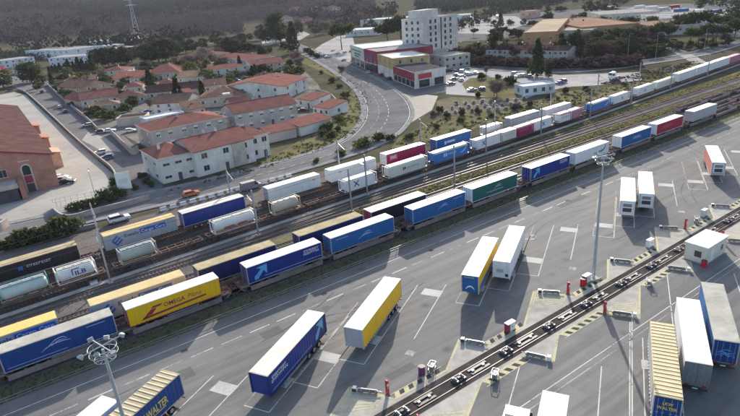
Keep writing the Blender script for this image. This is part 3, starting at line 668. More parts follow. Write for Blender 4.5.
def tank(s0, L, tf, label, body='whitec', frame='whitec', walk='galv', band=None, group='tank containers on the back train'):
    s = s0+L/2; a = A0+math.atan(tf(s+1)-tf(s)); root = thing('tank_container', label, 'tank container', ST(s, tf(s), FL), a, group); h = L/2
    def tk():
        mb = MB(); x = h-.16; mb.lathe_x([(-x, .02), (-x+.03, .45), (-x+.14, .8), (-x+.34, 1.05), (-x+.55, 1.13), (x-.55, 1.13), (x-.34, 1.05), (x-.14, .8), (x-.03, .45), (x, .02)], 1.36, 18)
        return mb.mesh('tank', [body], True)
    add('tank', cached(('tank', body, L), tk), root)
    def fr():
        mb = MB()
        for sx in (-1, 1):
            for sy in (-1, 1): mb.box(sx*h-.08*sx-.08, sx*h-.08*sx+.08, sy*1.13-.08, sy*1.13+.08, .06, 2.59)
            mb.box(sx*h-.08*sx-.07, sx*h-.08*sx+.07, -1.1, 1.1, 2.45, 2.58); mb.box(sx*h-.08*sx-.07, sx*h-.08*sx+.07, -1.1, 1.1, .06, .2)
            mb.tube((sx*(h-.08), -1.1, .2), (sx*(h-.08), 0, 1.3), .05, n=5); mb.tube((sx*(h-.08), 1.1, .2), (sx*(h-.08), 0, 1.3), .05, n=5)
        for sy in (-1, 1):
            mb.box(-h, h, sy*1.16-.05, sy*1.16+.05, .06, .18); mb.box(-h+.2, h-.2, sy*1.15-.035, sy*1.15+.035, 2.5, 2.57)
        return mb.mesh('frame', [frame])
    add('frame', cached(('tfr', frame, L), fr), root)
    def wk():
        mb = MB(); mb.box(-h+.4, h-.4, -.5, -.12, 2.52, 2.57); mb.box(-h+.4, h-.4, .12, .5, 2.52, 2.57)
        for x in (-h*.45, 0, h*.45): mb.tube((x, 0, 2.4), (x, 0, 2.66), .24, n=10)
        mb.box(-h*.45-.4, h*.45+.4, -.6, -.55, 2.56, 2.62); return mb.mesh('walkway', [walk])
    add('walkway', cached(('twk', walk, L), wk), root)
    def ld():
        mb = MB()
        for y in (-.6, -.25): mb.tube((-h-.02, y, .2), (-h-.02, y, 2.5), .025, n=5)
        for i in range(8): z = .4+.28*i; mb.tube((-h-.02, -.6, z), (-h-.02, -.25, z), .018, n=4)
        return mb.mesh('ladder', ['galv'])
    add('ladder', cached(('tld', L), ld), root)
    if band:
        def bd():
            mb = MB(); n = 14
            for (x0, x1) in ((-h*.55, -h*.06), (h*.08, h*.55)):
                for i in range(3):
                    a0 = R(196+i*9); a1 = R(205+i*9); r = 1.14
                    mb.poly([(x0, r*math.cos(a0), 1.36+r*math.sin(a0)), (x0, r*math.cos(a1), 1.36+r*math.sin(a1)), (x1, r*math.cos(a1), 1.36+r*math.sin(a1)), (x1, r*math.cos(a0), 1.36+r*math.sin(a0))])
            return mb.mesh('painted_band', [band])
        add('painted_band', cached(('tbd', band, L), bd), root)
    return root
def swapbox(s0, L, tf, label, side, roof, H=2.75, round_top=False, name='swap_body', group='swap bodies on the back train', cat='container'):
    """swap body or box container; round_top = bulk vessel with chamfered shoulders and open end frames"""
    s = s0+L/2; a = A0+math.atan(tf(s+1)-tf(s)); root = thing(name, label, cat, ST(s, tf(s), FL), a, group); h = L/2
    def bd():
        mb = MB(); e = .45 if round_top else 0.0
        prof = [(-1.22, .14), (1.22, .14), (1.22, H-.45), (.95, H-.08), (.5, H), (-.5, H), (-.95, H-.08), (-1.22, H-.45)] if round_top else [(-1.22, .1), (1.22, .1), (1.22, H-.06), (-1.22, H-.06)]
        n = len(prof); ends = [(-h+e, 1.0), (h-e, 1.0)] if not round_top else [(-h+.18, .72), (-h+e+.25, 1.0), (h-e-.25, 1.0), (h-.18, .72)]
        for x, k in ends: mb.v += [(x, y*k, H/2+(z-H/2)*k) for y, z in prof]
        for i in range(len(ends)-1):
            for j in range(n):
                q = (j+1) % n; up = prof[j][1] > H-.5 and prof[q][1] > H-.5
                mb.f.append((i*n+j, i*n+q, (i+1)*n+q, (i+1)*n+j)); mb.m.append(1 if up else 0)
        mb.f.append(tuple(range(n))); mb.f.append(tuple(reversed(range((len(ends)-1)*n, len(ends)*n)))); mb.m += [0, 0]
        return mb.mesh('body', [side, roof])
    add('body', cached(('sb', side, roof, L, H, round_top), bd), root)
    if not round_top:
        def rf(): return MB().box(-h-.01, h+.01, -1.24, 1.24, H-.06, H, 0).mesh('roof', [roof])
        add('roof', cached(('sr', roof, L, H), rf), root)
        def rib():
            mb = MB()
            for i in range(int(L/.55)): x = -h+.3+i*.55; mb.box(x-.05, x+.05, -1.25, -1.22, .2, H-.1); mb.box(x-.05, x+.05, 1.22, 1.25, .2, H-.1)
            return mb.mesh('side_ribs', [side])
        add('side_ribs', cached(('srib', side, L, H), rib), root)
    def fr():
        mb = MB()
        for sx in (-1, 1):
            for sy in (-1, 1): mb.box(sx*(h-.02)-.08, sx*(h-.02)+.08, sy*1.17-.09, sy*1.17+.09, .0, H+.01)
            mb.box(sx*(h-.02)-.06, sx*(h-.02)+.06, -1.15, 1.15, H-.16, H-.02); mb.box(sx*(h-.02)-.06, sx*(h-.02)+.06, -1.15, 1.15, .02, .18)
        for sy in (-1, 1): mb.box(-h, h, sy*1.19-.05, sy*1.19+.05, .0, .14)
        return mb.mesh('frame', [side])
    add('frame', cached(('sf', side, L, H), fr), root)
    def dr():
        mb = MB()
        for sy in (-1, 1):
            mb.box(-h-.05, -h-.0, min(sy*.04, sy*1.1), max(sy*.04, sy*1.1), .2, H-.2, 0)
            for y in (.35, .8): mb.tube((-h-.08, sy*y, .25), (-h-.08, sy*y, H-.25), .025, n=5, mi=1)
        return mb.mesh('end_doors', [side, 'galv'])
    if not round_top: add('end_doors', cached(('sd', side, L, H), dr), root)
    return root
# ------------------------------------------------------------------ front train (low-floor wagons)
FT, FZ = 76.4, RZ+.14
GW = 'articulated low floor wagons of the front train'
for s0, lb in ((-41.3, 'a plain blue trailer at its outer end'), (-7.7, 'the wave emblem trailer and the yellow trailer'), (25.8, 'the light blue arrow trailer and the horse emblem trailer'), (59.5, 'the green trailer and a cream roofed blue one'), (93.3, 'the white swoosh trailer and a deep blue one'), (127.9, 'the red trailer and a blue one'), (161.8, 'the plain grey last trailer')):
    low_wagon(s0, FT, 'low floor wagon carrying ' + lb, GW)
def ft(s0, label, side, roof, t=FT, flip=False, **k):
    return trailer(label, ST(s0+6.8, t, FZ), A0 + (math.pi if flip else 0), side, roof, **k)
ft(-41.3, 'plain blue curtain trailer at the outer left end of front train', 'blue', 'grey_roof')
o = ft(-7.6, 'blue curtain trailer with pale roof and white wave emblem, coupled before the yellow one', 'blue', 'grey_roof'); wave_logo(o, 'r', -2.4, 2.2, 1.25)
print_on('printed_stripe', *rects([(0, 2.4, 0, .06)]), 'palewhite', o, 'r', 3.3, 3.45, 1.276); print_on('printed_stripe', *rects([(0, 7, 0, .05)]), 'palewhite', o, 'r', -6.4, 1.55, 1.276)
o = ft(7.7, 'bright yellow curtain trailer with white roof and red lettering on the front train', 'yellowc', 'white_roof', front='yellowc', rear='redc', frame='maroon')
text_on(o, 'OMEGA', 'maroon', 'r', -1.75, 2.42, .95, 3.1, bold=.02); text_on(o, 'Pilzno', 'maroon', 'r', 1.75, 2.5, .95, 2.1, bold=.004, shear=.35)
print_on('printed_emblem', *merge_art(([(-4.6, 1.5), (5.0, 1.94), (5.0, 2.2), (-4.2, 1.85)], [(0, 1, 2, 3)]), ([(-4.6, 1.5), (-4.2, 1.85), (-3.3, 2.2), (-3.9, 1.55)], [(0, 3, 2, 1)]), ([(-4.0, 1.95), (-3.0, 2.75), (-2.2, 2.75), (-3.0, 1.95)], [(0, 3, 2, 1)]), ([(-3.0, 2.85), (-2.75, 3.15), (-1.3, 3.15), (-1.7, 2.85)], [(0, 3, 2, 1)])), 'maroon', o, 'r', -.55, 0, 1.276)
o = ft(25.8, 'royal blue curtain trailer with white roof and light blue arrow on front train', 'royal', 'white_roof')
ARROW = merge_art(([(0, 0), (.45, 0), (1.35, 1.1), (1.05, 1.4), (0, .5)], [(0, 1, 2, 3, 4)]), ([(.35, 1.75), (1.9, 1.9), (1.75, .45), (1.3, 1.15), (1.1, 1.35)], [(0, 4, 3, 2, 1)]))
def scale_art(a, k, kz=None): return [(x*k, y*(kz or k)) for x, y in a[0]], a[1]
print_on('printed_arrow', *scale_art(ARROW, 1.25, 1.15), 'lblue', o, 'r', -5.7, 1.4, 1.276); print_on('lettering', *block_text(3.0, 1.0, 2, 3), 'white', o, 'r', 3.3, 2.55, 1.276)
print_on('printed_stripe', *rects([(0, 10.6, 0, .06)]), 'palewhite', o, 'r', -4.0, 1.6, 1.276)
o = ft(41.3, 'blue curtain trailer with cream roof and faint white horse emblem, between two bogie gaps', 'mid', 'offwhite_roof'); wave_logo(o, 'r', -1.2, 2.0, 1.1); print_on('printed_stripe', *rects([(0, 2.6, 0, .06)]), 'palewhite', o, 'r', -5.8, 3.3, 1.276)
o = ft(59.5, 'blue curtain trailer with cream roof coupled to the green trailer', 'mid', 'offwhite_roof'); wave_logo(o, 'r', -.5, 2.2, .95)
print_on('printed_stripe', *rects([(0, 2.4, 0, .07)]), 'palewhite', o, 'r', 3.6, 3.3, 1.276)
o = ft(75.1, 'dark green curtain trailer with white roof on the front train', 'greenc', 'white_roof', rear='whitec', front='greenc', frame='whitec'); wave_logo(o, 'r', -.6, 2.3, .9); print_on('lettering', *block_text(5.4, .3, 1, 8), 'palewhite', o, 'r', -2.6, 1.9, 1.276)
o = ft(93.2, 'deep blue curtain trailer with light blue arrow and white print, beyond the green trailer', 'royal', 'white_roof'); print_on('printed_arrow', *scale_art(ARROW, 1.1), 'lblue', o, 'r', -5.9, 1.5, 1.276); print_on('lettering', *block_text(2.8, .9, 2, 5), 'white', o, 'r', 3.2, 2.7, 1.276)
o = ft(108.8, 'white curtain trailer with black swoosh near its end on front train', 'whitec', 'white_roof'); print_on('printed_emblem', *merge_art(stroke([(0, 0), (1.6, .25), (2.6, .9), (2.5, 1.5)], .3), block_text(2.3, .5, 1, 11)), 'black', o, 'r', 2.6, 2.1, 1.276)
o = ft(127.8, 'blue curtain trailer with faint white writing, coupled to the red one', 'mid', 'white_roof', rear='whitec', frame='whitec'); print_on('lettering', *block_text(3.6, .8, 2, 9), 'palewhite', o, 'r', -1.6, 2.2, 1.276)
o = ft(144.2, 'red curtain trailer with white roof on the front train', 'redc', 'white_roof', rear='whitec', frame='whitec'); print_on('lettering', *block_text(4.6, .8, 2, 10), 'pink', o, 'r', -3.6, 2.2, 1.276)
o = ft(163.6, 'plain grey curtain trailer last in the loaded front train', 'greyc', 'white_roof', rear='greyc')
low_wagon(197.0, FT, 'empty low floor wagon beyond the last loaded trailer of front train', 'empty wagons of front train')
low_wagon(231.0, FT, 'empty low floor wagon beyond the last loaded trailer of front train', 'empty wagons of front train')
# ------------------------------------------------------------------ second train
ST2 = 81.1; GW2 = 'low floor wagons of the second train'
for s0, lb in ((-30.2, 'the yellow roofed trailer'), (3.9, 'the cream roofed silver trailer of the second train'), (37.7, 'the red ended trailer of the second train')): low_wagon(s0, ST2, 'low floor wagon under ' + lb, GW2)
for s0 in (188, 222.5, 257): low_wagon(s0, ST2, 'empty low floor wagon standing on the second track', 'empty wagons on the second track')
for s0 in (182, 216, 250): low_wagon(s0, 87.3, 'empty low floor wagon on the third track by the dry verge', 'empty wagons on the third track')
def ewals(o, x, z):
    text_on(o, 'Ewals', 'navy', 'r', x+2.0, z+.75, .95, 2.6, bold=.015); v = rects([(0, 5.0, 0, .95)]); print_on('printed_panel', *v, 'printblue', o, 'r', x+4.9, z+.62, 1.276)
    text_on(o, 'Cargo Care', 'whiteblue', 'r', x+5.1, z+.8, .8, 4.6, 1.28, .01)
    rot = lambda a, b: (.8*a-.6*b, .6*a+.8*b)
    sq = lambda a0, a1, b0, b1: ([rot(a0, b0), rot(a1, b0), rot(a1, b1), rot(a0, b1)], [(0, 1, 2, 3)])
    print_on('printed_emblem', *merge_art(sq(-.75, -.45, -.75, .75), sq(-.45, .75, -.75, -.42), sq(-.45, .75, -.17, .17), sq(-.45, .75, .42, .75)), 'printblue', o, 'r', x+.55, z+.55, 1.276)
M['printblue'] = mat('print_blue', (0.035, 0.10, 0.42), 0.45, 0.05); M['whiteblue'] = mat('print_white', (0.62, 0.66, 0.75), 0.45, 0.05)
o = ft(-14.0, 'silver and blue curtain trailer with bright yellow roof on the second train', 'silver', 'yellow_roof', ST2); ewals(o, -3.4, 2.1)
o = ft(3.9, 'silver curtain trailer with cream roof half hidden behind the yellow trailer', 'silver', 'cream_roof', ST2); ewals(o, -5.2, 1.9)
ft(19.6, 'dark blue trailer with tan roof behind the light blue arrow trailer', 'navyc', 'tan_roof', ST2)
ft(37.7, 'dark blue trailer with tan roof behind the horse emblem trailer', 'navyc', 'tan_roof', ST2)
ft(53.2, 'dark sided trailer with white roof and red end on the second train', 'blackc', 'white_roof', ST2, rear='redc')
# ------------------------------------------------------------------ back train: tanks and swap bodies
GW3 = 'container wagons of the tank train'
for a, b, lb in ((-33, -12.5, 'the outermost green framed tank'), (-11.3, 8.6, 'the lettered white tank and pale green tank'), (10.2, 26.5, 'the weathered grey green tank'), (27.6, 49.3, 'the pink banded tank and the beige tank'), (50.3, 70.6, 'the white body with large blue cross'), (71.8, 101.6, 'the long cream body and bright blue body'), (102.8, 138.8, 'the magenta body and two blue crosses'), (140.2, 155.2, 'the pink bodies'), (156.6, 186, 'the far blue body'), (187.4, 221.5, 'the long cream body before the tall boxes'), (222.5, 260, 'two of the tall white boxes'), (261.0, 290, 'the last tall white box and a pink box')):
    flat_wagon(a, b, t3, 'rusty container wagon under ' + lb, GW3)
M['greentank'] = mat('pale_green_tank', (0.50, 0.60, 0.57), 0.4, 0.1, 1.0, dirt=0.25)
M['tankwhite'] = mat('white_tank', (0.72, 0.72, 0.70), 0.38, 0.08, 1.0, dirt=0.2); M['tankbeige'] = mat('beige_tank', (0.52, 0.47, 0.38), 0.45, 0.12, 1.0, dirt=0.35); M['tankgrey'] = mat('grey_green_tank', (0.42, 0.45, 0.40), 0.45, 0.12, 1.0, dirt=0.35)
M['teal'] = mat('teal_frame', (0.06, 0.22, 0.22), 0.5, 0.1)
tank(-31, 6.06, t3, 'white tank container in green frame furthest along the tank train', 'tankwhite', 'teal')
o = tank(-7.0, 7.1, t3, 'pale green tank container with dark green frame beside the black trailer', 'greentank', 'teal')
o = tank(1.2, 6.2, t3, 'white tank container with black lettering and bracket mark beside the black trailer', 'tankwhite', 'whitec', 'offwhite_roof')
print_on('printed_panel', *rects([(-.1, 2.7, -.12, 1.05)]), 'tankwhite', o, 'r', -.95, 1.0, 1.235)
text_on(o, 'ILB', 'navy', 'r', -.3, 1.1, 1.05, 1.75, 1.245, .03); print_on('printed_bracket', *rects([(0, .16, .1, 1.25), (0, 1.2, 1.1, 1.25)]), 'navy', o, 'r', -.75, 1.05, 1.245)
tank(11.4, 6.4, t3, 'weathered grey green tank container in front of the silver trailer', 'tankgrey', 'tankgrey')
tank(28.9, 9.1, t3, 'long white tank container with rusty pink bands along its side', 'tankwhite', 'whitec', 'offwhite_roof', 'pinkred')
tank(42.0, 6.4, t3, 'stained beige tank container before the empty wagon deck', 'tankbeige', 'tankbeige')
def xmark(o, x, z, k, m='navy'):
    print_on('printed_cross', *merge_art(([(0, 0), (.35*k, 0), (1.6*k, 1.2*k), (1.25*k, 1.2*k)], [(0, 1, 2, 3)]), ([(1.25*k, 0), (1.6*k, 0), (.35*k, 1.2*k), (0, 1.2*k)], [(0, 1, 2, 3)])), m, o, 'r', x, z, 1.235)
o = swapbox(60.0, 9.2, t3, 'white bulk swap body with large blue cross behind the catenary masts', 'whitec', 'offwhite_roof', 2.7, True); xmark(o, -2.2, .75, 1.1)
o = swapbox(72.9, 12.6, t3, 'long cream bulk swap body with small dark mark in front of red trailer', 'cream', 'offwhite_roof', 2.75, True); print_on('printed_mark', *rects([(0, .3, 0, .8), (.4, .9, .25, .8), (1.3, 5.4, .3, .6)]), 'silver', o, 'r', -1.8, .9, 1.235); print_on('printed_mark', *rects([(0, .3, 0, .8), (.4, .9, .25, .8)]), 'black', o, 'r', -1.8, .9, 1.24)
o = swapbox(88.0, 12.9, t3, 'bright blue bulk swap body with white lettering', 'sky', 'offwhite_roof', 2.75, True); print_on('lettering', *merge_art(rects([(0, .55, 0, .9), (.7, 1.25, 0, .9)]), ([(x+1.6, z+.15) for x, z in block_text(3.4, .6, 1, 21)[0]], block_text(3.4, .6, 1, 21)[1])), 'palewhite', o, 'r', -3.2, 1.0, 1.235); print_on('printed_stripe', *stroke([(0, 0), (1.2, .5), (2.4, 1.5)], .3), 'palewhite', o, 'r', 3.1, .7, 1.24)
o = swapbox(103.8, 10.3, t3, 'white bulk swap body with blue cross following the bright blue one', 'whitec', 'offwhite_roof', 2.7, True); xmark(o, -3.2, .8, 1.0)
o = swapbox(114.6, 5.8, t3, 'short cream box container with grey writing on tank train', 'cream', 'white_roof', 2.6); print_on('lettering', *block_text(4.2, .6, 1, 31), 'greyc', o, 'r', -2.1, 1.2, 1.26)
o = swapbox(121.0, 7.2, t3, 'magenta red bulk swap body with pale writing', 'magenta', 'pink', 2.6, True); print_on('lettering', *block_text(4.6, .7, 1, 32), 'pink', o, 'r', -2.6, 1.1, 1.235)
o = swapbox(128.8, 9.2, t3, 'white bulk swap body with blue cross next to the magenta one', 'whitec', 'offwhite_roof', 2.7, True); xmark(o, -1.0, .8, 1.0)
o = swapbox(141.4, 6.1, t3, 'pink and white bulk swap body beside the catenary mast', 'whitec', 'pink', 2.6, True); print_on('lettering', *block_text(4.4, .8, 1, 33), 'pink', o, 'r', -2.2, .9, 1.235)
swapbox(147.8, 5.8, t3, 'faded pink swap body coupled before the far blue one', 'pink', 'pink', 2.6, True)
o = swapbox(159.3, 11.6, t3, 'blue bulk swap body far along the tank train, pale swoosh', 'sky', 'offwhite_roof', 2.75, True); print_on('printed_stripe', *stroke([(0, 0), (1.2, .4), (2.6, 1.5)], .35), 'palewhite', o, 'r', 2.4, .7, 1.24)
o = swapbox(173.4, 10.8, t3, 'white bulk swap body with small cross beyond the far blue one', 'whitec', 'offwhite_roof', 2.7, True); xmark(o, -.4, .8, .8)
o = swapbox(190.0, 12.4, t3, 'white bulk swap body with small cross further along the tank train', 'whitec', 'offwhite_roof', 2.7, True); xmark(o, -1.4, .8, .8)
swapbox(204.6, 15.0, t3, 'long cream bulk swap body before the three tall white boxes', 'cream', 'offwhite_roof', 2.5, True)
GB = 'tall white boxes at the far end of the tank train'
for s0, L in ((222.8, 15.4), (239.6, 18.6), (259.2, 14.6)): swapbox(s0, L, t3, 'tall white box container at far end of tank train', 'whitec', 'white_roof', 3.1, group=GB)
swapbox(275.0, 12.0, t3, 'pink box container behind the tall white boxes', 'pink', 'pink', 2.9)
# ------------------------------------------------------------------ rear train: trailers on pocket wagons
GW4 = 'pocket wagons of the rear train'
for a, b, lb in ((-10, 8.4, 'the black trailer'), (9.6, 41.2, 'the silver trailer with blue lettering'), (43.4, 77.0, 'the two white box trailers'), (78.0, 111.5, 'the crimson trailer'), (112.6, 142, 'the grey curtain trailer'), (143.2, 160, 'the low white swap body')): flat_wagon(a, b, t4, 'rusty wagon of the rear train under ' + lb, GW4)
def rt(s0, label, side, roof, **k):
    s = s0+6.8; return trailer(label, ST(s, t4(s), .42), A0+math.atan(.038), side, roof, **k)
o = rt(-7.6, 'black curtain trailer with tan roof on the rear train', 'blackc', 'tan_roof'); print_on('lettering', *block_text(4.0, .6, 1, 41), 'greyc', o, 'r', -1.6, 2.4, 1.276)
print_on('printed_emblem', *rects([(0, .7, 0, .7)]), 'printblue', o, 'r', -2.9, 2.3, 1.276)
o = rt(10.5, 'silver curtain trailer with cream roof and blue lettering on the rear train', 'silver', 'cream_roof'); ewals(o, -5.2, 1.9)
rt(25.5, 'dark royal blue curtain trailer with ivory roof beside the road barriers', 'royal', 'offwhite_roof')
o = rt(44.8, 'white box trailer on the rear train beside the dark SUV', 'whitec', 'white_roof', frame='whitec', rear='greyc'); print_on('printed_mark', *rects([(0, .9, 0, .4)]), 'greyc', o, 'r', 4.6, 2.9, 1.276)
o = rt(61.4, 'white box trailer coupled ahead of the crimson trailer', 'whitec', 'white_roof', frame='whitec'); print_on('printed_mark', *rects([(0, .9, 0, .4)]), 'greyc', o, 'r', -4.5, 2.9, 1.276)
o = rt(78.4, 'crimson curtain trailer with white label on the rear train', 'crimson', 'white_roof', rear='whitec', frame='whitec'); print_on('printed_panel', *rects([(0, 2.4, 0, 1.3)]), 'pink', o, 'r', -5.6, 2.2, 1.276); print_on('lettering', *block_text(2.0, .8, 1, 42), 'white', o, 'r', -5.4, 2.45, 1.28)
o = rt(96.0, 'blue curtain trailer with ivory roof and pale diagonal print on rear train', 'mid', 'offwhite_roof'); print_on('printed_emblem', *rects([(0, .8, 0, 1.0), (1.0, 4.0, .3, .9)]), 'palewhite', o, 'r', -3.8, 2.0, 1.276)
tank(116.0, 7.2, t4, 'white tank container on the rear train before the grey box', 'tankwhite', 'whitec', group='tanks on the rear train')
o = rt(127.2, 'grey curtain trailer with white roof on the rear train', 'silver', 'white_roof')
swapbox(144.5, 13.5, t4, 'low white swap body at the end of the rear train', 'whitec', 'white_roof', 2.6)
# ================================================================== YARD
HD = R(64.6)
def yt(label, x, y, side, roof, front=None, rear=None, away=False, **k):
    """trailer standing in a bay; its front points to the loading track"""
    return trailer(label, (x, y, 0.0), HD if away else HD+math.pi, side, roof, front, rear, **k)
o = yt('royal blue curtain trailer with pale roof parked alone by the lane dashes', -11.2, 57.15, 'royal', 'offwhite_roof', frame='navyc')
print_on('lettering', *block_text(3.4, 1.0, 2, 51), 'white', o, 'l', 6.2, 2.45, 1.276); print_on('printed_arrow', *scale_art(ARROW, 1.15), 'lblue', o, 'l', -3.9, 1.5, 1.276); print_on('printed_stripe', *rects([(0, 9, 0, .05)]), 'palewhite', o, 'l', 6.2, 1.55, 1.276)
o = yt('yellow curtain trailer with white roof and grey front parked in a bay', -.43, 64.69, 'yellowc', 'white_roof', 'greyc', 'greyc')
o = yt('blue fronted trailer with yellow sides and white roof next to white one', 16.55, 75.74, 'mid', 'white_roof', 'mid', 'mid', side2='yellowc')
print_on('printed_emblem', *merge_art(stroke([(0, 0), (.45, .42), (.9, .42), (1.3, 0)], .26)), 'white', o, 'f', -.65, 1.75, 6.83); print_on('lettering', *block_text(1.6, .22, 1, 52), 'yellow', o, 'f', -.8, 3.55, 6.83); print_on('printed_panel', *rects([(0, 11, 0, .8)]), 'printblue', o, 'l', 6.0, 1.25, 1.277)
o = yt('white box trailer with small dark hatch on its front beside the yellow sided one', 22.0, 79.29, 'whitec', 'white_roof', 'whitec', 'whitec', frame='whitec')
print_on('front_hatch', *rects([(0, .42, 0, .5)]), 'black', o, 'f', .6, 1.45, 6.83); print_on('printed_panel', *rects([(0, 1.0, 0, .55)]), 'greyc', o, 'f', -.7, 2.1, 6.83)
o = yt('blue ended trailer with ribbed tan roof and yellow lettering on its rear', 30.68, 48.48, 'greyc', 'cream_roof', 'blue', 'blue', True, ribs=20)
text_on(o, 'LKW', 'yellow', 'b', .45, 3.05, .5, .95, 6.9, .012); text_on(o, 'WALTER', 'yellow', 'b', .95, 2.5, .5, 1.85, 6.9, .012)
o = yt('white box trailer with ribbed steel rear doors between two tan roofed trailers', 36.43, 53.14, 'whitec', 'white_roof', 'whitec', 'steel', True, frame='steel')
o = yt('tan roofed trailer with blue side and wave painted on blue rear doors', 41.5, 56.37, 'mid', 'grey_roof', 'blue', 'blue', True)
print_on('printed_emblem', *merge_art(stroke([(0, .2), (.6, .5), (1.2, .3), (1.9, .55)], .16), stroke([(.1, 0), (.8, .22), (1.3, .05), (1.8, .2)], .12), stroke([(.4, .6), (1.0, .8), (1.6, .65)], .1)), 'lblue', o, 'b', .95, 2.1, 6.9)
o = yt('white refrigerated trailer with cooling unit beside its twin in the far bays', 50.2, 98.68, 'whitec', 'white_roof', 'whitec', 'whitec', frame='whitec', reefer=True)
o = yt('white refrigerated trailer with grille under the cooling unit, nearer the red trailer', 55.1, 101.45, 'whitec', 'white_roof', 'whitec', 'whitec', frame='whitec', reefer=True)
o = yt('red sided box trailer with white roof standing alone in a far bay', 77.6, 115.6, 'whitec', 'white_roof', 'greyc', 'greyc', frame='whitec', side2='whitec', reefer=True)
for ch in o.children:
    if ch.name.startswith('body'): ch.data = ch.data.copy(); ch.data.materials[0] = M['pinkred']
o = yt('blue curtain trailer with ribbed tan roof and yellow side lettering under the lamp mast', -27.4, 46.6, 'blue', 'tan_roof', 'blue', 'blue', ribs=20)
text_on(o, 'LKW WALTER', 'yellow', 'l', .6, 2.0, 1.35, 5.0, 1.276, .02); print_on('printed_stripe', *rects([(0, 4.2, 0, .1)]), 'yellow', o, 'l', 0.2, 1.75, 1.276)
yt('white box trailer standing next to the lamp mast foot', -32.9, 42.8, 'whitec', 'white_roof', 'whitec', 'whitec', frame='whitec')
yt('cream white box trailer parked beside the white tractor unit', 14.4, 38.1, 'whitec', 'offwhite_roof', 'whitec', 'whitec', True, frame='whitec')
# tractor unit, +x forward
def tractor(label, loc, rz):
    root = thing('truck_tractor', label, 'truck', loc, rz)
    MB().prism([(.0, .95), (2.2, .55), (2.3, 1.0), (2.3, 1.9), (2.05, 2.75), (1.9, 2.95), (.1, 2.95), (.0, 2.8)], -1.22, 1.22).build('cab', 'white', root)
    MB().prism([(.15, 2.95), (1.2, 2.95), (.9, 3.15), (.2, 3.3)], -1.0, 1.0).box(.75, 1.15, -.35, .35, 3.14, 3.22, 0).build('roof_fairing', 'white', root)
    MB().poly([(2.325, -1.1, 1.85), (2.325, 1.1, 1.85), (2.08, 1.05, 2.75), (2.08, -1.05, 2.75)]).build('windscreen', 'glass', root)
    for sy in (-1, 1):
        MB().poly([(1.0, sy*1.225, 1.75), (2.1, sy*1.225, 1.75), (1.95, sy*1.225, 2.55), (1.0, sy*1.225, 2.55)]).build('side_window', 'glass', root)
        MB().box(2.0, 2.15, sy*1.3-.12, sy*1.3+.12, 1.7, 2.5).build('mirror', 'dark', root)
        MB().box(2.28, 2.34, sy*.85-.2, sy*.85+.2, .8, 1.0).build('headlight', 'alu', root)
    MB().box(-3.6, 1.9, -.5, .5, .7, .95).box(-2.6, -1.4, -.55, .55, .95, 1.12).box(-1.2, -.2, -1.15, 1.15, .4, .95).build('chassis', 'dark', root)
    for x in (1.3, -2.1):
        for sy in (-1, 1): add('wheel', m_wheel(), root, (x, sy*1.05, .5))
    return root
tractor('white tractor unit with roof fairing beside the cream white trailer', (12.55, 42.1, 0), R(64.6))
# ---- flood light masts
def mast(loc, label, rz=0):
    root = thing('lamp_mast', label, 'lamp mast', loc, rz, 'flood light masts of the yard')
    MB().tube((0, 0, .25), (0, 0, 19.2), .24, .11, 12).build('pole', 'mast', root, smooth=False)
    MB().box(-.7, .7, -.7, .7, -.02, .28).build('footing', 'concrete', root)
    mb = MB(); n = 20
    for i in range(n):
        a, b = 2*math.pi*i/n, 2*math.pi*(i+1)/n
        for z, r in ((18.4, .8), (18.9, 1.05), (19.4, 1.05)): mb.tube((r*math.cos(a), r*math.sin(a), z), (r*math.cos(b), r*math.sin(b), z), .028, n=5)
        if i % 2 == 0: mb.tube((.8*math.cos(a), .8*math.sin(a), 18.4), (1.05*math.cos(a), 1.05*math.sin(a), 19.4), .02, n=4); mb.tube((0, 0, 18.5), (.8*math.cos(a), .8*math.sin(a), 18.4), .025, n=4)
    mb.build('service_ring', 'mast', root)
    mb = MB()
    for a in (0, math.pi/2): d = Vector((math.cos(a), math.sin(a), 0)); mb.tube(tuple(d*-1.6+Vector((0, 0, 19.5))), tuple(d*1.6+Vector((0, 0, 19.5))), .05, n=6)
    mb.build('cross_arms', 'galv', root)
    def fl():
        m2 = MB(); m2.hexa([(-.1, -.28, -.22), (.3, -.36, -.3), (.3, .36, -.3), (-.1, .28, -.22), (-.1, -.28, .16), (.3, -.36, .26), (.3, .36, .26), (-.1, .28, .16)], 0); m2.box(.3, .32, -.33, .33, -.27, .23, 1); m2.box(-.25, -.1, -.12, .12, -.12, .08, 0); return m2.mesh('flood_light', ['mast', 'galv'])
    for i, (a, r) in enumerate(((0, 1.6), (math.pi/2, 1.6), (math.pi, 1.6), (-math.pi/2, 1.6), (R(45), 1.1), (R(225), 1.1))):
        o = add('flood_light', cached('flood', fl), root, (r*math.cos(a), r*math.sin(a), 19.55)); o.rotation_euler = (0, R(35), a); o.scale = (.62, .62, .62)
    return root
LM = 'tall galvanised flood light mast with ring of lamps at the loading track'
mast((*ST(67.7, 42.2)[:2], 0), LM, .3); mast((*ST(2.0, 41.5)[:2], 0), LM, .9); mast((*ST(133.5, 42.2)[:2], 0), LM, .5)
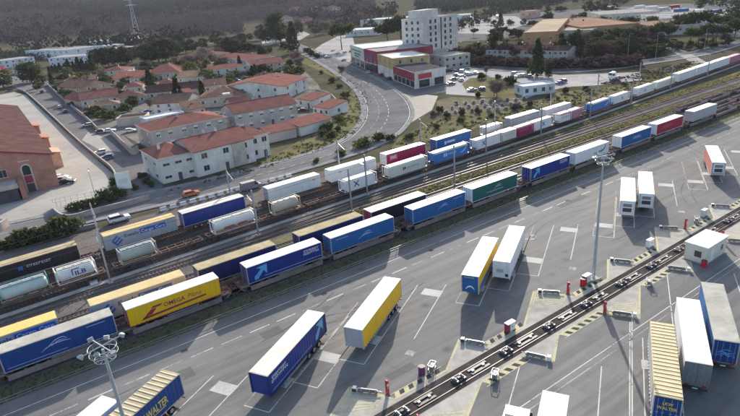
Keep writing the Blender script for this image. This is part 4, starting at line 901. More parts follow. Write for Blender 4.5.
# ---- equipment of the loading stations
def sid(s, t, z=0.02): return ST(s, t, z)
def actuator(s, t, ang, label):
    root = thing('pivot_actuator', label, 'machine', sid(s, t), ang, 'pivot actuators of the loading track')
    MB().box(.4, 2.8, -.16, .16, .1, .4).box(.5, 2.7, -.08, .08, .4, .5).build('beam', 'steel', root)
    for x in (.9, 1.9, 2.6): add('bracket', cached('abr', lambda: MB().box(-.06, .06, -.3, .3, 0, .44).mesh('bracket', ['concrete2'])), root, (x, 0, 0))
    MB().box(-.2, .25, -.25, .25, 0, .55).build('end_block', 'white', root); MB().tube((2.8, 0, .3), (3.3, 0, .26), .07, n=8).build('piston', 'galv', root)
    MB().box(-.2, .3, -.34, -.3, .1, .5).build('end_plate', 'dark', root)
for k in range(-2, 5):
    o = 33.0*k
    for s, t, a in ((25.7, 45.0, -50), (41.8, 43.7, -58)):
        actuator(s+o, t, A0+R(a), 'white ended pivot actuator at saw tooth corner, town side of the loading track')
    for s, t, a in ((29.9, 32.7, 122), (47.0, 34.2, 118)):
        actuator(s+o, t, A0+R(a), 'white ended pivot actuator at saw tooth corner, parking side of the loading track')
    for d in (3.2, 11.3, 19.6, 27.7):
        root = thing('rail_jack', 'dark grey centring jack set between the rails of the loading track', 'machine', sid(d+o, 38.58, .03), A0, 'centring jacks between the rails')
        MB().box(-.9, .9, -.42, .42, 0, .16).build('base_plate', 'dark', root)
        mb = MB()
        for x in (-.55, .55): mb.box(x-.14, x+.14, -.5, .5, .16, .34); mb.tube((x, -.25, .34), (x, .25, .34), .11, n=8)
        mb.build('clamps', 'steel', root); MB().box(-.2, .2, -.15, .15, .16, .42).build('hub', 'dark', root)
    for d, ln in ((6.5, 3.0), (15.0, 3.6), (23.5, 3.0), (31.0, 2.6)):
        root = thing('guide_plate', 'black guide plates lying between the rails of loading track', 'machine', sid(d+o, 38.58, .03), A0, 'guide plates between the rails')
        for sy in (-.35, .35): MB().box(-ln/2, ln/2, sy-.16, sy+.16, 0, .1).build('plate', 'dark', root)
        for x in (-ln/3, ln/4): MB().box(x-.15, x+.15, -.12, .12, 0.0, .22).build('stop_block', 'alu', root)
def redpost(s, t, label):
    root = thing('control_post', label, 'control post', sid(s, t), A0, 'red control posts at the loading track')
    MB().box(-.22, .22, -.2, .2, .0, .12).build('foot', 'concrete2', root); MB().box(-.17, .17, -.14, .14, .12, 1.75).build('housing', 'red', root); MB().prism([(-.17, 1.75), (.17, 1.75), (.08, 1.98), (-.08, 1.98)], -.14, .14).build('cap', 'red', root)
    MB().box(-.11, .11, -.16, -.14, 1.2, 1.55).build('panel', 'white', root); MB().tube((0, -.14, 1.0), (0, -.2, 1.0), .06, n=8).build('button', 'white', root)
for k in range(-2, 4):
    redpost(28.3+33*k, 42.0, 'red control post on the town side of the loading track'); redpost(60.5-33+33*k, 35.6, 'red control post on the parking side of the loading track')
def cart(s, t, label, grp):
    root = thing('tool_cart', label, 'cart', sid(s, t), A0+.5, grp); mb = MB()
    for sx in (-.55, .55):
        for sy in (-.35, .35): mb.box(sx-.03, sx+.03, sy-.03, sy+.03, .12, 1.0)
    mb.box(-.58, .58, -.38, -.33, .95, 1.0); mb.box(-.58, .58, .33, .38, .95, 1.0); mb.box(-.58, -.53, -.38, .38, .95, 1.0); mb.box(.53, .58, -.38, .38, .95, 1.0); mb.build('frame', 'galv', root)
    MB().box(-.58, .58, -.38, .38, .3, .36).box(-.4, .4, -.25, .25, .36, .75).build('tray', 'steel', root)
    mw = cached('cw', lambda: MB().tube((0, -.04, 0), (0, .04, 0), .12, n=8).mesh('wheel', ['rubber']))
    for sx in (-.5, .5):
        for sy in (-.33, .33): add('wheel', mw, root, (sx, sy, .12))
def drum(s, t, label, m='red', r=.35, h=1.0, grp=None):
    root = thing('waste_drum', label, 'drum', sid(s, t), 0, grp); MB().tube((0, 0, 0), (0, 0, h), r, n=14).build('barrel', m, root)
    mb = MB()
    for z in (.03, h*.35, h*.68, h-.03): mb.tube((0, 0, z-.025), (0, 0, z+.025), r+.02, n=14)
    mb.build('hoops', m, root); MB().tube((0, 0, h), (0, 0, h+.04), r-.04, n=14).build('lid', 'dark', root)
drum(33.6, 42.2, 'purple drum beside a wire tool cart at the loading track', 'purple', .42, 1.1); cart(35.0, 41.95, 'wire tool cart beside the purple drum', 'wire tool carts')
drum(65.0, 42.1, 'red drum beside the red and white cabinet near the lamp mast', 'red', .45, 1.1)
def cabinet(s, t, label, m1, m2):
    root = thing('equipment_cabinet', label, 'cabinet', sid(s, t), A0, None); MB().box(-.7, .7, -.3, .3, .05, 1.25).build('housing', m1, root); MB().box(-.72, -.3, -.32, .32, .0, 1.3).build('side_panel', m2, root); MB().box(-.75, .75, -.36, .36, 1.25, 1.32).build('lid', m1, root); MB().box(.1, .16, -.34, -.3, .6, .8).build('handle', 'dark', root)
cabinet(66.1, 42.3, 'red and white equipment cabinet beside the red drum', 'white', 'red'); cabinet(48.2, 41.4, 'white equipment cabinet with red end panel by hazard stripes', 'white', 'maroon')
cabinet(83.8, 42.5, 'white cabinet standing on the hazard stripes before the hut', 'white', 'white'); cabinet(102.2, 42.6, 'large pale cabinet at the saw tooth corner past the hut', 'cream', 'cream')
cart(39.6, 36.1, 'wire tool cart with dark load on parking side of the track', 'wire tool carts'); cart(71.9, 35.9, 'wire tool cart near the hut, parking side', 'wire tool carts'); cart(98.6, 42.2, 'wire tool cart by the pale cabinet past the hut', 'wire tool carts')
drum(82.9, 33.4, 'bright red drum standing against the white hut', 'red', .42, 1.0)
root = thing('white_hut', 'small white hut with flat roof beside the loading track', 'hut', ST(86.6, 35.0, .02), A0)
MB().box(-3.2, 3.2, -1.55, 1.7, 0, 2.85, 0).build('walls', 'cream', root); MB().box(-3.35, 3.35, -1.7, 1.85, 2.85, 3.02).build('roof', 'white_roof', root)
MB().box(1.5, 2.0, -1.6, -1.54, 1.15, 1.95, 0).build('window', 'glass', root); MB().box(-1.9, -1.0, -1.6, -1.55, .1, 2.1).build('door', 'white', root); MB().box(-3.26, -3.2, -.8, .2, 1.0, 2.0).build('window', 'glass', root)
MB().box(-3.4, 3.4, -1.75, 1.9, -.02, .06).build('plinth', 'concrete2', root); MB().box(1.3, 2.1, -1.62, -1.55, 1.0, 1.1).build('window_sill', 'concrete', root)
# ---- fence between yard and railway
def fpost(): return MB().box(-.035, .035, -.035, .035, 0, .95).mesh('post', ['steel'])
for j in range(24):
    s0 = -60+13*j; root = thing('guard_fence', 'low galvanised two rail fence along the railway verge', 'fence', ST(s0, 70.5, 0), A0, 'fence sections along the verge')
    for i in range(5): add('post', cached('fpost', fpost), root, (i*2.6, 0, 0))
    for z in (.55, .92): MB().box(0, 13, -.025, .025, z-.03, z+.03).build('rail', 'steel', root)
# ---- catenary masts
def catenary(s, t, h, side, label, grp):
    root = thing('catenary_mast', label, 'mast', ST(s, t, 0), A0, grp)
    mb = MB(); mb.box(-.13, .13, -.15, -.12, 0, h); mb.box(-.13, .13, .12, .15, 0, h); mb.box(-.02, .02, -.12, .12, 0, h); mb.build('column', 'galv', root)
    MB().box(-.4, .4, -.4, .4, -.02, .25).build('footing', 'concrete', root)
    if side:
        d = side; MB().tube((0, .15*d, h-.7), (0, 3.3*d, h-1.9), .05, n=6).tube((0, .15*d, h-2.6), (0, 2.9*d, h-1.75), .05, n=6).tube((0, 1.2*d, h-2.5), (0, 3.0*d, h-2.35), .03, n=5).build('cantilever', 'galv', root)
        MB().tube((0, .1*d, h-.7), (0, .5*d, h-.85), .09, n=8).tube((0, .1*d, h-2.6), (0, .5*d, h-2.47), .09, n=8).build('insulator', 'maroon', root)
c1 = 'grey catenary mast standing beside the cable trough of the tank train'
for s in (-18, 8.7, 36.3, 64.8): catenary(s, t3(s)-3.25 if s > 60 else 95.1, 9.6, 1, c1, 'catenary masts along the trough')
for s in (56.6, 82.9): catenary(s, 92.2 if s < 60 else 88.6, 9.6, 0, 'plain grey mast without bracket on the dry verge between tracks', 'plain masts on the verge')
for s in (105.5, 129.6, 155.3, 182, 212, 246): catenary(s, t3(s)-3.1, 9.6, 1, 'grey catenary mast beside the swap bodies of the tank train', 'catenary masts by the swap bodies')
for s in (-20, 10.5, 38.3, 67.7, 95.4, 125, 153, 182, 212): catenary(s, t4(s)+3.4 if s > 100 else 111.8+.038*s, 9.6, -1, 'grey catenary mast with bracket arm behind the rear train', 'catenary masts behind the rear train')
# overhead line
M['wire'] = mat('wire_copper', (0.10, 0.09, 0.085), 0.6, 0.1)
for tf, lb in ((t3, 'overhead contact line above the tank train'), (t4, 'overhead contact line above the rear train')):
    root = thing('overhead_line', lb, 'cable', (0, 0, 0))
    for nm, z, rr in (('contact_wire', 6.2, .03), ('messenger_wire', 7.4, .03)):
        mb = MB(); P = [ST(s, tf(s), z+(.45*(2*((s+130) % 28)/28-1)**2 if z > 7 else 0)) for s in np.arange(-130, 346, 7.0)]
        for a, b in zip(P, P[1:]): mb.tube(a, b, rr, n=4, caps=False)
        mb.build(nm, 'wire', root)
root = thing('trackside_box', 'small white relay box beside the cable trough', 'relay box', ST(6.3, 96.6, 0.02), A0); MB().box(-.6, .6, -.35, .35, 0, .55).build('housing', 'white', root); MB().box(-.65, .65, -.4, .4, .55, .62).build('lid', 'galv', root)
# ================================================================== ROADS AND LOTS
def pxs(name, pts, z, m): return struct(sheet(name, [G(*p) for p in pts], z, m))
def gl(pts, n=6): return catmull([G(*p[:2]) for p in pts], n)
# roundabout-bound road that follows the railway and then bends away
def tapered(name, pts, lo, hi, z, mats, parent=None, h=0.0):
    """strip whose two offsets follow lists"""
    L = [offset(pts, hi[i])[i] for i in range(len(pts))]; Rr = [offset(pts, lo[i])[i] for i in range(len(pts))]; mb = MB()
    for i in range(len(pts)-1):
        q = (Rr[i], Rr[i+1], L[i+1], L[i])
        if h: mb.hexa([(p.x, p.y, z) for p in q] + [(p.x, p.y, z+h) for p in q])
        else: mb.poly([(p.x, p.y, z) for p in q])
    return mb.build(name, mats, parent)
RP = [(-90, 252, 5.4), (-30, 240, 5.4), (30, 228, 5.4), (85, 215, 5.4), (140, 202.5, 5.4), (195, 190.5, 5.4), (245, 178.5, 5.4), (290, 166.5, 5.4), (328, 155.5, 5.6), (356, 145.5, 6.2), (377, 132.5, 7.4), (388, 117, 8.4), (386.5, 103.5, 8.6), (377.5, 91.5, 8.2), (362, 80, 7.6), (338, 66, 7.0), (312, 53.5, 6.6), (291, 44.8, 6.6), (268, 40, 6.6), (240, 41, 6), (205, 44, 5)]
RC = gl(RP, 8); RW = []
for i in range(len(RP)-1): RW += [RP[i][2]+(RP[i+1][2]-RP[i][2])*k/8 for k in range(8)]
RW.append(RP[-1][2])
road = struct(tapered('main_road', RC, [-w for w in RW], RW, 0.06, 'street'))
struct(tapered('pavement', RC, RW, [w+2.2 for w in RW], -0.02, 'concrete2', None, 0.2)); struct(tapered('pavement', RC, [-w-1.3 for w in RW], [-w for w in RW], -0.02, 'concrete2', None, 0.2))
tapered('edge_line', RC, [w-.55 for w in RW], [w-.38 for w in RW], 0.068, 'marking', road); tapered('edge_line', RC, [-w+.38 for w in RW], [-w+.55 for w in RW], 0.068, 'marking', road)
for i in range(0, len(RC)-1, 2):
    ribbon('centre_dash', RC[i:i+2], -.09, .09, 0.068, 'marking', road)
    if RW[i] > 6.5: ribbon('lane_dash', RC[i:i+2], 3.6, 3.75, 0.068, 'marking_worn', road)
struct(ribbon('service_road', gl([(-60, 215), (0, 221)], 4), -1, 1, 0.02, 'street'))
pxs('street', [(12, 86), (38, 74), (60, 89), (90, 118), (118, 130), (139, 150), (163, 186), (150, 197), (126, 199), (117, 176), (75, 139), (27, 94)], 0.01, 'street')
pxs('street', [(38, 74), (12, 86), (-60, 96), (-60, 84)], 0.012, 'street')
pxs('forecourt', [(-80, 110), (14, 92), (26, 95), (75, 140), (116, 176), (124, 198), (90, 210), (62, 217), (56, 224), (0, 246), (-90, 266)], 0.0, 'pale_lot')
pxs('town_ground', [(62, 98), (100, 82), (140, 72), (200, 60), (255, 56), (300, 66), (318, 84), (330, 108), (300, 128), (262, 140), (200, 150), (150, 150), (118, 132), (90, 122)], 0.001, 'town_ground')
pxs('pale_patch', [(88, 132), (106, 138), (122, 152), (100, 150), (82, 140)], 0.02, 'pale_lot')
pxs('lawn', [(163, 188), (200, 180), (271, 158), (300, 140), (338, 122), (354, 112), (362, 122), (352, 136), (328, 148), (270, 167), (215, 180), (170, 191)], 0.004, 'grass_olive')
pxs('lawn', [(330, 120), (352, 85), (300, 62), (306, 58), (362, 86), (372, 102), (368, 118), (352, 134)], 0.003, 'grass_olive')
pxs('sandy_ground', [(377, 78), (392, 86), (415, 93), (438, 96), (432, 110), (412, 122), (398, 136), (386, 141), (393, 128), (398, 112), (396, 98)], 0.012, 'sand')
pxs('shop_forecourt', [(330, 60), (352, 62), (395, 80), (416, 88.5), (447, 84), (446, 92), (415, 96), (396, 92), (374, 80), (350, 70)], 0.02, 'street')
pxs('car_park', [(446, 94), (446, 83), (424, 66), (470, 65), (520, 71), (560, 75), (640, 72), (642, 80), (600, 85), (566, 87), (540, 93), (520, 101), (500, 98)], 0.008, 'bright_lot')
pxs('grass_island', [(462, 84), (470, 78), (490, 77), (515, 80), (528, 86), (532, 92), (520, 98), (500, 99), (478, 95), (466, 90)], 0.03, 'grass_olive')
pxs('planting_bed', [(436, 101), (452, 97), (522, 99), (530, 102), (512, 108), (470, 115), (440, 116)], 0.014, 'scrub')
pxs('grass_bank', [(398, 138), (440, 118), (512, 109), (560, 92), (600, 88), (640, 82), (700, 62), (700, 66), (640, 88), (560, 108), (480, 127), (420, 147), (385, 158)], 0.006, 'grass_olive')
BR = gl([(380, 52), (425, 61), (470, 66.5), (520, 70), (562, 71), (605, 68), (640, 63), (675, 58), (705, 52), (745, 40)], 6)
struct(ribbon('bypass_road', BR, -5, 5, 0.03, 'street')); struct(ribbon('bypass_pavement', BR, 5, 6.2, 0.0, 'concrete', None, .25)); struct(ribbon('bypass_pavement', BR, -6.2, -5, 0.0, 'concrete', None, .25))
struct(ribbon('side_road', gl([(622, 27), (645, 36), (662, 44), (682, 53), (700, 63)], 6), -3.2, 3.2, 0.045, 'pale_lot'))
pxs('car_park', [(306, 56), (322, 44), (338, 36), (352, 34), (356, 50), (350, 62), (332, 62)], 0.01, 'bright_lot')
pxs('lorry_park', [(446, 33), (440, 22), (470, 16), (515, 16), (530, 22), (500, 34)], 0.01, 'bright_lot')
pxs('lorry_park', [(560, 24), (580, 17), (640, 13), (655, 22), (600, 28)], 0.01, 'bright_lot')
pxs('lorry_park', [(600, 14), (640, 6), (735, 10), (735, 22), (690, 18), (640, 12)], 0.012, 'pale_lot')
pxs('dry_field', [(150, 40), (200, 34), (290, 30), (285, 24), (200, 28), (155, 33)], 0.01, 'grass_dry')
pxs('dry_field', [(262, 46), (300, 40), (310, 34), (300, 30), (262, 38)], 0.014, 'pale_lot')
pxs('far_paving', [(395, 22), (440, 13), (520, 8), (640, 4.5), (760, 2), (760, 38), (700, 34), (660, 36), (600, 31), (520, 37), (455, 42), (430, 36)], 0.004, 'street')
MW = gl([(395, 17), (440, 11), (500, 6.5), (570, 4.0), (650, 2.5), (740, 0.5)], 5)
struct(ribbon('motorway', MW, -9, 9, 0.05, 'street'))
# walls and barriers along the streets
def wall(label, pts, h, th, m, name='boundary_wall', cat='wall', cap=True, n=4, px=True):
    P = gl(pts, n) if px else pts; root = thing(name, label, cat, (0, 0, 0))
    ribbon('masonry', P, -th/2, th/2, -.05, m, root, h+.05)
    if cap: ribbon('coping', P, -th/2-.05, th/2+.05, h, 'concrete', root, .08)
    return root
M['wall_pinkish'] = mat('pink_plaster', (0.44, 0.36, 0.33), 0.85, 0.1, 0.4, coord='w', dirt=0.35)
wall('long low concrete wall between the forecourt and the side street', [(18, 90), (27, 94), (50, 115), (75, 139), (96, 157), (112, 170), (118, 182)], 1.1, .3, 'concrete2')
wall('curved pink plastered wall at the forecourt entrance', [(54, 208), (56, 214), (64, 219.5), (76, 219.5), (90, 215.5), (106, 211.5), (128, 206), (150, 199.5)], 1.3, .3, 'wall_pinkish')
wall('short pink wall with peaked pier at the forecourt gate', [(-12, 236), (0, 232), (9, 226)], 1.9, .35, 'wall_pinkish')
wall('grey retaining wall along the near edge of the main road', [(-60, 264), (0, 248), (60, 234.5), (98, 226.5)], .8, .3, 'concrete2')
wall('street wall before the gabled houses', [(48, 86), (60, 97), (75, 110), (88, 121), (98, 131)], 1.6, .25, 'wall_pinkish')
wall('white parking wall beside the long apartment block', [(111, 134), (124, 147), (133, 155), (139, 152)], 2.2, .25, 'concrete')
tb = thing('thin_fence', 'thin wire fence on the curved entrance wall', 'fence', (0, 0, 0)); P = gl([(54, 207), (72, 203), (98, 198)], 4)
for i in range(0, len(P)): MB().box(P[i].x-.04, P[i].x+.04, P[i].y-.04, P[i].y+.04, 0, 1.9).build('post', 'galv', tb)
ribbon('rail', P, -.03, .03, 1.8, 'galv', tb, .06); ribbon('rail', P, -.03, .03, 1.0, 'galv', tb, .05)
def jersey(): return MB().prism([(-.3, 0), (.3, 0), (.16, .35), (.1, .85), (-.1, .85), (-.16, .35)], -.72, .72).mesh('barrier', ['white'])
for i in range(15):
    s = 26+2.3*i; root = thing('road_barrier', 'white concrete barrier block along the railway side of the road', 'barrier', ST(s, 124.6-.02*max(0, s-45), 0.02), A0+math.pi/2, 'barrier blocks beside the road')
    add('block', cached('jersey', jersey), root); MB().box(-.31, .31, -.5, -.3, -.0, .06).box(-.31, .31, .3, .5, -.0, .06).build('foot', 'concrete2', root)
# ================================================================== BUILDINGS
for nm, c in dict(w_white=(0.68, 0.66, 0.62), w_cream=(0.58, 0.52, 0.42), w_grey=(0.46, 0.44, 0.42), w_salmon=(0.46, 0.235, 0.18), w_peach=(0.60, 0.40, 0.30), w_ochre=(0.52, 0.39, 0.21), w_red=(0.34, 0.085, 0.11), w_bluegrey=(0.66, 0.70, 0.74), w_brick=(0.28, 0.11, 0.10), w_orange=(0.46, 0.27, 0.15), w_beige=(0.52, 0.48, 0.42), w_tower=(0.66, 0.63, 0.59)).items():
    M[nm] = mat('plaster_'+nm[2:], c, 0.85, 0.09, 0.6, dirt=0.34)
M['tile_red'] = rooftile('clay_tiles_red', (0.275, 0.132, 0.11), (0.22, 0.105, 0.09)); M['tile_brown'] = rooftile('clay_tiles_brown', (0.19, 0.115, 0.09), (0.25, 0.16, 0.125)); M['tile_dark'] = rooftile('clay_tiles_dark', (0.088, 0.054, 0.052), (0.125, 0.076, 0.07)); M['tile_pink'] = rooftile('clay_tiles_pink', (0.29, 0.135, 0.11), (0.24, 0.105, 0.085)); M['tile_ochre'] = rooftile('clay_tiles_ochre', (0.36, 0.23, 0.16), (0.29, 0.17, 0.12))
M['roof_cream'] = mat('cream_sheet_roof', (0.46, 0.38, 0.29), 0.8, 0.1, 0.1, dirt=0.25); M['roof_rust'] = mat('rust_sheet_roof', (0.34, 0.225, 0.165), 0.8, 0.14, 0.1, dirt=0.3); M['flat_roof'] = mat('gravel_roof', (0.36, 0.34, 0.33), 0.85, 0.15, 0.5, dirt=0.3); M['flat_dark'] = mat('dark_felt_roof', (0.11, 0.10, 0.11), 0.7, 0.2, 0.4, dirt=0.3); M['flat_white'] = mat('white_membrane', (0.66, 0.65, 0.63), 0.6, 0.06, 0.3, dirt=0.2)
M['shutter'] = mat('shutter_pale', (0.60, 0.60, 0.60), 0.6, 0.08, 2.0); M['shutter_dark'] = mat('shutter_dark', (0.10, 0.09, 0.10), 0.6, 0.1, 2.0)
def win(w=1.2, h=1.3, sh='shutter', kind=0):
    def f():
        mb = MB(); mb.box(-w/2-.08, w/2+.08, -.06, 0, -h/2-.08, h/2+.08, 1); mb.box(-w/2, w/2, -.075, -.06, -h/2, h/2, 0); mb.box(-.03, .03, -.09, -.075, -h/2, h/2, 1); mb.box(-w/2-.15, w/2+.15, -.16, 0, -h/2-.16, -h/2-.08, 1)
        if kind == 0: mb.box(-w-.05, -w/2-.1, -.08, 0, -h/2, h/2, 2); mb.box(w/2+.1, w+.05, -.08, 0, -h/2, h/2, 2)
        if kind == 2: mb.box(-w/2, w/2, -.085, -.075, -h*.05, h/2, 2)
        return mb.mesh('window', ['glass', 'w_white', sh])
    return cached(('win', w, h, sh, kind), f)
FOOT = []
def house(label, fl, fr, ze, depth, roof='gable', rh=1.6, wall='w_white', tile='tile_red', storeys=2, nw=4, cat='house', over=.45, name='house', group=None, chim=1, kind=0, sidew=2, world=None, wsz=(1.1, 1.25)):
    if world: A, B = Vector((*world[0], 0)), Vector((*world[1], 0))
    else: A, B = G(*fl, ze), G(*fr, ze)
    d = B-A; L = math.hypot(d.x, d.y); rz = math.atan2(d.y, d.x); root = thing(name, label, cat, (A.x, A.y, 0), rz, group); D = depth; FOOT.append((A.x, A.y, rz, L, D)); rnd = random.Random(len(label)*7+int(L*10))
    MB().box(0, L, 0, D, -.1, ze).build('walls', wall, root)
    o = over; mb = MB()
    if roof == 'gable':
        zr = ze+rh; th = .16; sl = rh*o/(D/2)
        for y0, y1, s in ((-o, D/2, 1), (D+o, D/2, -1)):
            mb.hexa([(-o, y0, ze-sl), (L+o, y0, ze-sl), (L+o, y1, zr), (-o, y1, zr), (-o, y0, ze-sl+th), (L+o, y0, ze-sl+th), (L+o, y1, zr+th), (-o, y1, zr+th)])
        mb.build('roof', [tile], root)
        MB().poly([(0, 0, ze), (0, D/2, zr-.02), (0, D, ze)]).build('gable_wall', wall, root); MB().poly([(L, 0, ze), (L, D, ze), (L, D/2, zr-.02)]).build('gable_wall', wall, root)
        rt_ = lambda x, y: zr-abs(y-D/2)/(D/2)*rh+th
    elif roof == 'shed':
        zr = ze+rh; mb.hexa([(-o, -o, ze), (L+o, -o, ze), (L+o, D+o, zr), (-o, D+o, zr), (-o, -o, ze+.16), (L+o, -o, ze+.16), (L+o, D+o, zr+.16), (-o, D+o, zr+.16)]); mb.build('roof', [tile], root)
        MB().poly([(0, 0, ze), (0, D, zr), (0, D, ze)]).build('gable_wall', wall, root); MB().poly([(L, 0, ze), (L, D, ze), (L, D, zr)]).build('gable_wall', wall, root); MB().poly([(0, D, ze), (0, D, zr), (L, D, zr), (L, D, ze)]).build('back_wall', wall, root); rt_ = lambda x, y: ze+rh*y/D+.1
    elif roof == 'hip':
        zr = ze+rh; q = min(D/2, L*.48); z0 = ze-.12
        c = [(-o, -o, z0), (L+o, -o, z0), (L+o, D+o, z0), (-o, D+o, z0)]; r1, r2 = (q, D/2, zr), (L-q, D/2, zr)
        mb.poly([c[0], c[1], r2, r1]); mb.poly([c[2], c[3], r1, r2]); mb.poly([c[1], c[2], r2]); mb.poly([c[3], c[0], r1]); mb.poly(c[::-1]); mb.build('roof', [tile], root)
        MB().box(-o-.06, L+o+.06, -o-.06, -o, z0-.06, z0+.06).box(-o-.06, -o, -o, D+o, z0-.06, z0+.06).box(L+o, L+o+.06, -o, D+o, z0-.06, z0+.06).build('gutter', 'shutter', root)
        rt_ = lambda x, y: zr-abs(y-D/2)/(D/2)*rh
    else:
        mb.box(.25, L-.25, .25, D-.25, ze-.02, ze+.05).build('roof', [tile], root)
        MB().box(-.1, L+.1, -.1, .25, ze-.3, ze+.4).box(-.1, L+.1, D-.25, D+.1, ze-.3, ze+.4).box(-.1, .25, .25, D-.25, ze-.3, ze+.4).box(L-.25, L+.1, .25, D-.25, ze-.3, ze+.4).build('parapet', wall, root); rt_ = lambda x, y: ze+.05
    if roof in ('gable', 'hip'):
        q = 0 if roof == 'gable' else min(D/2, L*.48)
        MB().tube((q-(o if roof == 'gable' else 0), D/2, ze+rh+(.14 if roof == 'gable' else 0)), (L-q+(o if roof == 'gable' else 0), D/2, ze+rh+(.14 if roof == 'gable' else 0)), .13, n=6).build('ridge_cap', tile, root)
        x = L*rnd.uniform(.3, .7); mb = MB().tube((x, D/2, ze+rh), (x, D/2, ze+rh+2.2), .035, n=4)
        for i in range(5): mb.box(x-.4+.05*i, x+.4-.05*i, D/2-.02, D/2+.02, ze+rh+1.5+.14*i, ze+rh+1.54+.14*i)
        if L > 8: mb.build('aerial', 'galv', root)
        MB().tube((.15, -.08, 0), (.15, -.08, ze-.1), .05, n=5).build('downpipe', 'shutter', root)
    fh = ze/storeys
    wm = win(wsz[0], wsz[1], 'shutter', kind)
    for k in range(storeys):
        zc = fh*k+fh*.56
        for i in range(nw):
            x = L*(i+.5)/nw+rnd.uniform(-.25, .25)
            if k == 0 and i == nw//2 and cat == 'house': continue
            add('window', wm, root, (x, 0, zc))
        for i in range(sidew):
            y = D*(i+.5)/max(sidew, 1); add('window', wm, root, (0, y, zc), -math.pi/2); add('window', wm, root, (L, y, zc), math.pi/2)
    if cat == 'house' and nw:
        x = L*(nw//2+.5)/nw; MB().box(x-.5, x+.5, -.07, 0, 0, 2.1, 0).box(x+.3, x+.38, -.11, -.07, .95, 1.05, 1).build('door', ['shutter_dark', 'galv'], root)
    for i in range(chim):
        x, y = L*rnd.uniform(.2, .8), D*rnd.uniform(.35, .65); z = rt_(x, y)
        MB().box(x-.3, x+.3, y-.3, y+.3, z-.5, z+.9, 0).box(x-.38, x+.38, y-.38, y+.38, z+.9, z+1.0, 1).build('chimney', [wall, 'concrete2'], root)
    return root, L, rt_
# apartment block by the road: two wings
def stw(s, t): p = ST(s, t); return (p.x, p.y)
a, L, rt_ = house('two storey pale apartment block beside the main road, left wing', None, None, 6.8, 15.5, 'hip', 2.2, 'w_white', 'tile_red', 2, 3, 'house', .35, 'apartment_block', world=(stw(31.7, 145.2), stw(41.5, 145.6)), wsz=(1.7, 1.4), kind=2)
a, L, rt_ = house('two storey pale apartment block beside the main road, projecting middle wing', None, None, 6.9, 16, 'gable', 2.3, 'w_white', 'tile_red', 2, 3, 'house', .35, 'apartment_block', chim=2, world=(stw(40.6, 143.6), stw(58.6, 145.6)), wsz=(1.6, 1.4), kind=0)
MB().box(11.2, 15.2, -.32, -.02, .1, 6.7).build('stair_tower', 'w_beige', a)
house('two storey pale apartment block beside the main road, right wing', None, None, 6.8, 14, 'hip', 2.0, 'w_white', 'tile_red', 2, 2, 'house', .35, 'apartment_block', world=(stw(58.0, 147.3), stw(64.5, 148.2)), wsz=(1.5, 1.4))
house('long two storey apartment block with red roof behind the roadside block', (150.3, 131.5), (225.2, 116.6), 6.5, 17, 'hip', 2.2, 'w_grey', 'tile_red', 2, 6, over=.4, name='apartment_block', wsz=(1.3, 1.2), kind=2)
house('grey fronted apartment block with red roof and cream end', (234, 114), (296, 103), 6.5, 15, 'gable', 2.4, 'w_grey', 'tile_red', 2, 6, name='apartment_block', wsz=(1.3, 1.3), kind=2)
house('low white annex with red roof above the lawn', (300, 127.3), (331.6, 118.4), 3.0, 7, 'shed', 1.3, 'w_white', 'tile_red', 1, 0, 'house', .3, chim=0, sidew=1)
house('low beige garage row with red roof under the grey fronted block', (268, 134), (296, 128), 3.0, 6, 'shed', 1.2, 'w_beige', 'tile_red', 1, 0, 'house', .3, 'garage_row', chim=0, sidew=0)
house('small white garage with red shed roof at the end of the lawn', (313, 107), (329, 109), 3.0, 10, 'shed', 1.4, 'w_white', 'tile_red', 1, 3, 'house', .3, 'garage', chim=0, sidew=1)
house('small red roofed garage beside the parked dark car', (297, 99), (312, 101), 3.2, 10, 'shed', 1.4, 'w_white', 'tile_red', 1, 2, 'house', .3, 'garage', chim=0, sidew=1)
house('white two storey house with low red hip roof, parked cars before it', (213, 70.5), (249, 65), 5.6, 16, 'hip', 2.2, 'w_white', 'tile_red', 2, 4)
house('large white villa with broad red roof beside the bending road', (283, 86.5), (307, 77), 6.0, 34, 'gable', 2.6, 'w_white', 'tile_red', 2, 3, sidew=4)
house('red roofed house behind the white villa', (251, 65.5), (283, 62), 5.0, 22, 'gable', 2.4, 'w_cream', 'tile_red', 2, 4)
house('low pinkish roofed house among dark trees', (215, 57), (246, 60), 4.2, 24, 'hip', 2.4, 'w_white', 'tile_pink', 1, 4)
house('brown hip roofed house with a white skylight', (197, 99), (243, 95), 4.2, 24, 'hip', 3.0, 'w_cream', 'tile_brown', 1, 4)
p = G(226, 93, 5.9); root = thing('roof_light', 'white roof light on the brown hip roof', 'roof light', (p.x, p.y, 5.6), .3); MB().box(-1.6, 1.6, -1.0, 1.0, -.3, .3).build('frame', 'white', root); MB().box(-1.4, 1.4, -.85, .85, .3, .36).build('pane', 'white_roof', root)
house('peach two storey villa with brown roof', (179, 56), (211, 55.5), 6.5, 20, 'hip', 2.6, 'w_peach', 'tile_brown', 2, 4)
house('broad red roofed house with cream front and balcony', (141, 74.5), (179, 71.5), 4.2, 30, 'hip', 4.2, 'w_cream', 'tile_pink', 1, 5)
house('ochre roofed house tucked behind the long dark roof', (176, 77.5), (203, 76), 4.2, 20, 'gable', 2.4, 'w_cream', 'tile_ochre', 1, 3)
house('low cream house with pink tiled roof beside the cypress row', (108, 79.5), (140, 77.5), 3.6, 16, 'shed', 2.6, 'w_cream', 'tile_pink', 1, 4)
house('white house with bright red hip roof by the cypress row', (98, 72), (124, 70), 5.0, 18, 'hip', 2.4, 'w_white', 'tile_red', 2, 3)
house('gabled villa with brown roof and white gable at the side street', (57, 87), (81, 88), 5.0, 18, 'gable', 3.0, 'w_peach', 'tile_brown', 2, 3)
house('rambling house with red roof facing the side street', (80, 100), (118, 95), 4.4, 16, 'gable', 2.6, 'w_beige', 'tile_red', 1, 4)
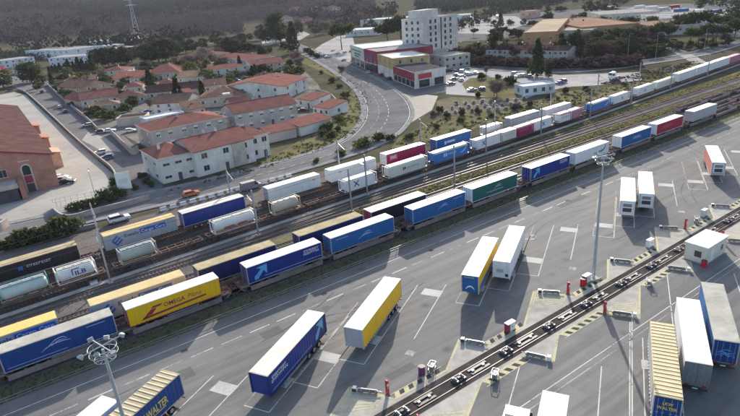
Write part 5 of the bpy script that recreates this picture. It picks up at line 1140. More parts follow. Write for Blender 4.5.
house('beige gabled extension below the rambling red roof', (90, 107), (119, 103), 3.6, 8, 'hip', 1.6, 'w_beige', 'tile_ochre', 1, 3)
house('brown round looking hip roofed house', (120, 99), (146, 95), 3.6, 14, 'hip', 2.8, 'w_beige', 'tile_brown', 1, 3)
house('long low house with dark brown roof', (146, 93), (198, 88), 3.6, 15, 'gable', 2.6, 'w_cream', 'tile_dark', 1, 5)
house('white walled house with brown roof behind the long apartment block', (152, 104), (186, 102), 4.6, 16, 'gable', 2.6, 'w_white', 'tile_brown', 2, 3)
house('flat roofed grey garage beside the parked white cars', (116, 119.5), (145, 116.5), 3.0, 8, 'flat', 0, 'w_beige', 'tile_dark', 1, 0, 'house', name='garage', chim=0, sidew=0)
house('white flat canopy roof along the back of apartment block', (146, 120), (184, 112.5), 3.0, 7, 'flat', 0, 'w_bluegrey', 'flat_white', 1, 0, 'house', name='canopy', chim=0, sidew=0)
for fl, fr, ze, dp, rf, wl, tl, st, lb in (((64, 98), (80, 101), 3.6, 10, 'gable', 'w_peach', 'tile_pink', 1, 'small pink roofed cottage behind the street wall'), ((124, 88), (142, 86), 3.6, 12, 'hip', 'w_cream', 'tile_red', 1, 'small red hip roofed house above the round brown roof'),
        ((186, 96), (197, 94), 3.2, 9, 'shed', 'w_white', 'tile_pink', 1, 'little lean to house beside the brown hip roof'), ((204, 86), (226, 83.5), 4.4, 16, 'gable', 'w_cream', 'tile_brown', 1, 'cream cottage with brown gable below the white house'), ((186, 66.5), (206, 65), 5.0, 18, 'hip', 'w_peach', 'tile_pink', 2, 'peach house with pink hip roof above the ochre roof'),
        ((232, 105), (250, 102), 3.6, 10, 'gable', 'w_beige', 'tile_pink', 1, 'low pink roofed house behind the grey fronted block'), ((84, 80), (97, 78.5), 4.0, 12, 'gable', 'w_cream', 'tile_ochre', 1, 'small ochre roofed house at the end of the cypress row'), ((157, 85), (176, 83), 3.8, 12, 'hip', 'w_white', 'tile_pink', 1, 'white house with pink hip roof between the long roofs'),
        ((250, 79), (262, 81.5), 4.0, 10, 'gable', 'w_cream', 'tile_brown', 1, 'brown gabled outbuilding beside the white villa'), ((64, 80.5), (78, 79), 4.6, 14, 'hip', 'w_white', 'tile_red', 2, 'white house with red hip roof above the gabled villa'), ((188, 110), (204, 107), 3.4, 9, 'shed', 'w_beige', 'tile_brown', 1, 'brown lean to behind the long apartment block')):
    house(lb, fl, fr, ze, dp, rf, 2.2, wl, tl, st, 3)
wall('garden wall winding between the red roofs of the quarter', [(120, 108), (150, 101), (176, 98)], 1.7, .25, 'wall_pinkish'); wall('white garden wall below the brown hip roof', [(196, 104), (222, 101), (246, 99)], 1.6, .25, 'concrete'); wall('garden wall beside the court of the white house', [(208, 79), (226, 77), (256, 80)], 1.6, .25, 'wall_pinkish'); wall('low wall round the garage court', [(332, 112), (338, 106), (330, 96), (316, 92)], 1.4, .25, 'concrete')
# big salmon building with forecourt
Cn = Vector((-84.2, 144.2)); ax = Vector((math.cos(R(124)), math.sin(R(124)))); fx = Vector((math.cos(R(214)), math.sin(R(214))))
P0 = Cn+fx*26
root = thing('salmon_hall', 'large salmon plastered building with brown roof and tall arched window', 'building', (P0.x, P0.y, 0), R(34))
W_, D_, ez, rh = 26, 112, 9.2, 3.6
MB().box(0, W_, 0, D_, -.1, ez).build('walls', 'w_salmon', root)
MB().poly([(0, 0, ez), (W_, 0, ez), (W_/2, 0, ez+rh)]).build('gable_wall', 'w_salmon', root); MB().poly([(0, D_, ez), (W_/2, D_, ez+rh), (W_, D_, ez)]).build('gable_wall', 'w_salmon', root)
mb = MB(); o_ = .6; sl = rh*o_/(W_/2)
for x0, x1 in ((-o_, W_/2), (W_+o_, W_/2)): mb.hexa([(x0, -o_, ez-sl), (x1, -o_, ez+rh), (x1, D_, ez+rh), (x0, D_, ez-sl), (x0, -o_, ez-sl+.2), (x1, -o_, ez+rh+.2), (x1, D_, ez+rh+.2), (x0, D_, ez-sl+.2)])
mb.build('roof', 'tile_dark', root)
for x0, x1 in ((W_+o_, W_/2),): MB().hexa([(x0, -o_-.12, ez-sl-.15), (x1, -o_-.12, ez+rh-.15), (x1, -o_-.02, ez+rh-.15), (x0, -o_-.02, ez-sl-.15), (x0, -o_-.12, ez-sl+.3), (x1, -o_-.12, ez+rh+.3), (x1, -o_-.02, ez+rh+.3), (x0, -o_-.02, ez-sl+.3)]).build('fascia', 'maroon', root)
n = 12; arc = [(1.0*math.cos(math.pi*i/n), 6.6+1.0*math.sin(math.pi*i/n)) for i in range(n+1)]
for xc in (19.5,):
    MB().prism([(xc-1.3, .2), (xc+1.3, .2), (xc+1.3, 6.6)]+[(xc+1.3*x, 6.6+1.3*(z-6.6)) for x, z in arc[1:-1]]+[(xc-1.3, 6.6)], -.1, 0).build('arch_surround', 'w_beige', root)
    MB().prism([(xc-.9, 4.9), (xc+.9, 4.9), (xc+.9, 6.6)]+[(xc+.9*x, 6.6+.9*(z-6.6)) for x, z in arc[1:-1]]+[(xc-.9, 6.6)], -.16, -.1).build('arched_window', 'glass', root)
    MB().box(xc-.9, xc+.9, -.16, -.1, 2.7, 4.7).build('door_panel', 'maroon', root); MB().box(xc-.9, xc+.9, -.16, -.1, .2, 2.5).build('door', 'shutter_dark', root)
for x in (4.0, 9.0, 14.2): add('window', win(1.7, 1.9, 'shutter', 1), root, (x, 0, 6.4))
MB().box(0, 16.6, -5.5, 0, 3.3, 4.5).build('porch_parapet', 'w_beige', root); MB().box(.3, 16.3, -5.2, -.05, 0, 3.3).build('porch', 'flat_dark', root); MB().box(16.7, 18.0, -5.6, -.1, 0, 4.9).build('porch_pier', 'w_salmon', root)
for x in (2.5, 7.5, 12.5): MB().box(x-1.6, x+1.6, -5.27, -5.2, .1, 2.6).build('porch_shutter', 'shutter_dark', root)
for y in (22, 50, 78): MB().box(W_, W_+4, y, y+7, 0, 4.6).prism([(W_, 5.4), (W_+4.4, 4.5), (W_+4.4, 4.7), (W_, 5.6)], y-.3, y+7.3).build('side_bay', 'w_salmon' if y > 30 else 'w_peach', root)
for y in (8, 15, 34, 42, 64, 72, 92, 100): add('window', win(1.3, 1.8, 'shutter', 1), root, (W_, y, 5.2), math.pi/2)
MB().box(18.2, 20.8, -.35, 0, 7.7+.9, 8.5+.4).build('canopy', 'w_beige', root)
# white flat roofed complex
def block(label, fl, fr, ze, depth, wall='w_white', tile='flat_white', st=2, nw=6, name='building', cat='building', kind=1, wsz=(1.6, 1.4), sidew=2, chim=0): return house(label, fl, fr, ze, depth, 'flat', 0, wall, tile, st, nw, cat, .4, name, None, chim, kind, sidew, None, wsz)
block('white flat roofed block at the back of the school complex', (25, 51), (69, 50), 9, 40, 'w_bluegrey', 'flat_roof', 2, 8)
block('white flat roofed wing above the dark cypress row', (48, 58.5), (91, 55.5), 7, 30, 'w_bluegrey', 'flat_roof', 2, 7)
block('white flat roofed wing beside the big round pine', (3, 61), (34, 57), 7, 30, 'w_bluegrey', 'flat_roof', 2, 5)
block('white villa block peeping out under the wooded hill', (-14, 70), (4, 66), 6, 20, 'w_red', 'flat_roof', 2, 2)
house('small white gabled house by the big round pine', (12, 68.5), (23, 67.5), 5, 12, 'gable', 2, 'w_white', 'flat_roof', 1, 2, kind=1)
block('long white hall with dark glazed roof in front of the bare woods', (88, 42.5), (129, 39), 8, 60, 'w_white', 'glass', 1, 6)
block('white low hall joining the dark glazed one', (90, 48), (124, 44), 6, 30, 'w_white', 'flat_white', 1, 6)
block('red brick flat roofed hall among dark trees', (110, 50), (142, 46), 9, 40, 'w_brick', 'flat_roof', 2, 5)
# shops along the frontage
def shop(label, a, b, ze, depth, wall, roofm, sign=None, nw=3, extra=None):
    A, B = G(*a), G(*b); r, L, rt2 = house(label, None, None, ze, depth, 'flat', 0, wall, roofm, 2, 0, 'shop', .4, 'shop', None, 0, 1, 0, ((A.x, A.y), (B.x, B.y)))
    for i in range(nw): x0, x1 = L*(i+.1)/nw, L*(i+.9)/nw; MB().box(x0, x1, -.1, 0, .3, ze*.38, 0).box(x0-.15, x1+.15, -.14, 0, ze*.38, ze*.42, 1).build('shop_window', ['glass', 'w_white'], r)
    return r, L
M['signgreen'] = mat('sign_green', (0.02, 0.22, 0.08), 0.4, 0.05); M['signred'] = mat('sign_red', (0.45, 0.04, 0.07), 0.4, 0.05)
r, L = shop('white shop with green sign lettering and a red end wall', (352, 63), (365, 69), 11.5, 34, 'w_white', 'flat_white')
MB().box(-.5, 0, -.2, 30, 0, 11.7).build('end_wall', 'signred', r); MB().box(L*.12, L*.8, -.2, 0, 9.0, 9.7).box(L*.3, L*.75, -.2, 0, 7.0, 8.0).box(L*.3, L*.6, -.2, 0, 5.6, 6.4).build('sign_panel', 'signgreen', r)
r, L = shop('red and purple shop between the green signed and ochre shops', (365.2, 69.2), (378.4, 73.5), 11.5, 34, 'w_red', 'flat_roof'); MB().box(L*.1, L*.7, -.2, 0, 6.5, 9.5).build('sign_panel', 'purple', r)
for i in range(3): add('window', win(1.6, 2.0, 'shutter', 1), r, (L*(.2+.3*i), 0, 5.2))
r, L = shop('ochre plastered shop with long blank side wall', (378.6, 73.7), (393.6, 80.2), 10.5, 20, 'w_ochre', 'flat_white', nw=4)
for i in range(3): add('window', win(1.2, 1.8, 'shutter', 1), r, (L*(.2+.3*i), 0, 8.2))
for i in range(3): add('window', win(1.2, 1.8, 'shutter', 1), r, (L, 4+6*i, 8.8), math.pi/2)
MB().box(0, L, -.12, -.0, .2, 5.2).build('ground_floor_cladding', 'w_white', r)
A, C, B = G(394, 80.3), G(415.7, 89), G(446, 83.2)
root = thing('corner_store', 'corner store with dark roof, magenta side and red sign', 'shop', (C.x, C.y, 0), 0); a2 = (A-C); b2 = (B-C); z = 7.2
quad = [(0, 0), (b2.x, b2.y), (b2.x+a2.x, b2.y+a2.y), (a2.x, a2.y)]
MB().prismz(quad, 0, z).build('walls', 'w_white', root); MB().prismz([(x*.96+.02*(quad[2][0]), y*.96+.02*quad[2][1]) for x, y in quad], z, z+.12).build('roof', 'flat_dark', root)
def on_line(name, p, q, f0, f1, z0, z1, th, m):
    d = (q-p); n_ = Vector((d.y, -d.x)).normalized(); a_ = p+d*f0; b_ = p+d*f1; return MB().prismz([tuple(a_), tuple(a_+n_*th), tuple(b_+n_*th), tuple(b_)], z0, z1).build(name, m, root)
z2 = Vector((0, 0)); A2 = a2.to_2d(); B2 = b2.to_2d()
on_line('side_cladding', A2, z2, .0, .98, 3.4, 7.1, .15, 'w_red'); 
for i in range(5): on_line('shop_window', A2, z2, .03+.19*i, .19+.19*i, .4, 3.2, .12, 'glass')
on_line('sign_panel', z2, B2, .1, .55, 4.2, 6.4, .3, 'signred'); on_line('shop_window', z2, B2, .12, .45, .3, 3.6, .12, 'glass'); on_line('shop_window', z2, B2, .62, .92, .3, 3.6, .12, 'glass'); on_line('corner_pier', z2, B2, -.02, .05, 0, 7.6, .3, 'w_white'); on_line('corner_pier', z2, B2, .52, .58, 0, 7.6, .3, 'w_white')
on_line('fascia', z2, B2, -.02, 1.02, 6.7, 7.6, .2, 'w_white')
# tower block
A, B = G(424.5, 63), G(458, 55.5); d = B-A; L = d.length
r, L, _ = house('tall grey tower block with paired windows behind the shops', None, None, 25.5, 17, 'flat', 0, 'w_tower', 'flat_roof', 6, 0, 'building', .3, 'tower_block', None, 0, 1, 0, ((A.x, A.y), (B.x, B.y)))
MB().box(L*.02, L*.5, 2, 12, 25.5, 30.5).build('lift_house', 'w_tower', r); MB().box(-1.5, L*.6, -3, -.02, 0, 6.5).build('podium', 'w_beige', r); MB().box(L*.5-.5, L*.5+.5, -.2, 0, 6.5, 25.4).build('joint', 'shutter_dark', r)
for k in range(5):
    for x in (.2, .34, .62, .78): add('window', win(1.9, 2.2, 'shutter', 1), r, (L*x, 0, 9.2+3.6*k))
    for y in (4, 8.5, 13): add('window', win(1.6, 1.8, 'shutter', 1), r, (0, y, 9.2+3.6*k), -math.pi/2)
for x in (.72, .9): add('window', win(2.4, 2.4, 'shutter', 1), r, (L*x, 0, 4))
block('pale wing joined to the tower block', (444, 57), (470, 53.5), 7, 16, 'w_beige', 'flat_roof', 2, 4)
# long terrace on the bank and warehouses beyond
for i in range(7):
    u0, u1 = 462+i*15.2, 462+(i+1)*15.2-.4; v = lambda u: 49.3+(u-462)*.012
    house('row house of the long white terrace above the bank', (u0, v(u0)), (u1, v(u1)), 6.2, 14, 'gable', 1.8, 'w_beige', 'tile_dark', 2, 3, over=.2, group='row houses on the bank', kind=1, chim=1, sidew=0, name='row_house')
block('warehouse with orange wall and cream roof beyond the terrace', (523, 33), (557, 31.5), 9, 130, 'w_orange', 'roof_cream', 1, 3)
block('long low orange warehouse with tan roof at the lorry park', (582, 27.5), (640, 23), 7, 100, 'w_orange', 'roof_rust', 1, 6)
block('low cream warehouse beside the orange one', (558, 31), (592, 30), 6, 90, 'w_beige', 'roof_cream', 1, 4)
block('long grey shed behind the rust roofed warehouse', (600, 15), (660, 11), 7, 60, 'w_beige', 'flat_roof', 1, 8)
block('long white shed beside the lorry lots', (660, 19), (725, 15), 7, 60, 'w_white', 'flat_roof', 1, 8)
block('low brown roofed store behind the pine belt', (655, 27), (700, 24), 6, 50, 'w_beige', 'roof_rust', 1, 6)
block('white low warehouse far behind the tower block', (360, 20.5), (412, 17.5), 8, 40, 'w_white', 'flat_white', 1, 6)
block('long pale depot beyond the lorry park', (455, 15.5), (470, 14.5), 7, 30, 'w_white', 'flat_white', 1, 3)
block('pink rendered box building at the motorway', (520, 11.5), (533, 11), 8, 20, 'w_peach', 'flat_roof', 1, 2)
block('white roofed market hall beside the umbrella pine', (345, 31), (378, 29), 6, 36, 'w_white', 'flat_white', 1, 5)
block('red and white commercial hall at the wood edge', (348, 17), (374, 14), 8, 30, 'w_white', 'tile_red', 1, 4)
for i, (u, v, w, dp, z, wl, tl, lb) in enumerate(((268, 27, 14, 22, 7, 'w_peach', 'tile_pink', 'peach house left of the hamlet by the woods'), (290, 12, 16, 24, 8, 'w_cream', 'tile_pink', 'cream house uppermost in the hamlet by the woods'), (300, 22, 13, 20, 6, 'w_peach', 'tile_red', 'red roofed house low in the hamlet'), (312, 13, 14, 26, 10, 'w_beige', 'tile_brown', 'tall beige house in the middle of the hamlet'), (327, 12, 14, 24, 9, 'w_white', 'tile_pink', 'white house at the right edge of the hamlet'), (283, 20, 10, 16, 6, 'w_cream', 'tile_ochre', 'small cream house in the hamlet'), (272, 36, 12, 14, 4, 'w_white', 'tile_red', 'low house beside the roundabout trees'))):
    A, B = Gh(u, v+3), Gh(u+w, v+3-w*.085); d = (B-A).to_2d(); B2 = A.to_2d()+d.normalized()*min(d.length, 34)
    r, _, _ = house(lb, None, None, z*1.5, dp, 'hip', 4, wl, tl, 3 if z > 7 else 2, 4, kind=1, world=((A.x, A.y), (B2.x, B2.y)), wsz=(1.6, 1.8)); r.location.z = A.z-.6
block('grey portable office with two windows at the car park', (523, 87.5), (555, 84), 3.4, 8, 'w_bluegrey', 'flat_white', 1, 4, wsz=(1.3, 1.5), sidew=1)
# billboard and signs
pb = G(127, 196); root = thing('billboard', 'tilted white billboard on posts behind the entrance wall', 'billboard', (pb.x, pb.y, 0), R(20))
MB().box(-1.7, 1.7, -.1, .1, 1.8, 6.2).build('panel', 'w_white', root); MB().box(-1.55, 1.55, -.13, -.1, 2.0, 6.0).build('poster', 'white', root)
for x in (-1.2, 1.2): MB().box(x-.1, x+.1, .1, .3, 0, 6.0).build('post', 'steel', root)
print_on('lettering', *block_text(2.2, 1.2, 3, 61), 'greyc', root, 'r', -1.1, 3.4, .135)
# ================================================================== TREES
M['leaf_dark'] = foliage('leaf_dark', (0.022, 0.034, 0.016), (0.085, 0.098, 0.042), 0.28); M['leaf_pine'] = foliage('leaf_pine', (0.03, 0.048, 0.018), (0.105, 0.125, 0.045), 0.3)
M['leaf_olive'] = foliage('leaf_olive', (0.07, 0.085, 0.035), (0.14, 0.15, 0.065), 0.3); M['leaf_bright'] = foliage('leaf_bright', (0.09, 0.12, 0.03), (0.17, 0.19, 0.06), 0.35)
M['twig'] = foliage('bare_twigs', (0.15, 0.115, 0.10), (0.24, 0.19, 0.165), 0.15); M['leaf_rust'] = foliage('leaf_rust', (0.075, 0.052, 0.048), (0.125, 0.09, 0.078), 0.2); M['leaf_grey'] = foliage('leaf_grey', (0.34, 0.32, 0.34), (0.50, 0.47, 0.50), 0.45)
M['bark'] = mat('bark', (0.12, 0.09, 0.075), 0.9, 0.25, 2.0)
def leaf_quads(c, size, r, elong=1.0, flat=0.0):
    """one small quad per centre, random facing"""
    n = len(c); d = r.normal(size=(n, 3)); d[:, 2] *= (1-flat); d /= np.linalg.norm(d, axis=1)[:, None]+1e-9
    e = r.normal(size=(n, 3)); a = np.cross(d, e); a /= np.linalg.norm(a, axis=1)[:, None]+1e-9; b = np.cross(d, a)
    s = (size*(0.6+0.8*r.random(n)))[:, None]; a = a*s*.5*elong; b = b*s*.5/elong
    return np.stack([c-a-b, c+a-b*.6, c+a+b, c-a*.7+b], 1).reshape(-1, 3)
def np_mesh(name, V, mats, mi=None):
    me = bpy.data.meshes.new(name); n = len(V)//4; me.vertices.add(len(V)); me.vertices.foreach_set('co', V.astype(np.float32).ravel()); me.loops.add(len(V)); me.loops.foreach_set('vertex_index', np.arange(len(V), dtype=np.int32))
    me.polygons.add(n); me.polygons.foreach_set('loop_start', np.arange(0, len(V), 4, dtype=np.int32))
    try: me.polygons.foreach_set('loop_total', np.full(n, 4, dtype=np.int32))
    except Exception: pass
    for m in mats: me.materials.append(M[m])
    if mi is not None: me.polygons.foreach_set('material_index', mi.astype(np.int32))
    me.update(calc_edges=True); me.validate(); return me
def crown(kind, seed):
    """crown of a 10 m tree; returns leaf centres, leaf size, stretch"""
    r = np.random.default_rng(seed)
    def clumps(k, cen, rad, n, spread, shell=.62):
        d = r.normal(size=(k, 3)); d /= np.linalg.norm(d, axis=1)[:, None]; q = (shell+(1-shell)*r.random(k))[:, None]
        cc = np.array(cen)+d*q*np.array(rad); cc[:, 2] = np.maximum(cc[:, 2], cen[2]-rad[2]*.75); w = r.random(k)*.6+.7
        idx = r.integers(0, k, n); return cc[idx]+r.normal(size=(n, 3))*spread*w[idx][:, None]*np.array([1, 1, .75])
    if kind == 'round': return clumps(26, (0, 0, 5.3), (3.6, 3.6, 4.2), 1500, .66), .5, 1.0
    if kind == 'pine': return clumps(22, (.3*r.normal(), .3*r.normal(), 5.9), (3.3, 3.3, 3.5), 1350, .58), .48, 1.2
    if kind == 'umbrella': return clumps(34, (0, 0, 7.6), (5.4, 5.4, 1.9), 1900, .6, .35), .5, 1.1
    if kind == 'cypress':
        z = r.random(1000)**.8*9.6+.35; rad = 1.15*np.sin(np.clip((10.1-z)/10, 0, 1)*2.0)**.8+.08; a = r.random(1000)*6.283; q = np.sqrt(.3+.7*r.random(1000))*rad; q *= 1+.25*np.sin(a*3+z*1.7)
        return np.stack([q*np.cos(a), q*np.sin(a), z], 1), .42, 1.5
    if kind == 'conifer':
        z = r.random(1300)**.85*9.2+.6; rad = 2.5*np.clip((10.2-z)/9.6, 0.04, 1)**.8; a = r.random(1300)*6.283; q = np.sqrt(.25+.75*r.random(1300))*rad; q *= 1+.35*np.sin(a*4+z*2.3)
        return np.stack([q*np.cos(a), q*np.sin(a), z], 1), .48, 1.4
    if kind == 'bare': return clumps(30, (0, 0, 6.0), (3.2, 3.2, 3.6), 1500, .7, .3), .36, 2.6
    if kind == 'shrub': return clumps(14, (0, 0, 4.2), (4.6, 4.6, 3.6), 620, 1.1, .5), 1.15, 1.0
    if kind == 'hedge': return clumps(26, (0, 0, 4.6), (9.0, 3.4, 3.6), 1000, 1.0, .5), 1.1, 1.0
LEAF = dict(round='leaf_dark', pine='leaf_pine', umbrella='leaf_pine', cypress='leaf_dark', conifer='leaf_dark', bare='twig', shrub='leaf_olive', hedge='leaf_olive')
def crown_mesh(kind, var, leaf):
    def f():
        c, s, e = crown(kind, 11+var*7+len(kind)); r = np.random.default_rng(var+3); return np_mesh('crown', leaf_quads(c, s, r, e), [leaf])
    return cached(('crown', kind, var, leaf), f)
def trunk_mesh(kind, var):
    def f():
        r = random.Random(var*3+len(kind)); mb = MB(); top = dict(round=5.5, pine=6.2, umbrella=6.6, cypress=6, conifer=8, bare=6.0, shrub=3.0, hedge=3.0)[kind]; w = dict(bare=.16, shrub=.25, hedge=.25, cypress=.16).get(kind, .24)
        mb.tube((0, 0, -.1), (.12*r.uniform(-1, 1), .1, top*.55), w, w*.7, 7, caps=False); mb.tube((.0, .05, top*.55), (.2*r.uniform(-1, 1), 0, top), w*.72, w*.35, 6, caps=False)
        if kind in ('round', 'pine', 'umbrella', 'bare'):
            for i in range(7 if kind != 'bare' else 16):
                a = i*2.4+r.random(); z = top*r.uniform(.45, .98); l = (3.6 if kind == 'umbrella' else 2.2)*r.uniform(.7, 1.2); up = (.35 if kind == 'umbrella' else .9)*l
                mb.tube((0, 0, z), (l*math.cos(a), l*math.sin(a), z+up), w*.34, w*.08, 5, caps=False)
                if kind == 'bare':
                    for q in (-.5, .5): mb.tube((l*.5*math.cos(a), l*.5*math.sin(a), z+up*.5), (l*1.0*math.cos(a+q), l*1.0*math.sin(a+q), z+up*1.25), w*.18, w*.05, 4, caps=False)
        else:
            for i in range(4): a = i*1.6; mb.tube((0, 0, top*.3), (1.2*math.cos(a), 1.2*math.sin(a), top*.6), w*.3, w*.1, 5, caps=False)
        return mb.mesh('trunk', ['bark'])
    return cached(('trunk', kind, var), f)
NAMES = dict(round='broadleaf_tree', pine='pine_tree', umbrella='umbrella_pine', cypress='cypress_tree', conifer='conifer_tree', bare='bare_tree', shrub='shrub', hedge='hedge')
_tc = [0]
def tree(kind, u, v, h, zone, leaf=None, world=None, wid=1.0, z=0.0):
    _tc[0] += 1; i = _tc[0]; p = world or Gh(u, v); leaf = leaf or LEAF[kind]; var = i % 3; z0 = hill(p[0], p[1])
    look = dict(leaf_dark='dark green', leaf_pine='deep green', leaf_olive='olive green', leaf_bright='fresh green', twig='leafless grey brown', leaf_rust='rust brown', leaf_grey='pale grey')[leaf]
    what = NAMES[kind].replace('_', ' ').replace('bare tree', 'tree')
    root = thing(NAMES[kind], '%s %s %s' % (look, what, zone), 'tree' if kind not in ('shrub', 'hedge') else kind, (p[0], p[1], z0-.05), i*1.7 if kind != 'hedge' else A0, '%s %ss %s' % (look, what, zone))
    h *= 0.82+.4*((i*0.618) % 1.0)
    k = h/10.0 if kind not in ('shrub', 'hedge') else h/8.0; root.scale = (k*wid, k*wid, k)
    add('trunk', trunk_mesh(kind, var), root); add('crown', crown_mesh(kind, var, leaf), root); return root
def many(kind, zone, lst, leaf=None, wid=1.0):
    for q in lst: tree(kind, q[0], q[1], q[2], zone, leaf, None, q[3] if len(q) > 3 else wid)
many('cypress', 'in the row before the white complex', [(50, 74, 6), (53.5, 73.5, 7.5), (57, 73.5, 6.5), (61, 73, 8), (66, 73, 9), (70, 72.5, 10), (75, 72, 9), (80, 72, 10), (84, 71.5, 10), (88, 71, 9), (93, 70.5, 11)], wid=1.6)
many('round', 'beside the street by the white complex', [(32, 83, 16, 1.3), (4, 89, 16, 1.4), (43, 87, 8), (-8, 84, 16), (38, 91, 6), (30, 82, 13, 1.2), (35, 82, 12, 1.2)], 'leaf_dark')
many('round', 'in the dark belt behind the red roofs', [(98, 66, 13), (103, 67, 15), (109, 66, 14), (115, 66, 15), (121, 65, 16), (127, 64, 14), (132, 62, 13), (146, 62, 15), (152, 63, 17), (159, 62, 18), (166, 61, 17), (172, 60, 16), (178, 55, 14), (84, 53, 12), (137, 58, 12), (186, 53, 14), (193, 52, 12)], wid=1.3)
many('round', 'by the roundabout', [(204, 50, 14), (222, 55, 13), (229, 56, 16), (236, 55, 17), (243, 53, 14), (266, 43, 16), (281, 43, 27, 1.1), (276, 42, 18), (288, 41, 12)], 'leaf_dark', 1.1)
many('cypress', 'on the roadside lawn by the roundabout', [(294, 53, 22, 1.5), (263, 40, 18, 1.4), (289.5, 44, 12, 1.5)])
many('shrub', 'on the roadside lawn by the roundabout', [(283, 48, 5), (287, 49, 5), (262, 55, 6), (270, 52, 4), (306, 52, 4), (309, 54, 4), (312, 56, 4), (317, 58, 3)], 'leaf_dark')
many('umbrella', 'with spreading crown above the car park', [(342, 49.5, 20, 1.05)])
many('umbrella', 'behind the shops', [(388, 47, 21, 1.1), (401, 45, 20, 1.15)], 'leaf_dark')
many('bare', 'along the curve of the main road', [(298, 64, 10), (293, 62, 9), (342, 76, 6), (318, 30, 16), (325, 33, 14), (332, 30, 15), (352, 26, 16), (360, 24, 16)])
many('shrub', 'along the curve of the main road', [(340.5, 111.4, 1.547, 1.2), (345.5, 102.3, 2.3188, 1.4), (345.5, 96.7, 2.2066, 1.6), (339.5, 87.6, 2.0944, 1.3), (332, 82, 1.9822, 1.5), (322, 73.4, 1.87, 1.2), (339, 120.3, 2.397, 1.4), (327.5, 129.7, 2.244, 1.6), (323.5, 135.6, 2.2304, 1.3), (330.5, 137, 1.6796, 1.5), (338.5, 130.4, 1.428, 1.2)], 'leaf_olive')
many('round', 'between the houses of the quarter', [(77, 89, 9), (84, 86, 8), (91, 84, 8), (96, 82, 9), (104, 84, 7), (112, 85, 6), (206, 82, 7), (212, 84, 7), (246, 86, 6), (193, 78, 10), (199, 74, 9), (207, 72, 11), (70, 80, 9), (64, 96, 6), (71, 102, 6)], 'leaf_olive', 1.2)
many('bare', 'between the houses of the quarter', [(189, 72, 13), (196, 71, 12), (202, 70, 12), (218, 60, 12), (206, 64, 12), (213, 66, 10), (176, 66, 9), (300, 70, 8), (104, 80, 9)], None, 1.2)
many('hedge', 'between the houses of the quarter', [(104, 119, 4.2), (96, 116, 4), (111, 120, 4), (226, 85, 3), (234, 88, 3), (241, 90, 3), (128, 84, 4), (140, 82, 4), (150, 82, 4), (205, 80, 4), (215, 80, 3.2), (125, 112, 3), (60, 90, 3.5), (68, 98, 3.2), (76, 106, 3)], 'leaf_olive')
many('hedge', 'on the curved entrance wall', [(74, 211, 1.9), (82, 209.5, 1.8), (90, 208, 2.0), (107, 203, 2.6), (112, 201, 2.8)], 'leaf_olive')
many('shrub', 'beside the apartment lawn', [(124, 181, 2.2), (129, 186, 2), (147, 183, 1.6), (152, 187, 1.6), (116, 186, 2.2), (122, 190, 2.2), (135, 190, 1.8), (140, 178, 1.4), (145, 176, 1.2)], 'leaf_olive')
many('hedge', 'along the railway edge of the road', [(20, 246, 2.6), (32, 243, 2.8), (48, 240, 3), (58, 237, 3.4), (66, 234, 3.2), (8, 250, 2.4)], 'leaf_olive')
many('shrub', 'along the railway edge of the road', [(316.5, 162.4, 1.1088, 1.2), (342.5, 155.3, 2.14272, 1.4), (362.5, 146.7, 2.37888, 1.6), (379.5, 140.6, 2.4192, 1.3), (390, 140, 1.98432, 1.5), (410, 138.4, 1.728, 1.2), (437, 128.3, 1.48896, 1.4), (460.5, 121.7, 1.2672, 1.6), (491.5, 116.6, 1.41696, 1.3), (520.5, 108, 1.0944, 1.5), (557.5, 99.4, 1.008, 1.2), (589, 92.3, 1.7856, 1.4), (624, 85.7, 1.6992, 1.6)], 'leaf_olive')
many('shrub', 'on the scrub above the sand', [(440, 112, 2), (447, 117, 2), (462, 115, 1.8), (478, 113, 1.8), (433, 116, 2), (515, 110, 2), (530, 106, 2), (548, 98, 2), (566, 93, 2), (585, 90, 1.8)], 'leaf_rust')
many('bare', 'on the car park island', [(497, 97, 6.5, 1.5), (494, 96, 5, 1.5), (486, 74, 5)], None)
many('shrub', 'on the car park island', [(482, 79, 3), (511, 84, 3.4), (508, 85, 3), (498, 79, 2.2), (478, 97, 2.2)], 'leaf_dark')
for j in range(3):
    for i in range(9): tree('shrub', 447+i*8.4+j*5, 113.5-j*4.6-i*.55, 1.25, 'planted in rows in the bed by the sand', 'leaf_grey')
many('conifer', 'by the portable office', [(537, 77, 17, 1.0), (548.5, 77.5, 8, .9)], 'leaf_dark')
many('round', 'on the bank before the long terrace', [(497, 59, 14.4, .9), (521, 57, 10.2, 1.1), (478, 60, 8.5, 1.2), (468, 60, 7.6, 1.2), (452, 61, 7.6, 1.2), (560, 58, 11.9), (572, 58, 14.4), (580, 59, 13.6), (566, 59, 10.2)], 'leaf_dark', 1.1)
many('bare', 'on the bank before the long terrace', [(484, 60, 9), (507, 60, 9), (515, 61, 8), (530, 61, 9), (545, 61, 8), (553, 61, 9), (590, 62, 10), (600, 62, 11), (610, 61, 10), (459, 61, 8)], 'leaf_rust', 1.3)
many('hedge', 'on the bank before the long terrace', [(452+9*i, 63.3+.45*min(i, 12)-.35*max(0, i-12), 4.2) for i in range(21)], 'leaf_rust', 1.5)
many('conifer', 'behind the long terrace', [(500.5, 27, 16, .9)], 'leaf_dark'); many('umbrella', 'behind the long terrace', [(493, 37.5, 8.2), (503, 38, 8.2, 1.2), (513, 38.5, 8.2, 1.2), (474, 37, 6.1), (521, 38, 6.1)], 'leaf_dark', 1.1)
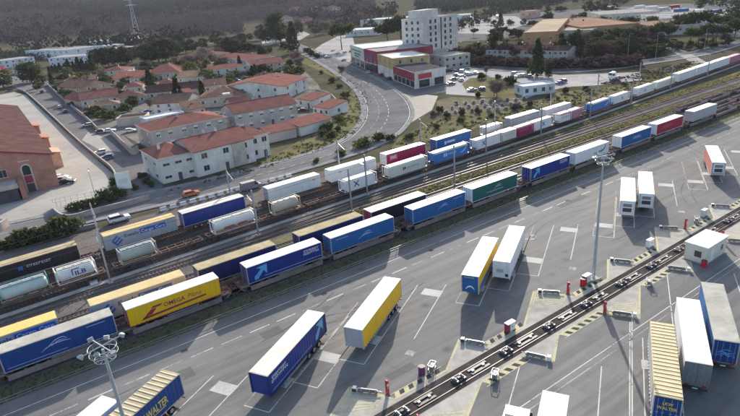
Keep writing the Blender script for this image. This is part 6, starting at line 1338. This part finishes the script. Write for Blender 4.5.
many('umbrella', 'in the pine belt by the side road', [(606, 48, 9.2), (614, 46, 9.9), (622, 44, 9.9), (630, 45, 9.2), (596, 46, 9.2), (640, 42, 10.6), (661, 44, 11.2, 1.2), (668, 43, 10.6), (674, 33, 10.6), (682, 32, 11.2), (690, 33, 11.9), (698, 32, 11.9), (706, 31, 11.9), (714, 32, 11.9), (722, 34, 10.6), (650, 28, 9.2), (657, 28, 8.6), (690, 45, 9.2), (698, 44, 9.2), (707, 43, 9.2), (716, 43, 9.9), (725, 42, 9.9), (734, 40, 10.6), (743, 40, 10.6), (733, 30, 9.9)], None, 1.1)
many('round', 'in the pine belt by the side road', [(636, 54, 8.4), (645, 53, 7.7), (628, 56, 7.7), (672, 50, 6.3), (690, 50, 6.3), (700, 50, 6.3), (712, 49, 6.3), (725, 47, 6.3), (678, 51, 5.6), (607, 58, 8.4), (618, 58, 8.4)], 'leaf_dark', 1.2)
many('round', 'round the far warehouses', [(603, 26, 9.0), (597, 12, 15.0), (588, 13, 13.5), (606, 14, 13.5), (613, 15, 10.5), (548, 14, 7.5), (420, 12, 10.5), (445, 12, 10.5), (366, 15, 10.5), (378, 15, 10.5), (392, 16, 10.5), (548, 12, 9.0), (700, 9, 10.5), (735, 23, 12.0), (395, 26, 9.0), (372, 26, 9.0), (305, 18, 12.0), (298, 18, 9.0), (318, 20, 10.5)], 'leaf_dark', 1.3)
# gaps of the quarter filled in between the houses
def scatter(zone, poly, n, kinds, seed, gap=2.5):
    r = random.Random(seed); Pq = [G(*p) for p in poly]; xs = [p.x for p in Pq]; ys = [p.y for p in Pq]; got = 0
    for _ in range(n*40):
        if got >= n: break
        u = r.uniform(min(p[0] for p in poly), max(p[0] for p in poly)); v = r.uniform(min(p[1] for p in poly), max(p[1] for p in poly)); ins = False; j = len(poly)-1
        for i in range(len(poly)):
            if (poly[i][1] > v) != (poly[j][1] > v) and u < (poly[j][0]-poly[i][0])*(v-poly[i][1])/(poly[j][1]-poly[i][1])+poly[i][0]: ins = not ins
            j = i
        if not ins: continue
        p = Gh(u, v); ok = True
        for (x, y, a, L, D) in FOOT:
            dx, dy = p.x-x, p.y-y; lx, ly = dx*math.cos(a)+dy*math.sin(a), -dx*math.sin(a)+dy*math.cos(a)
            if -gap < lx < L+gap and -gap < ly < D+gap: ok = False; break
        if not ok: continue
        k, leaf, h0, h1, w = r.choice(kinds); tree(k, u, v, r.uniform(h0, h1), zone, leaf, None, w); got += 1
QK = [('round', 'leaf_dark', 4, 8, 1.2), ('round', 'leaf_olive', 4, 7, 1.3), ('bare', 'twig', 5, 8, 1.3), ('hedge', 'leaf_dark', 3, 4.5, 1.4), ('hedge', 'leaf_olive', 2.5, 4, 1.4), ('shrub', 'leaf_olive', 3, 4.5, 1.2), ('cypress', 'leaf_dark', 7, 11, 1.6)]
scatter('in the gardens of the quarter', [(44, 84), (95, 72), (140, 66), (200, 58), (255, 58), (300, 66), (300, 84), (255, 100), (190, 104), (150, 112), (118, 112), (80, 108), (56, 94)], 66, QK, 5)
scatter('round the hamlet by the woods', [(255, 22), (300, 8), (345, 6), (345, 28), (320, 36), (285, 40), (255, 40)], 46, [('round', 'leaf_dark', 10, 16, 1.2), ('bare', 'twig', 10, 15, 1.3), ('shrub', 'leaf_dark', 5, 8, 1.3)], 6)
scatter('in the fields behind the dark belt', [(96, 50), (110, 42), (190, 36), (255, 40), (250, 52), (190, 56), (100, 62)], 20, [('round', 'leaf_dark', 9, 17, 1.25), ('bare', 'twig', 9, 14, 1.3), ('hedge', 'leaf_dark', 5, 8, 1.6)], 8)
scatter('among the warehouses beyond the terrace', [(355, 12), (440, 8), (560, 8), (640, 12), (640, 30), (620, 34), (580, 40), (440, 40), (360, 36)], 56, [('round', 'leaf_dark', 5, 9, 1.25), ('bare', 'twig', 6, 9, 1.3), ('bare', 'leaf_rust', 5, 8, 1.3), ('hedge', 'leaf_dark', 4, 6, 1.6), ('shrub', 'leaf_olive', 3, 5, 1.4)], 9, 4)
scatter('in the scrub between terrace and side road', [(575, 40), (650, 36), (668, 52), (640, 60), (580, 64)], 34, [('round', 'leaf_dark', 7, 12, 1.25), ('bare', 'leaf_rust', 7, 11, 1.3), ('shrub', 'leaf_rust', 3, 5, 1.4), ('hedge', 'leaf_dark', 4, 6, 1.5)], 10, 3)
# far woods that read as one mass
def woods(name, label, n, rr, az, hgt, leaf, q, size, seed, keep=None):
    r = np.random.default_rng(seed); a = np.radians(r.uniform(az[0], az[1], n)); rad = np.sqrt(r.uniform(rr[0]**2, rr[1]**2, n)); x, y = rad*np.sin(a), rad*np.cos(a)
    if keep is not None: k = np.array([keep(p, s) for p, s in zip(x, y)]); x, y = x[k], y[k]
    z = np.array([hill(p, s) for p, s in zip(x, y)]); h = hgt*(0.6+.8*r.random(len(x)))
    c = np.repeat(np.stack([x, y, z], 1), q, 0); hh = np.repeat(h, q); d = r.normal(size=(len(c), 3)); d /= np.linalg.norm(d, axis=1)[:, None]
    c = c+d*np.stack([hh*.36, hh*.36, hh*.4], 1); c[:, 2] += hh*.55
    o = add(name, np_mesh(name, leaf_quads(c, size, r, 1.1), [leaf])); return tag(o, label, 'woodland', None, 'stuff')
M['far_leaf'] = foliage('far_leaf', (0.022, 0.034, 0.020), (0.062, 0.075, 0.036), 0.12); M['far_dark'] = foliage('far_dark', (0.016, 0.022, 0.016), (0.032, 0.04, 0.026), 0.1); M['far_twig'] = foliage('far_twig', (0.095, 0.078, 0.073), (0.14, 0.115, 0.105), 0.1)
wob = lambda x, y: math.sin(x*.006+.8)*math.cos(y*.0045)+.5*math.sin(x*.017-y*.011)
ham = lambda x, y: -11 < math.degrees(math.atan2(x, y)) < -3.5 and math.hypot(x, y) < 1120
azd = lambda x, y: math.degrees(math.atan2(x, y))
inner = lambda x, y: 830+max(0, -azd(x, y)-12)*17+110*wob(x, y)
outer = lambda x, y: 1420+max(0, -azd(x, y)-12)*13+190*wob(x*.8, y*.9)
woods('bare_woods', 'grey brown leafless wood at the foot of the hill', 15000, (780, 1900), (-42, 2), 12, 'far_twig', 11, 2.1, 21, lambda x, y: inner(x, y) < math.hypot(x, y) < outer(x, y) and not ham(x, y))
woods('hill_woods', 'dark evergreen wood covering the hillside', 34000, (1180, 2900), (-44, 14), 13, 'far_leaf', 9, 3.3, 22, lambda x, y: math.hypot(x, y) > outer(x, y) and wob(x*2.1-40, y*1.9+10) < .8)
woods('dark_clumps', 'clumps of dark evergreens standing out of the bare wood', 5200, (760, 2300), (-42, 4), 17, 'far_dark', 18, 2.8, 27, lambda x, y: not ham(x, y) and wob(x*1.7+90, y*1.3) > (.62 if math.hypot(x, y) > inner(x, y) else .25))
woods('far_woods', 'dark wood beyond the motorway', 9000, (1000, 2600), (6, 42), 10, 'far_leaf', 8, 3.6, 23)
woods('low_thicket', 'patchy thicket between the bare wood and the town', 2600, (640, 900), (-38, -8), 6, 'far_leaf', 14, 1.5, 24, lambda x, y: wob(x*2.3, y*2.1) > .35)
woods('low_thicket', 'patchy thicket beyond the warehouses', 2600, (520, 1100), (6, 42), 6, 'far_leaf', 14, 1.5, 25, lambda x, y: wob(x*2.3, y*2.1) > .3)
# scrub on the railway bank and rough lawns
def scrub(name, label, polys, n, leaf, size, seed):
    r = np.random.default_rng(seed); pts = []
    for poly in polys:
        Pq = [G(*p) for p in poly]; xs = [p.x for p in Pq]; ys = [p.y for p in Pq]; k = 0
        while k < n:
            x, y = r.uniform(min(xs), max(xs)), r.uniform(min(ys), max(ys)); ins = False; j = len(Pq)-1
            for i in range(len(Pq)):
                if (Pq[i].y > y) != (Pq[j].y > y) and x < (Pq[j].x-Pq[i].x)*(y-Pq[i].y)/(Pq[j].y-Pq[i].y)+Pq[i].x: ins = not ins
                j = i
            k += 1
            if ins and math.sin(x*.31)*math.cos(y*.27)+.6*math.sin(x*.9+y*.7) > -.3: pts.append((x, y, 0))
    c = np.repeat(np.array(pts), 5, 0); c = c+r.normal(size=c.shape)*np.array([.4, .4, .12])*size*1.6; c[:, 2] = np.abs(c[:, 2])+size*.3
    return tag(add(name, np_mesh(name, leaf_quads(c, size, r, 1.2), [leaf])), label, 'scrub', None, 'stuff')
BANK = [(396, 140), (440, 119), (512, 110), (560, 93), (600, 89), (640, 83), (700, 63), (700, 66), (640, 88), (560, 108), (480, 127), (420, 147), (385, 158)]
scrub('bank_scrub', 'rough green and brown scrub on the railway bank', [BANK], 3600, 'leaf_olive', .5, 31)
scrub('bank_weeds', 'dry weeds on the sandy ground above the railway', [BANK, [(600, 84), (640, 72), (700, 60), (690, 66), (640, 84)]], 2200, 'leaf_rust', .4, 32)
scrub('lawn_weeds', 'tufts on the rough lawn below the apartment block', [[(163, 188), (271, 158), (338, 122), (354, 112), (362, 122), (352, 136), (328, 148), (270, 167), (170, 191)], [(330, 120), (352, 85), (306, 60), (362, 86), (372, 102), (368, 118), (352, 134)]], 2600, 'leaf_olive', .35, 33)
# ================================================================== CARS
for nm, c in dict(c_white=(0.72, 0.72, 0.72), c_black=(0.02, 0.02, 0.024), c_grey=(0.20, 0.21, 0.23), c_silver=(0.45, 0.46, 0.48), c_blue=(0.03, 0.08, 0.30), c_red=(0.35, 0.03, 0.03), c_orange=(0.50, 0.14, 0.05), c_dark=(0.05, 0.05, 0.07)).items(): M[nm] = mat('car_'+nm[2:], c, 0.25, 0.03, 1.0)
SHAPES = dict(hatch=(4.1, 1.75, [(-2.05, .35), (-2.02, .8), (-1.95, .95), (1.0, .98), (1.95, .8), (2.05, .6), (2.05, .3)], [(-1.9, .95), (-1.6, 1.46), (.1, 1.5), (1.0, .97)]),
              sedan=(4.5, 1.8, [(-2.25, .35), (-2.22, .95), (-1.3, 1.0), (1.0, .98), (2.1, .78), (2.25, .58), (2.25, .3)], [(-1.7, 1.0), (-1.05, 1.45), (.1, 1.47), (1.0, .97)]),
              suv=(4.6, 1.9, [(-2.3, .4), (-2.28, 1.05), (-2.1, 1.12), (1.1, 1.12), (2.2, .98), (2.3, .7), (2.3, .35)], [(-2.1, 1.1), (-1.85, 1.72), (.2, 1.75), (1.15, 1.1)]),
              van=(5.2, 1.95, [(-2.6, .35), (-2.6, 1.1), (1.6, 1.12), (2.5, 1.0), (2.6, .7), (2.6, .3)], [(-2.58, 1.1), (-2.5, 2.1), (1.0, 2.1), (1.85, 1.12)]))
def car(label, u, v, rz, shape, colr, group=None, world=None):
    L, W_, low, top = SHAPES[shape]; p = world or G(u, v); root = thing('parked_car' if shape != 'van' else 'parked_van', label, 'van' if shape == 'van' else 'car', (p[0], p[1], .07), rz, group)
    def bd():
        mb = MB(); mb.prism(low, -W_/2, W_/2, 0); zt = max(z for x, z in top); mb.prism([(x, z) if z < zt-.1 else (x, z-.12) for x, z in top], -W_/2+.12, W_/2-.12, 1)
        xs = [x for x, z in top if z > zt-.1]; mb.box(min(xs)-.05, max(xs)+.05, -W_/2+.14, W_/2-.14, zt-.14, zt-.02, 0); mb.box(-L/2-.04, L/2+.04, -W_/2+.05, W_/2-.05, .3, .48, 2)
        if shape == 'van': mb.box(-2.55, .7, -W_/2+.1, W_/2-.1, 1.1, 2.0, 0)
        return mb.mesh('body', [colr, 'glass', 'dark'])
    add('body', cached(('car', shape, colr), bd), root)
    wm = cached('carwheel', lambda: MB().tube((0, -.1, 0), (0, .1, 0), .32, n=10, mi=0).tube((0, -.11, 0), (0, -.1, 0), .2, n=8, mi=1).tube((0, .1, 0), (0, .11, 0), .2, n=8, mi=1).mesh('wheel', ['rubber', 'rim']))
    for sx in (-L*.3, L*.31):
        for sy in (-1, 1): add('wheel', wm, root, (sx, sy*(W_/2-.08), .3))
    hl = cached('hl', lambda: MB().box(-.03, .03, -.16, .16, -.08, .08).mesh('headlight', ['alu'])); tl2 = cached('ctl', lambda: MB().box(-.03, .03, -.14, .14, -.08, .1).mesh('tail_light', ['redlight']))
    for sy in (-1, 1): add('headlight', hl, root, (L/2-.0, sy*(W_/2-.25), .66)); add('tail_light', tl2, root, (-L/2, sy*(W_/2-.22), .8))
    return root
SD = R(124)
car('white estate car driving on the road above the silver trailer', 120, 221.5, A0, 'suv', 'c_white'); car('orange red hatchback on the road below the apartment block', 191.5, 196, A0, 'hatch', 'c_orange'); car('dark grey van on the road beside the white box trailer', 251.5, 189, A0, 'van', 'c_grey')
for i, (u, v, sh, c, lb) in enumerate(((61, 179.5, 'hatch', 'c_white', 'white hatchback outermost of three beside the salmon building'), (64, 181.5, 'hatch', 'c_silver', 'silver hatchback in the middle of three beside the salmon building'), (67.5, 183.5, 'sedan', 'c_black', 'black saloon nearest the lamp of three beside the salmon building'))): car(lb, u, v, R(10), sh, c)
for (u, v, rz, sh, c, lb) in ((60, 108, SD, 'hatch', 'c_white', 'white hatchback parked ahead of a dark saloon in the side street'), (65.5, 112.5, SD, 'sedan', 'c_dark', 'dark saloon parked behind a white hatchback in the side street'), (87.5, 126.5, SD+1.2, 'hatch', 'c_silver', 'silver hatchback parked in the side street'), (102, 132.5, R(15), 'sedan', 'c_dark', 'dark car half hidden by the white saloon'), (110, 132, R(15), 'sedan', 'c_white', 'white saloon before the grey garage'), (131, 132, R(15), 'hatch', 'c_white', 'white hatchback between garage and apartment block'), (100.5, 154, R(200), 'hatch', 'c_white', 'white hatchback beside a small blue one'), (107, 159, R(200), 'hatch', 'c_blue', 'small blue hatchback beside a white one'), (42, 93, SD, 'suv', 'c_dark', 'dark car at the top of the side street'), (10, 91, R(150), 'hatch', 'c_blue', 'blue car at the crossing by the white complex'), (304, 111.5, R(0), 'sedan', 'c_black', 'black car in the garage court'), (295.5, 133, R(120), 'hatch', 'c_blue', 'dark blue car at the end of the garage row'), (147, 113, R(40), 'sedan', 'c_blue', 'dark blue car by the white walled house')):
    car(lb, u, v, rz, sh, c)
for i, (u, v, c) in enumerate(((240, 82, 'c_white'), (245, 83.5, 'c_silver'), (250, 85, 'c_red'), (237, 80.5, 'c_grey'))): car('%s car parked in the court of the white house' % c[2:], u, v, R(95), 'hatch', c)
for (u, v, c, lb) in ((368, 73.5, 'c_white', 'white car at the kerb before the red and purple shop'), (381, 76, 'c_red', 'red car at the kerb before the ochre shop'), (389, 79.5, 'c_dark', 'dark red car at the kerb by the corner store')): car(lb, u, v, R(105), 'hatch', c)
CP = [(453, 70, 'c_white'), (458, 71.5, 'c_grey'), (463, 72, 'c_white'), (456, 76, 'c_dark'), (462, 77.5, 'c_silver'), (454, 80, 'c_dark'), (461, 81, 'c_white'), (451, 85, 'c_dark'), (470, 75, 'c_white'), (475, 74, 'c_silver'), (468, 74.5, 'c_silver'), (472, 91, 'c_silver'), (482, 90, 'c_blue'), (519, 77, 'c_white'), (524, 76.5, 'c_white'), (529, 77.5, 'c_grey'), (515, 74.5, 'c_silver'), (560, 84, 'c_blue'), (563, 82, 'c_dark'), (466, 69, 'c_silver'), (449, 72, 'c_dark')]
for i, (u, v, c) in enumerate(CP): car('%s car parked on the bright lot beside the corner store' % dict(c_white='white', c_grey='grey', c_dark='dark', c_silver='silver', c_blue='blue')[c], u, v, R(25 if i % 3 else 100), 'sedan' if i % 2 else 'hatch', c, '%s cars on the bright lot' % c[2:])
for i, (u, v, c) in enumerate(((318, 54, 'c_white'), (323, 56, 'c_silver'), (327, 57.5, 'c_white'), (338, 54, 'c_silver'), (345, 53, 'c_silver'), (351, 52, 'c_grey'), (344, 61, 'c_grey'), (333, 51, 'c_white'))): car('%s car on the lot under the umbrella pine' % c[2:], u, v, R(60), 'sedan', c, '%s cars under the umbrella pine' % c[2:])
tractor('white tractor unit parked alone beside the bypass', (*G(614, 79)[:2], .02), R(200))
def lorry(label, u, v, rz, colr, L=12.5):
    p = G(u, v); root = thing('box_lorry', label, 'lorry', (p.x, p.y, .05), rz); MB().box(-L/2, L/2-2.6, -1.27, 1.27, 1.0, 3.9).build('box', colr, root); MB().prism([(L/2-2.3, .6), (L/2, .6), (L/2, 1.8), (L/2-.3, 2.9), (L/2-2.3, 3.0)], -1.2, 1.2).build('cab', 'white', root); MB().box(-L/2, L/2, -.5, .5, .6, .95).build('chassis', 'dark', root)
    MB().poly([(L/2+.01, -1.1, 1.8), (L/2+.01, 1.1, 1.8), (L/2-.27, 1.05, 2.8), (L/2-.27, -1.05, 2.8)]).build('windscreen', 'glass', root)
    for x in (-L/2+2, -L/2+3.3, L/2-1.3):
        for sy in (-1, 1): add('wheel', m_wheel(), root, (x, sy*1.05, .5))
    return root
lorry('white lorry on the far lorry park', 652, 9.5, R(10), 'whitec', 16); lorry('blue lorry on the far lorry park', 682, 12.5, R(10), 'mid', 18)
for i, (u, v) in enumerate(((640, 8.5), (664, 11), (700, 13.5), (716, 14), (612, 9), (675, 8.5))): lorry('lorry trailer waiting along the far lots beyond the pine belt', u, v, R(15), ('whitec', 'greyc', 'whitec', 'mid', 'whitec', 'redc')[i], 16)['group'] = 'lorries on the far lots'
for i, (u, v) in enumerate(((452, 21.5), (458, 21), (464, 20.5), (470, 20), (486, 18.5), (497, 18))): lorry('white lorry in the row beyond the tower block', u, v, R(80), 'whitec', 12)['group'] = 'white lorries beyond the tower block'
# ================================================================== LAMPS, PYLON
def street_lamp(u, v, h, label, group, rz=0.0, arm=1.6):
    p = G(u, v); root = thing('street_lamp', label, 'street lamp', (p.x, p.y, 0), rz, group); MB().tube((0, 0, 0), (0, 0, h), .09, .05, 8).build('pole', 'mast', root); MB().tube((0, 0, h-.05), (arm, 0, h+.15), .04, n=6).build('arm', 'mast', root); MB().box(arm-.1, arm+.6, -.13, .13, h+.08, h+.22).build('lantern', 'dark', root)
street_lamp(97.5, 204, 8.3, 'slender street lamp on the forecourt', None, 2.0)
for u, v, r in ((268, 164, 2.2), (364, 104, 1.2), (345, 92, 1.0), (323, 76, 1.0), (303, 65, 1.0)): street_lamp(u, v, 9, 'grey street lamp on the main road', 'street lamps of the main road', r)
for u, v in ((457.5, 69), (545, 74), (627, 63), (655, 62), (703, 58), (569, 14), (330, 20)): street_lamp(u, v, 14 if v > 20 else 24, 'tall grey street lamp beside the bypass', 'tall lamps of the bypass', .4, 2.0)
p = G(139, 43); root = thing('lattice_pylon', 'pale lattice pylon rising before the bare woods', 'pylon', (p.x, p.y, 0), .4); H_ = 68
leg = lambda z: 3.6*(1-z/H_)+.5
for sx in (-1, 1):
    for sy in (-1, 1): MB().tube((sx*leg(0), sy*leg(0), 0), (sx*leg(H_), sy*leg(H_), H_), .22, .14, 6).build('leg', 'galv', root)
zs = [0, 9, 17, 24, 31, 37, 43, 48, 53, 58, 62, 65, 68]; mb = MB()
for a_, b_ in zip(zs, zs[1:]):
    for k in range(4):
        c = [(-1, -1), (1, -1), (1, 1), (-1, 1)]; q, w_ = c[k], c[(k+1) % 4]; mb.tube((q[0]*leg(a_), q[1]*leg(a_), a_), (w_[0]*leg(b_), w_[1]*leg(b_), b_), .12, n=4, caps=False); mb.tube((w_[0]*leg(a_), w_[1]*leg(a_), a_), (q[0]*leg(b_), q[1]*leg(b_), b_), .12, n=4, caps=False)
tag(mb.build('bracing', 'galv', root), kind='stuff')
for z in (50, 57, 64): MB().prism([(-9, z), (9, z), (0, z+1.6)], -.3, .3).build('cross_arm', 'galv', root)
# ================================================================== HAZE
hz = bpy.data.materials.new('haze'); hz.use_nodes = True; nt = hz.node_tree; nt.nodes.remove(nt.nodes['Principled BSDF'])
pv = nt.nodes.new('ShaderNodeVolumePrincipled'); pv.inputs['Color'].default_value = (0.74, 0.74, 0.95, 1); pv.inputs['Density'].default_value = 0.00006; pv.inputs['Anisotropy'].default_value = 0.0
nt.links.new(pv.outputs[0], nt.nodes['Material Output'].inputs['Volume'])
M['haze'] = hz
tag(MB().box(-9700, 9700, -9700, 9700, -3, 225).build('haze', 'haze'), 'thin bluish haze lying over the whole valley', 'haze', None, 'stuff')
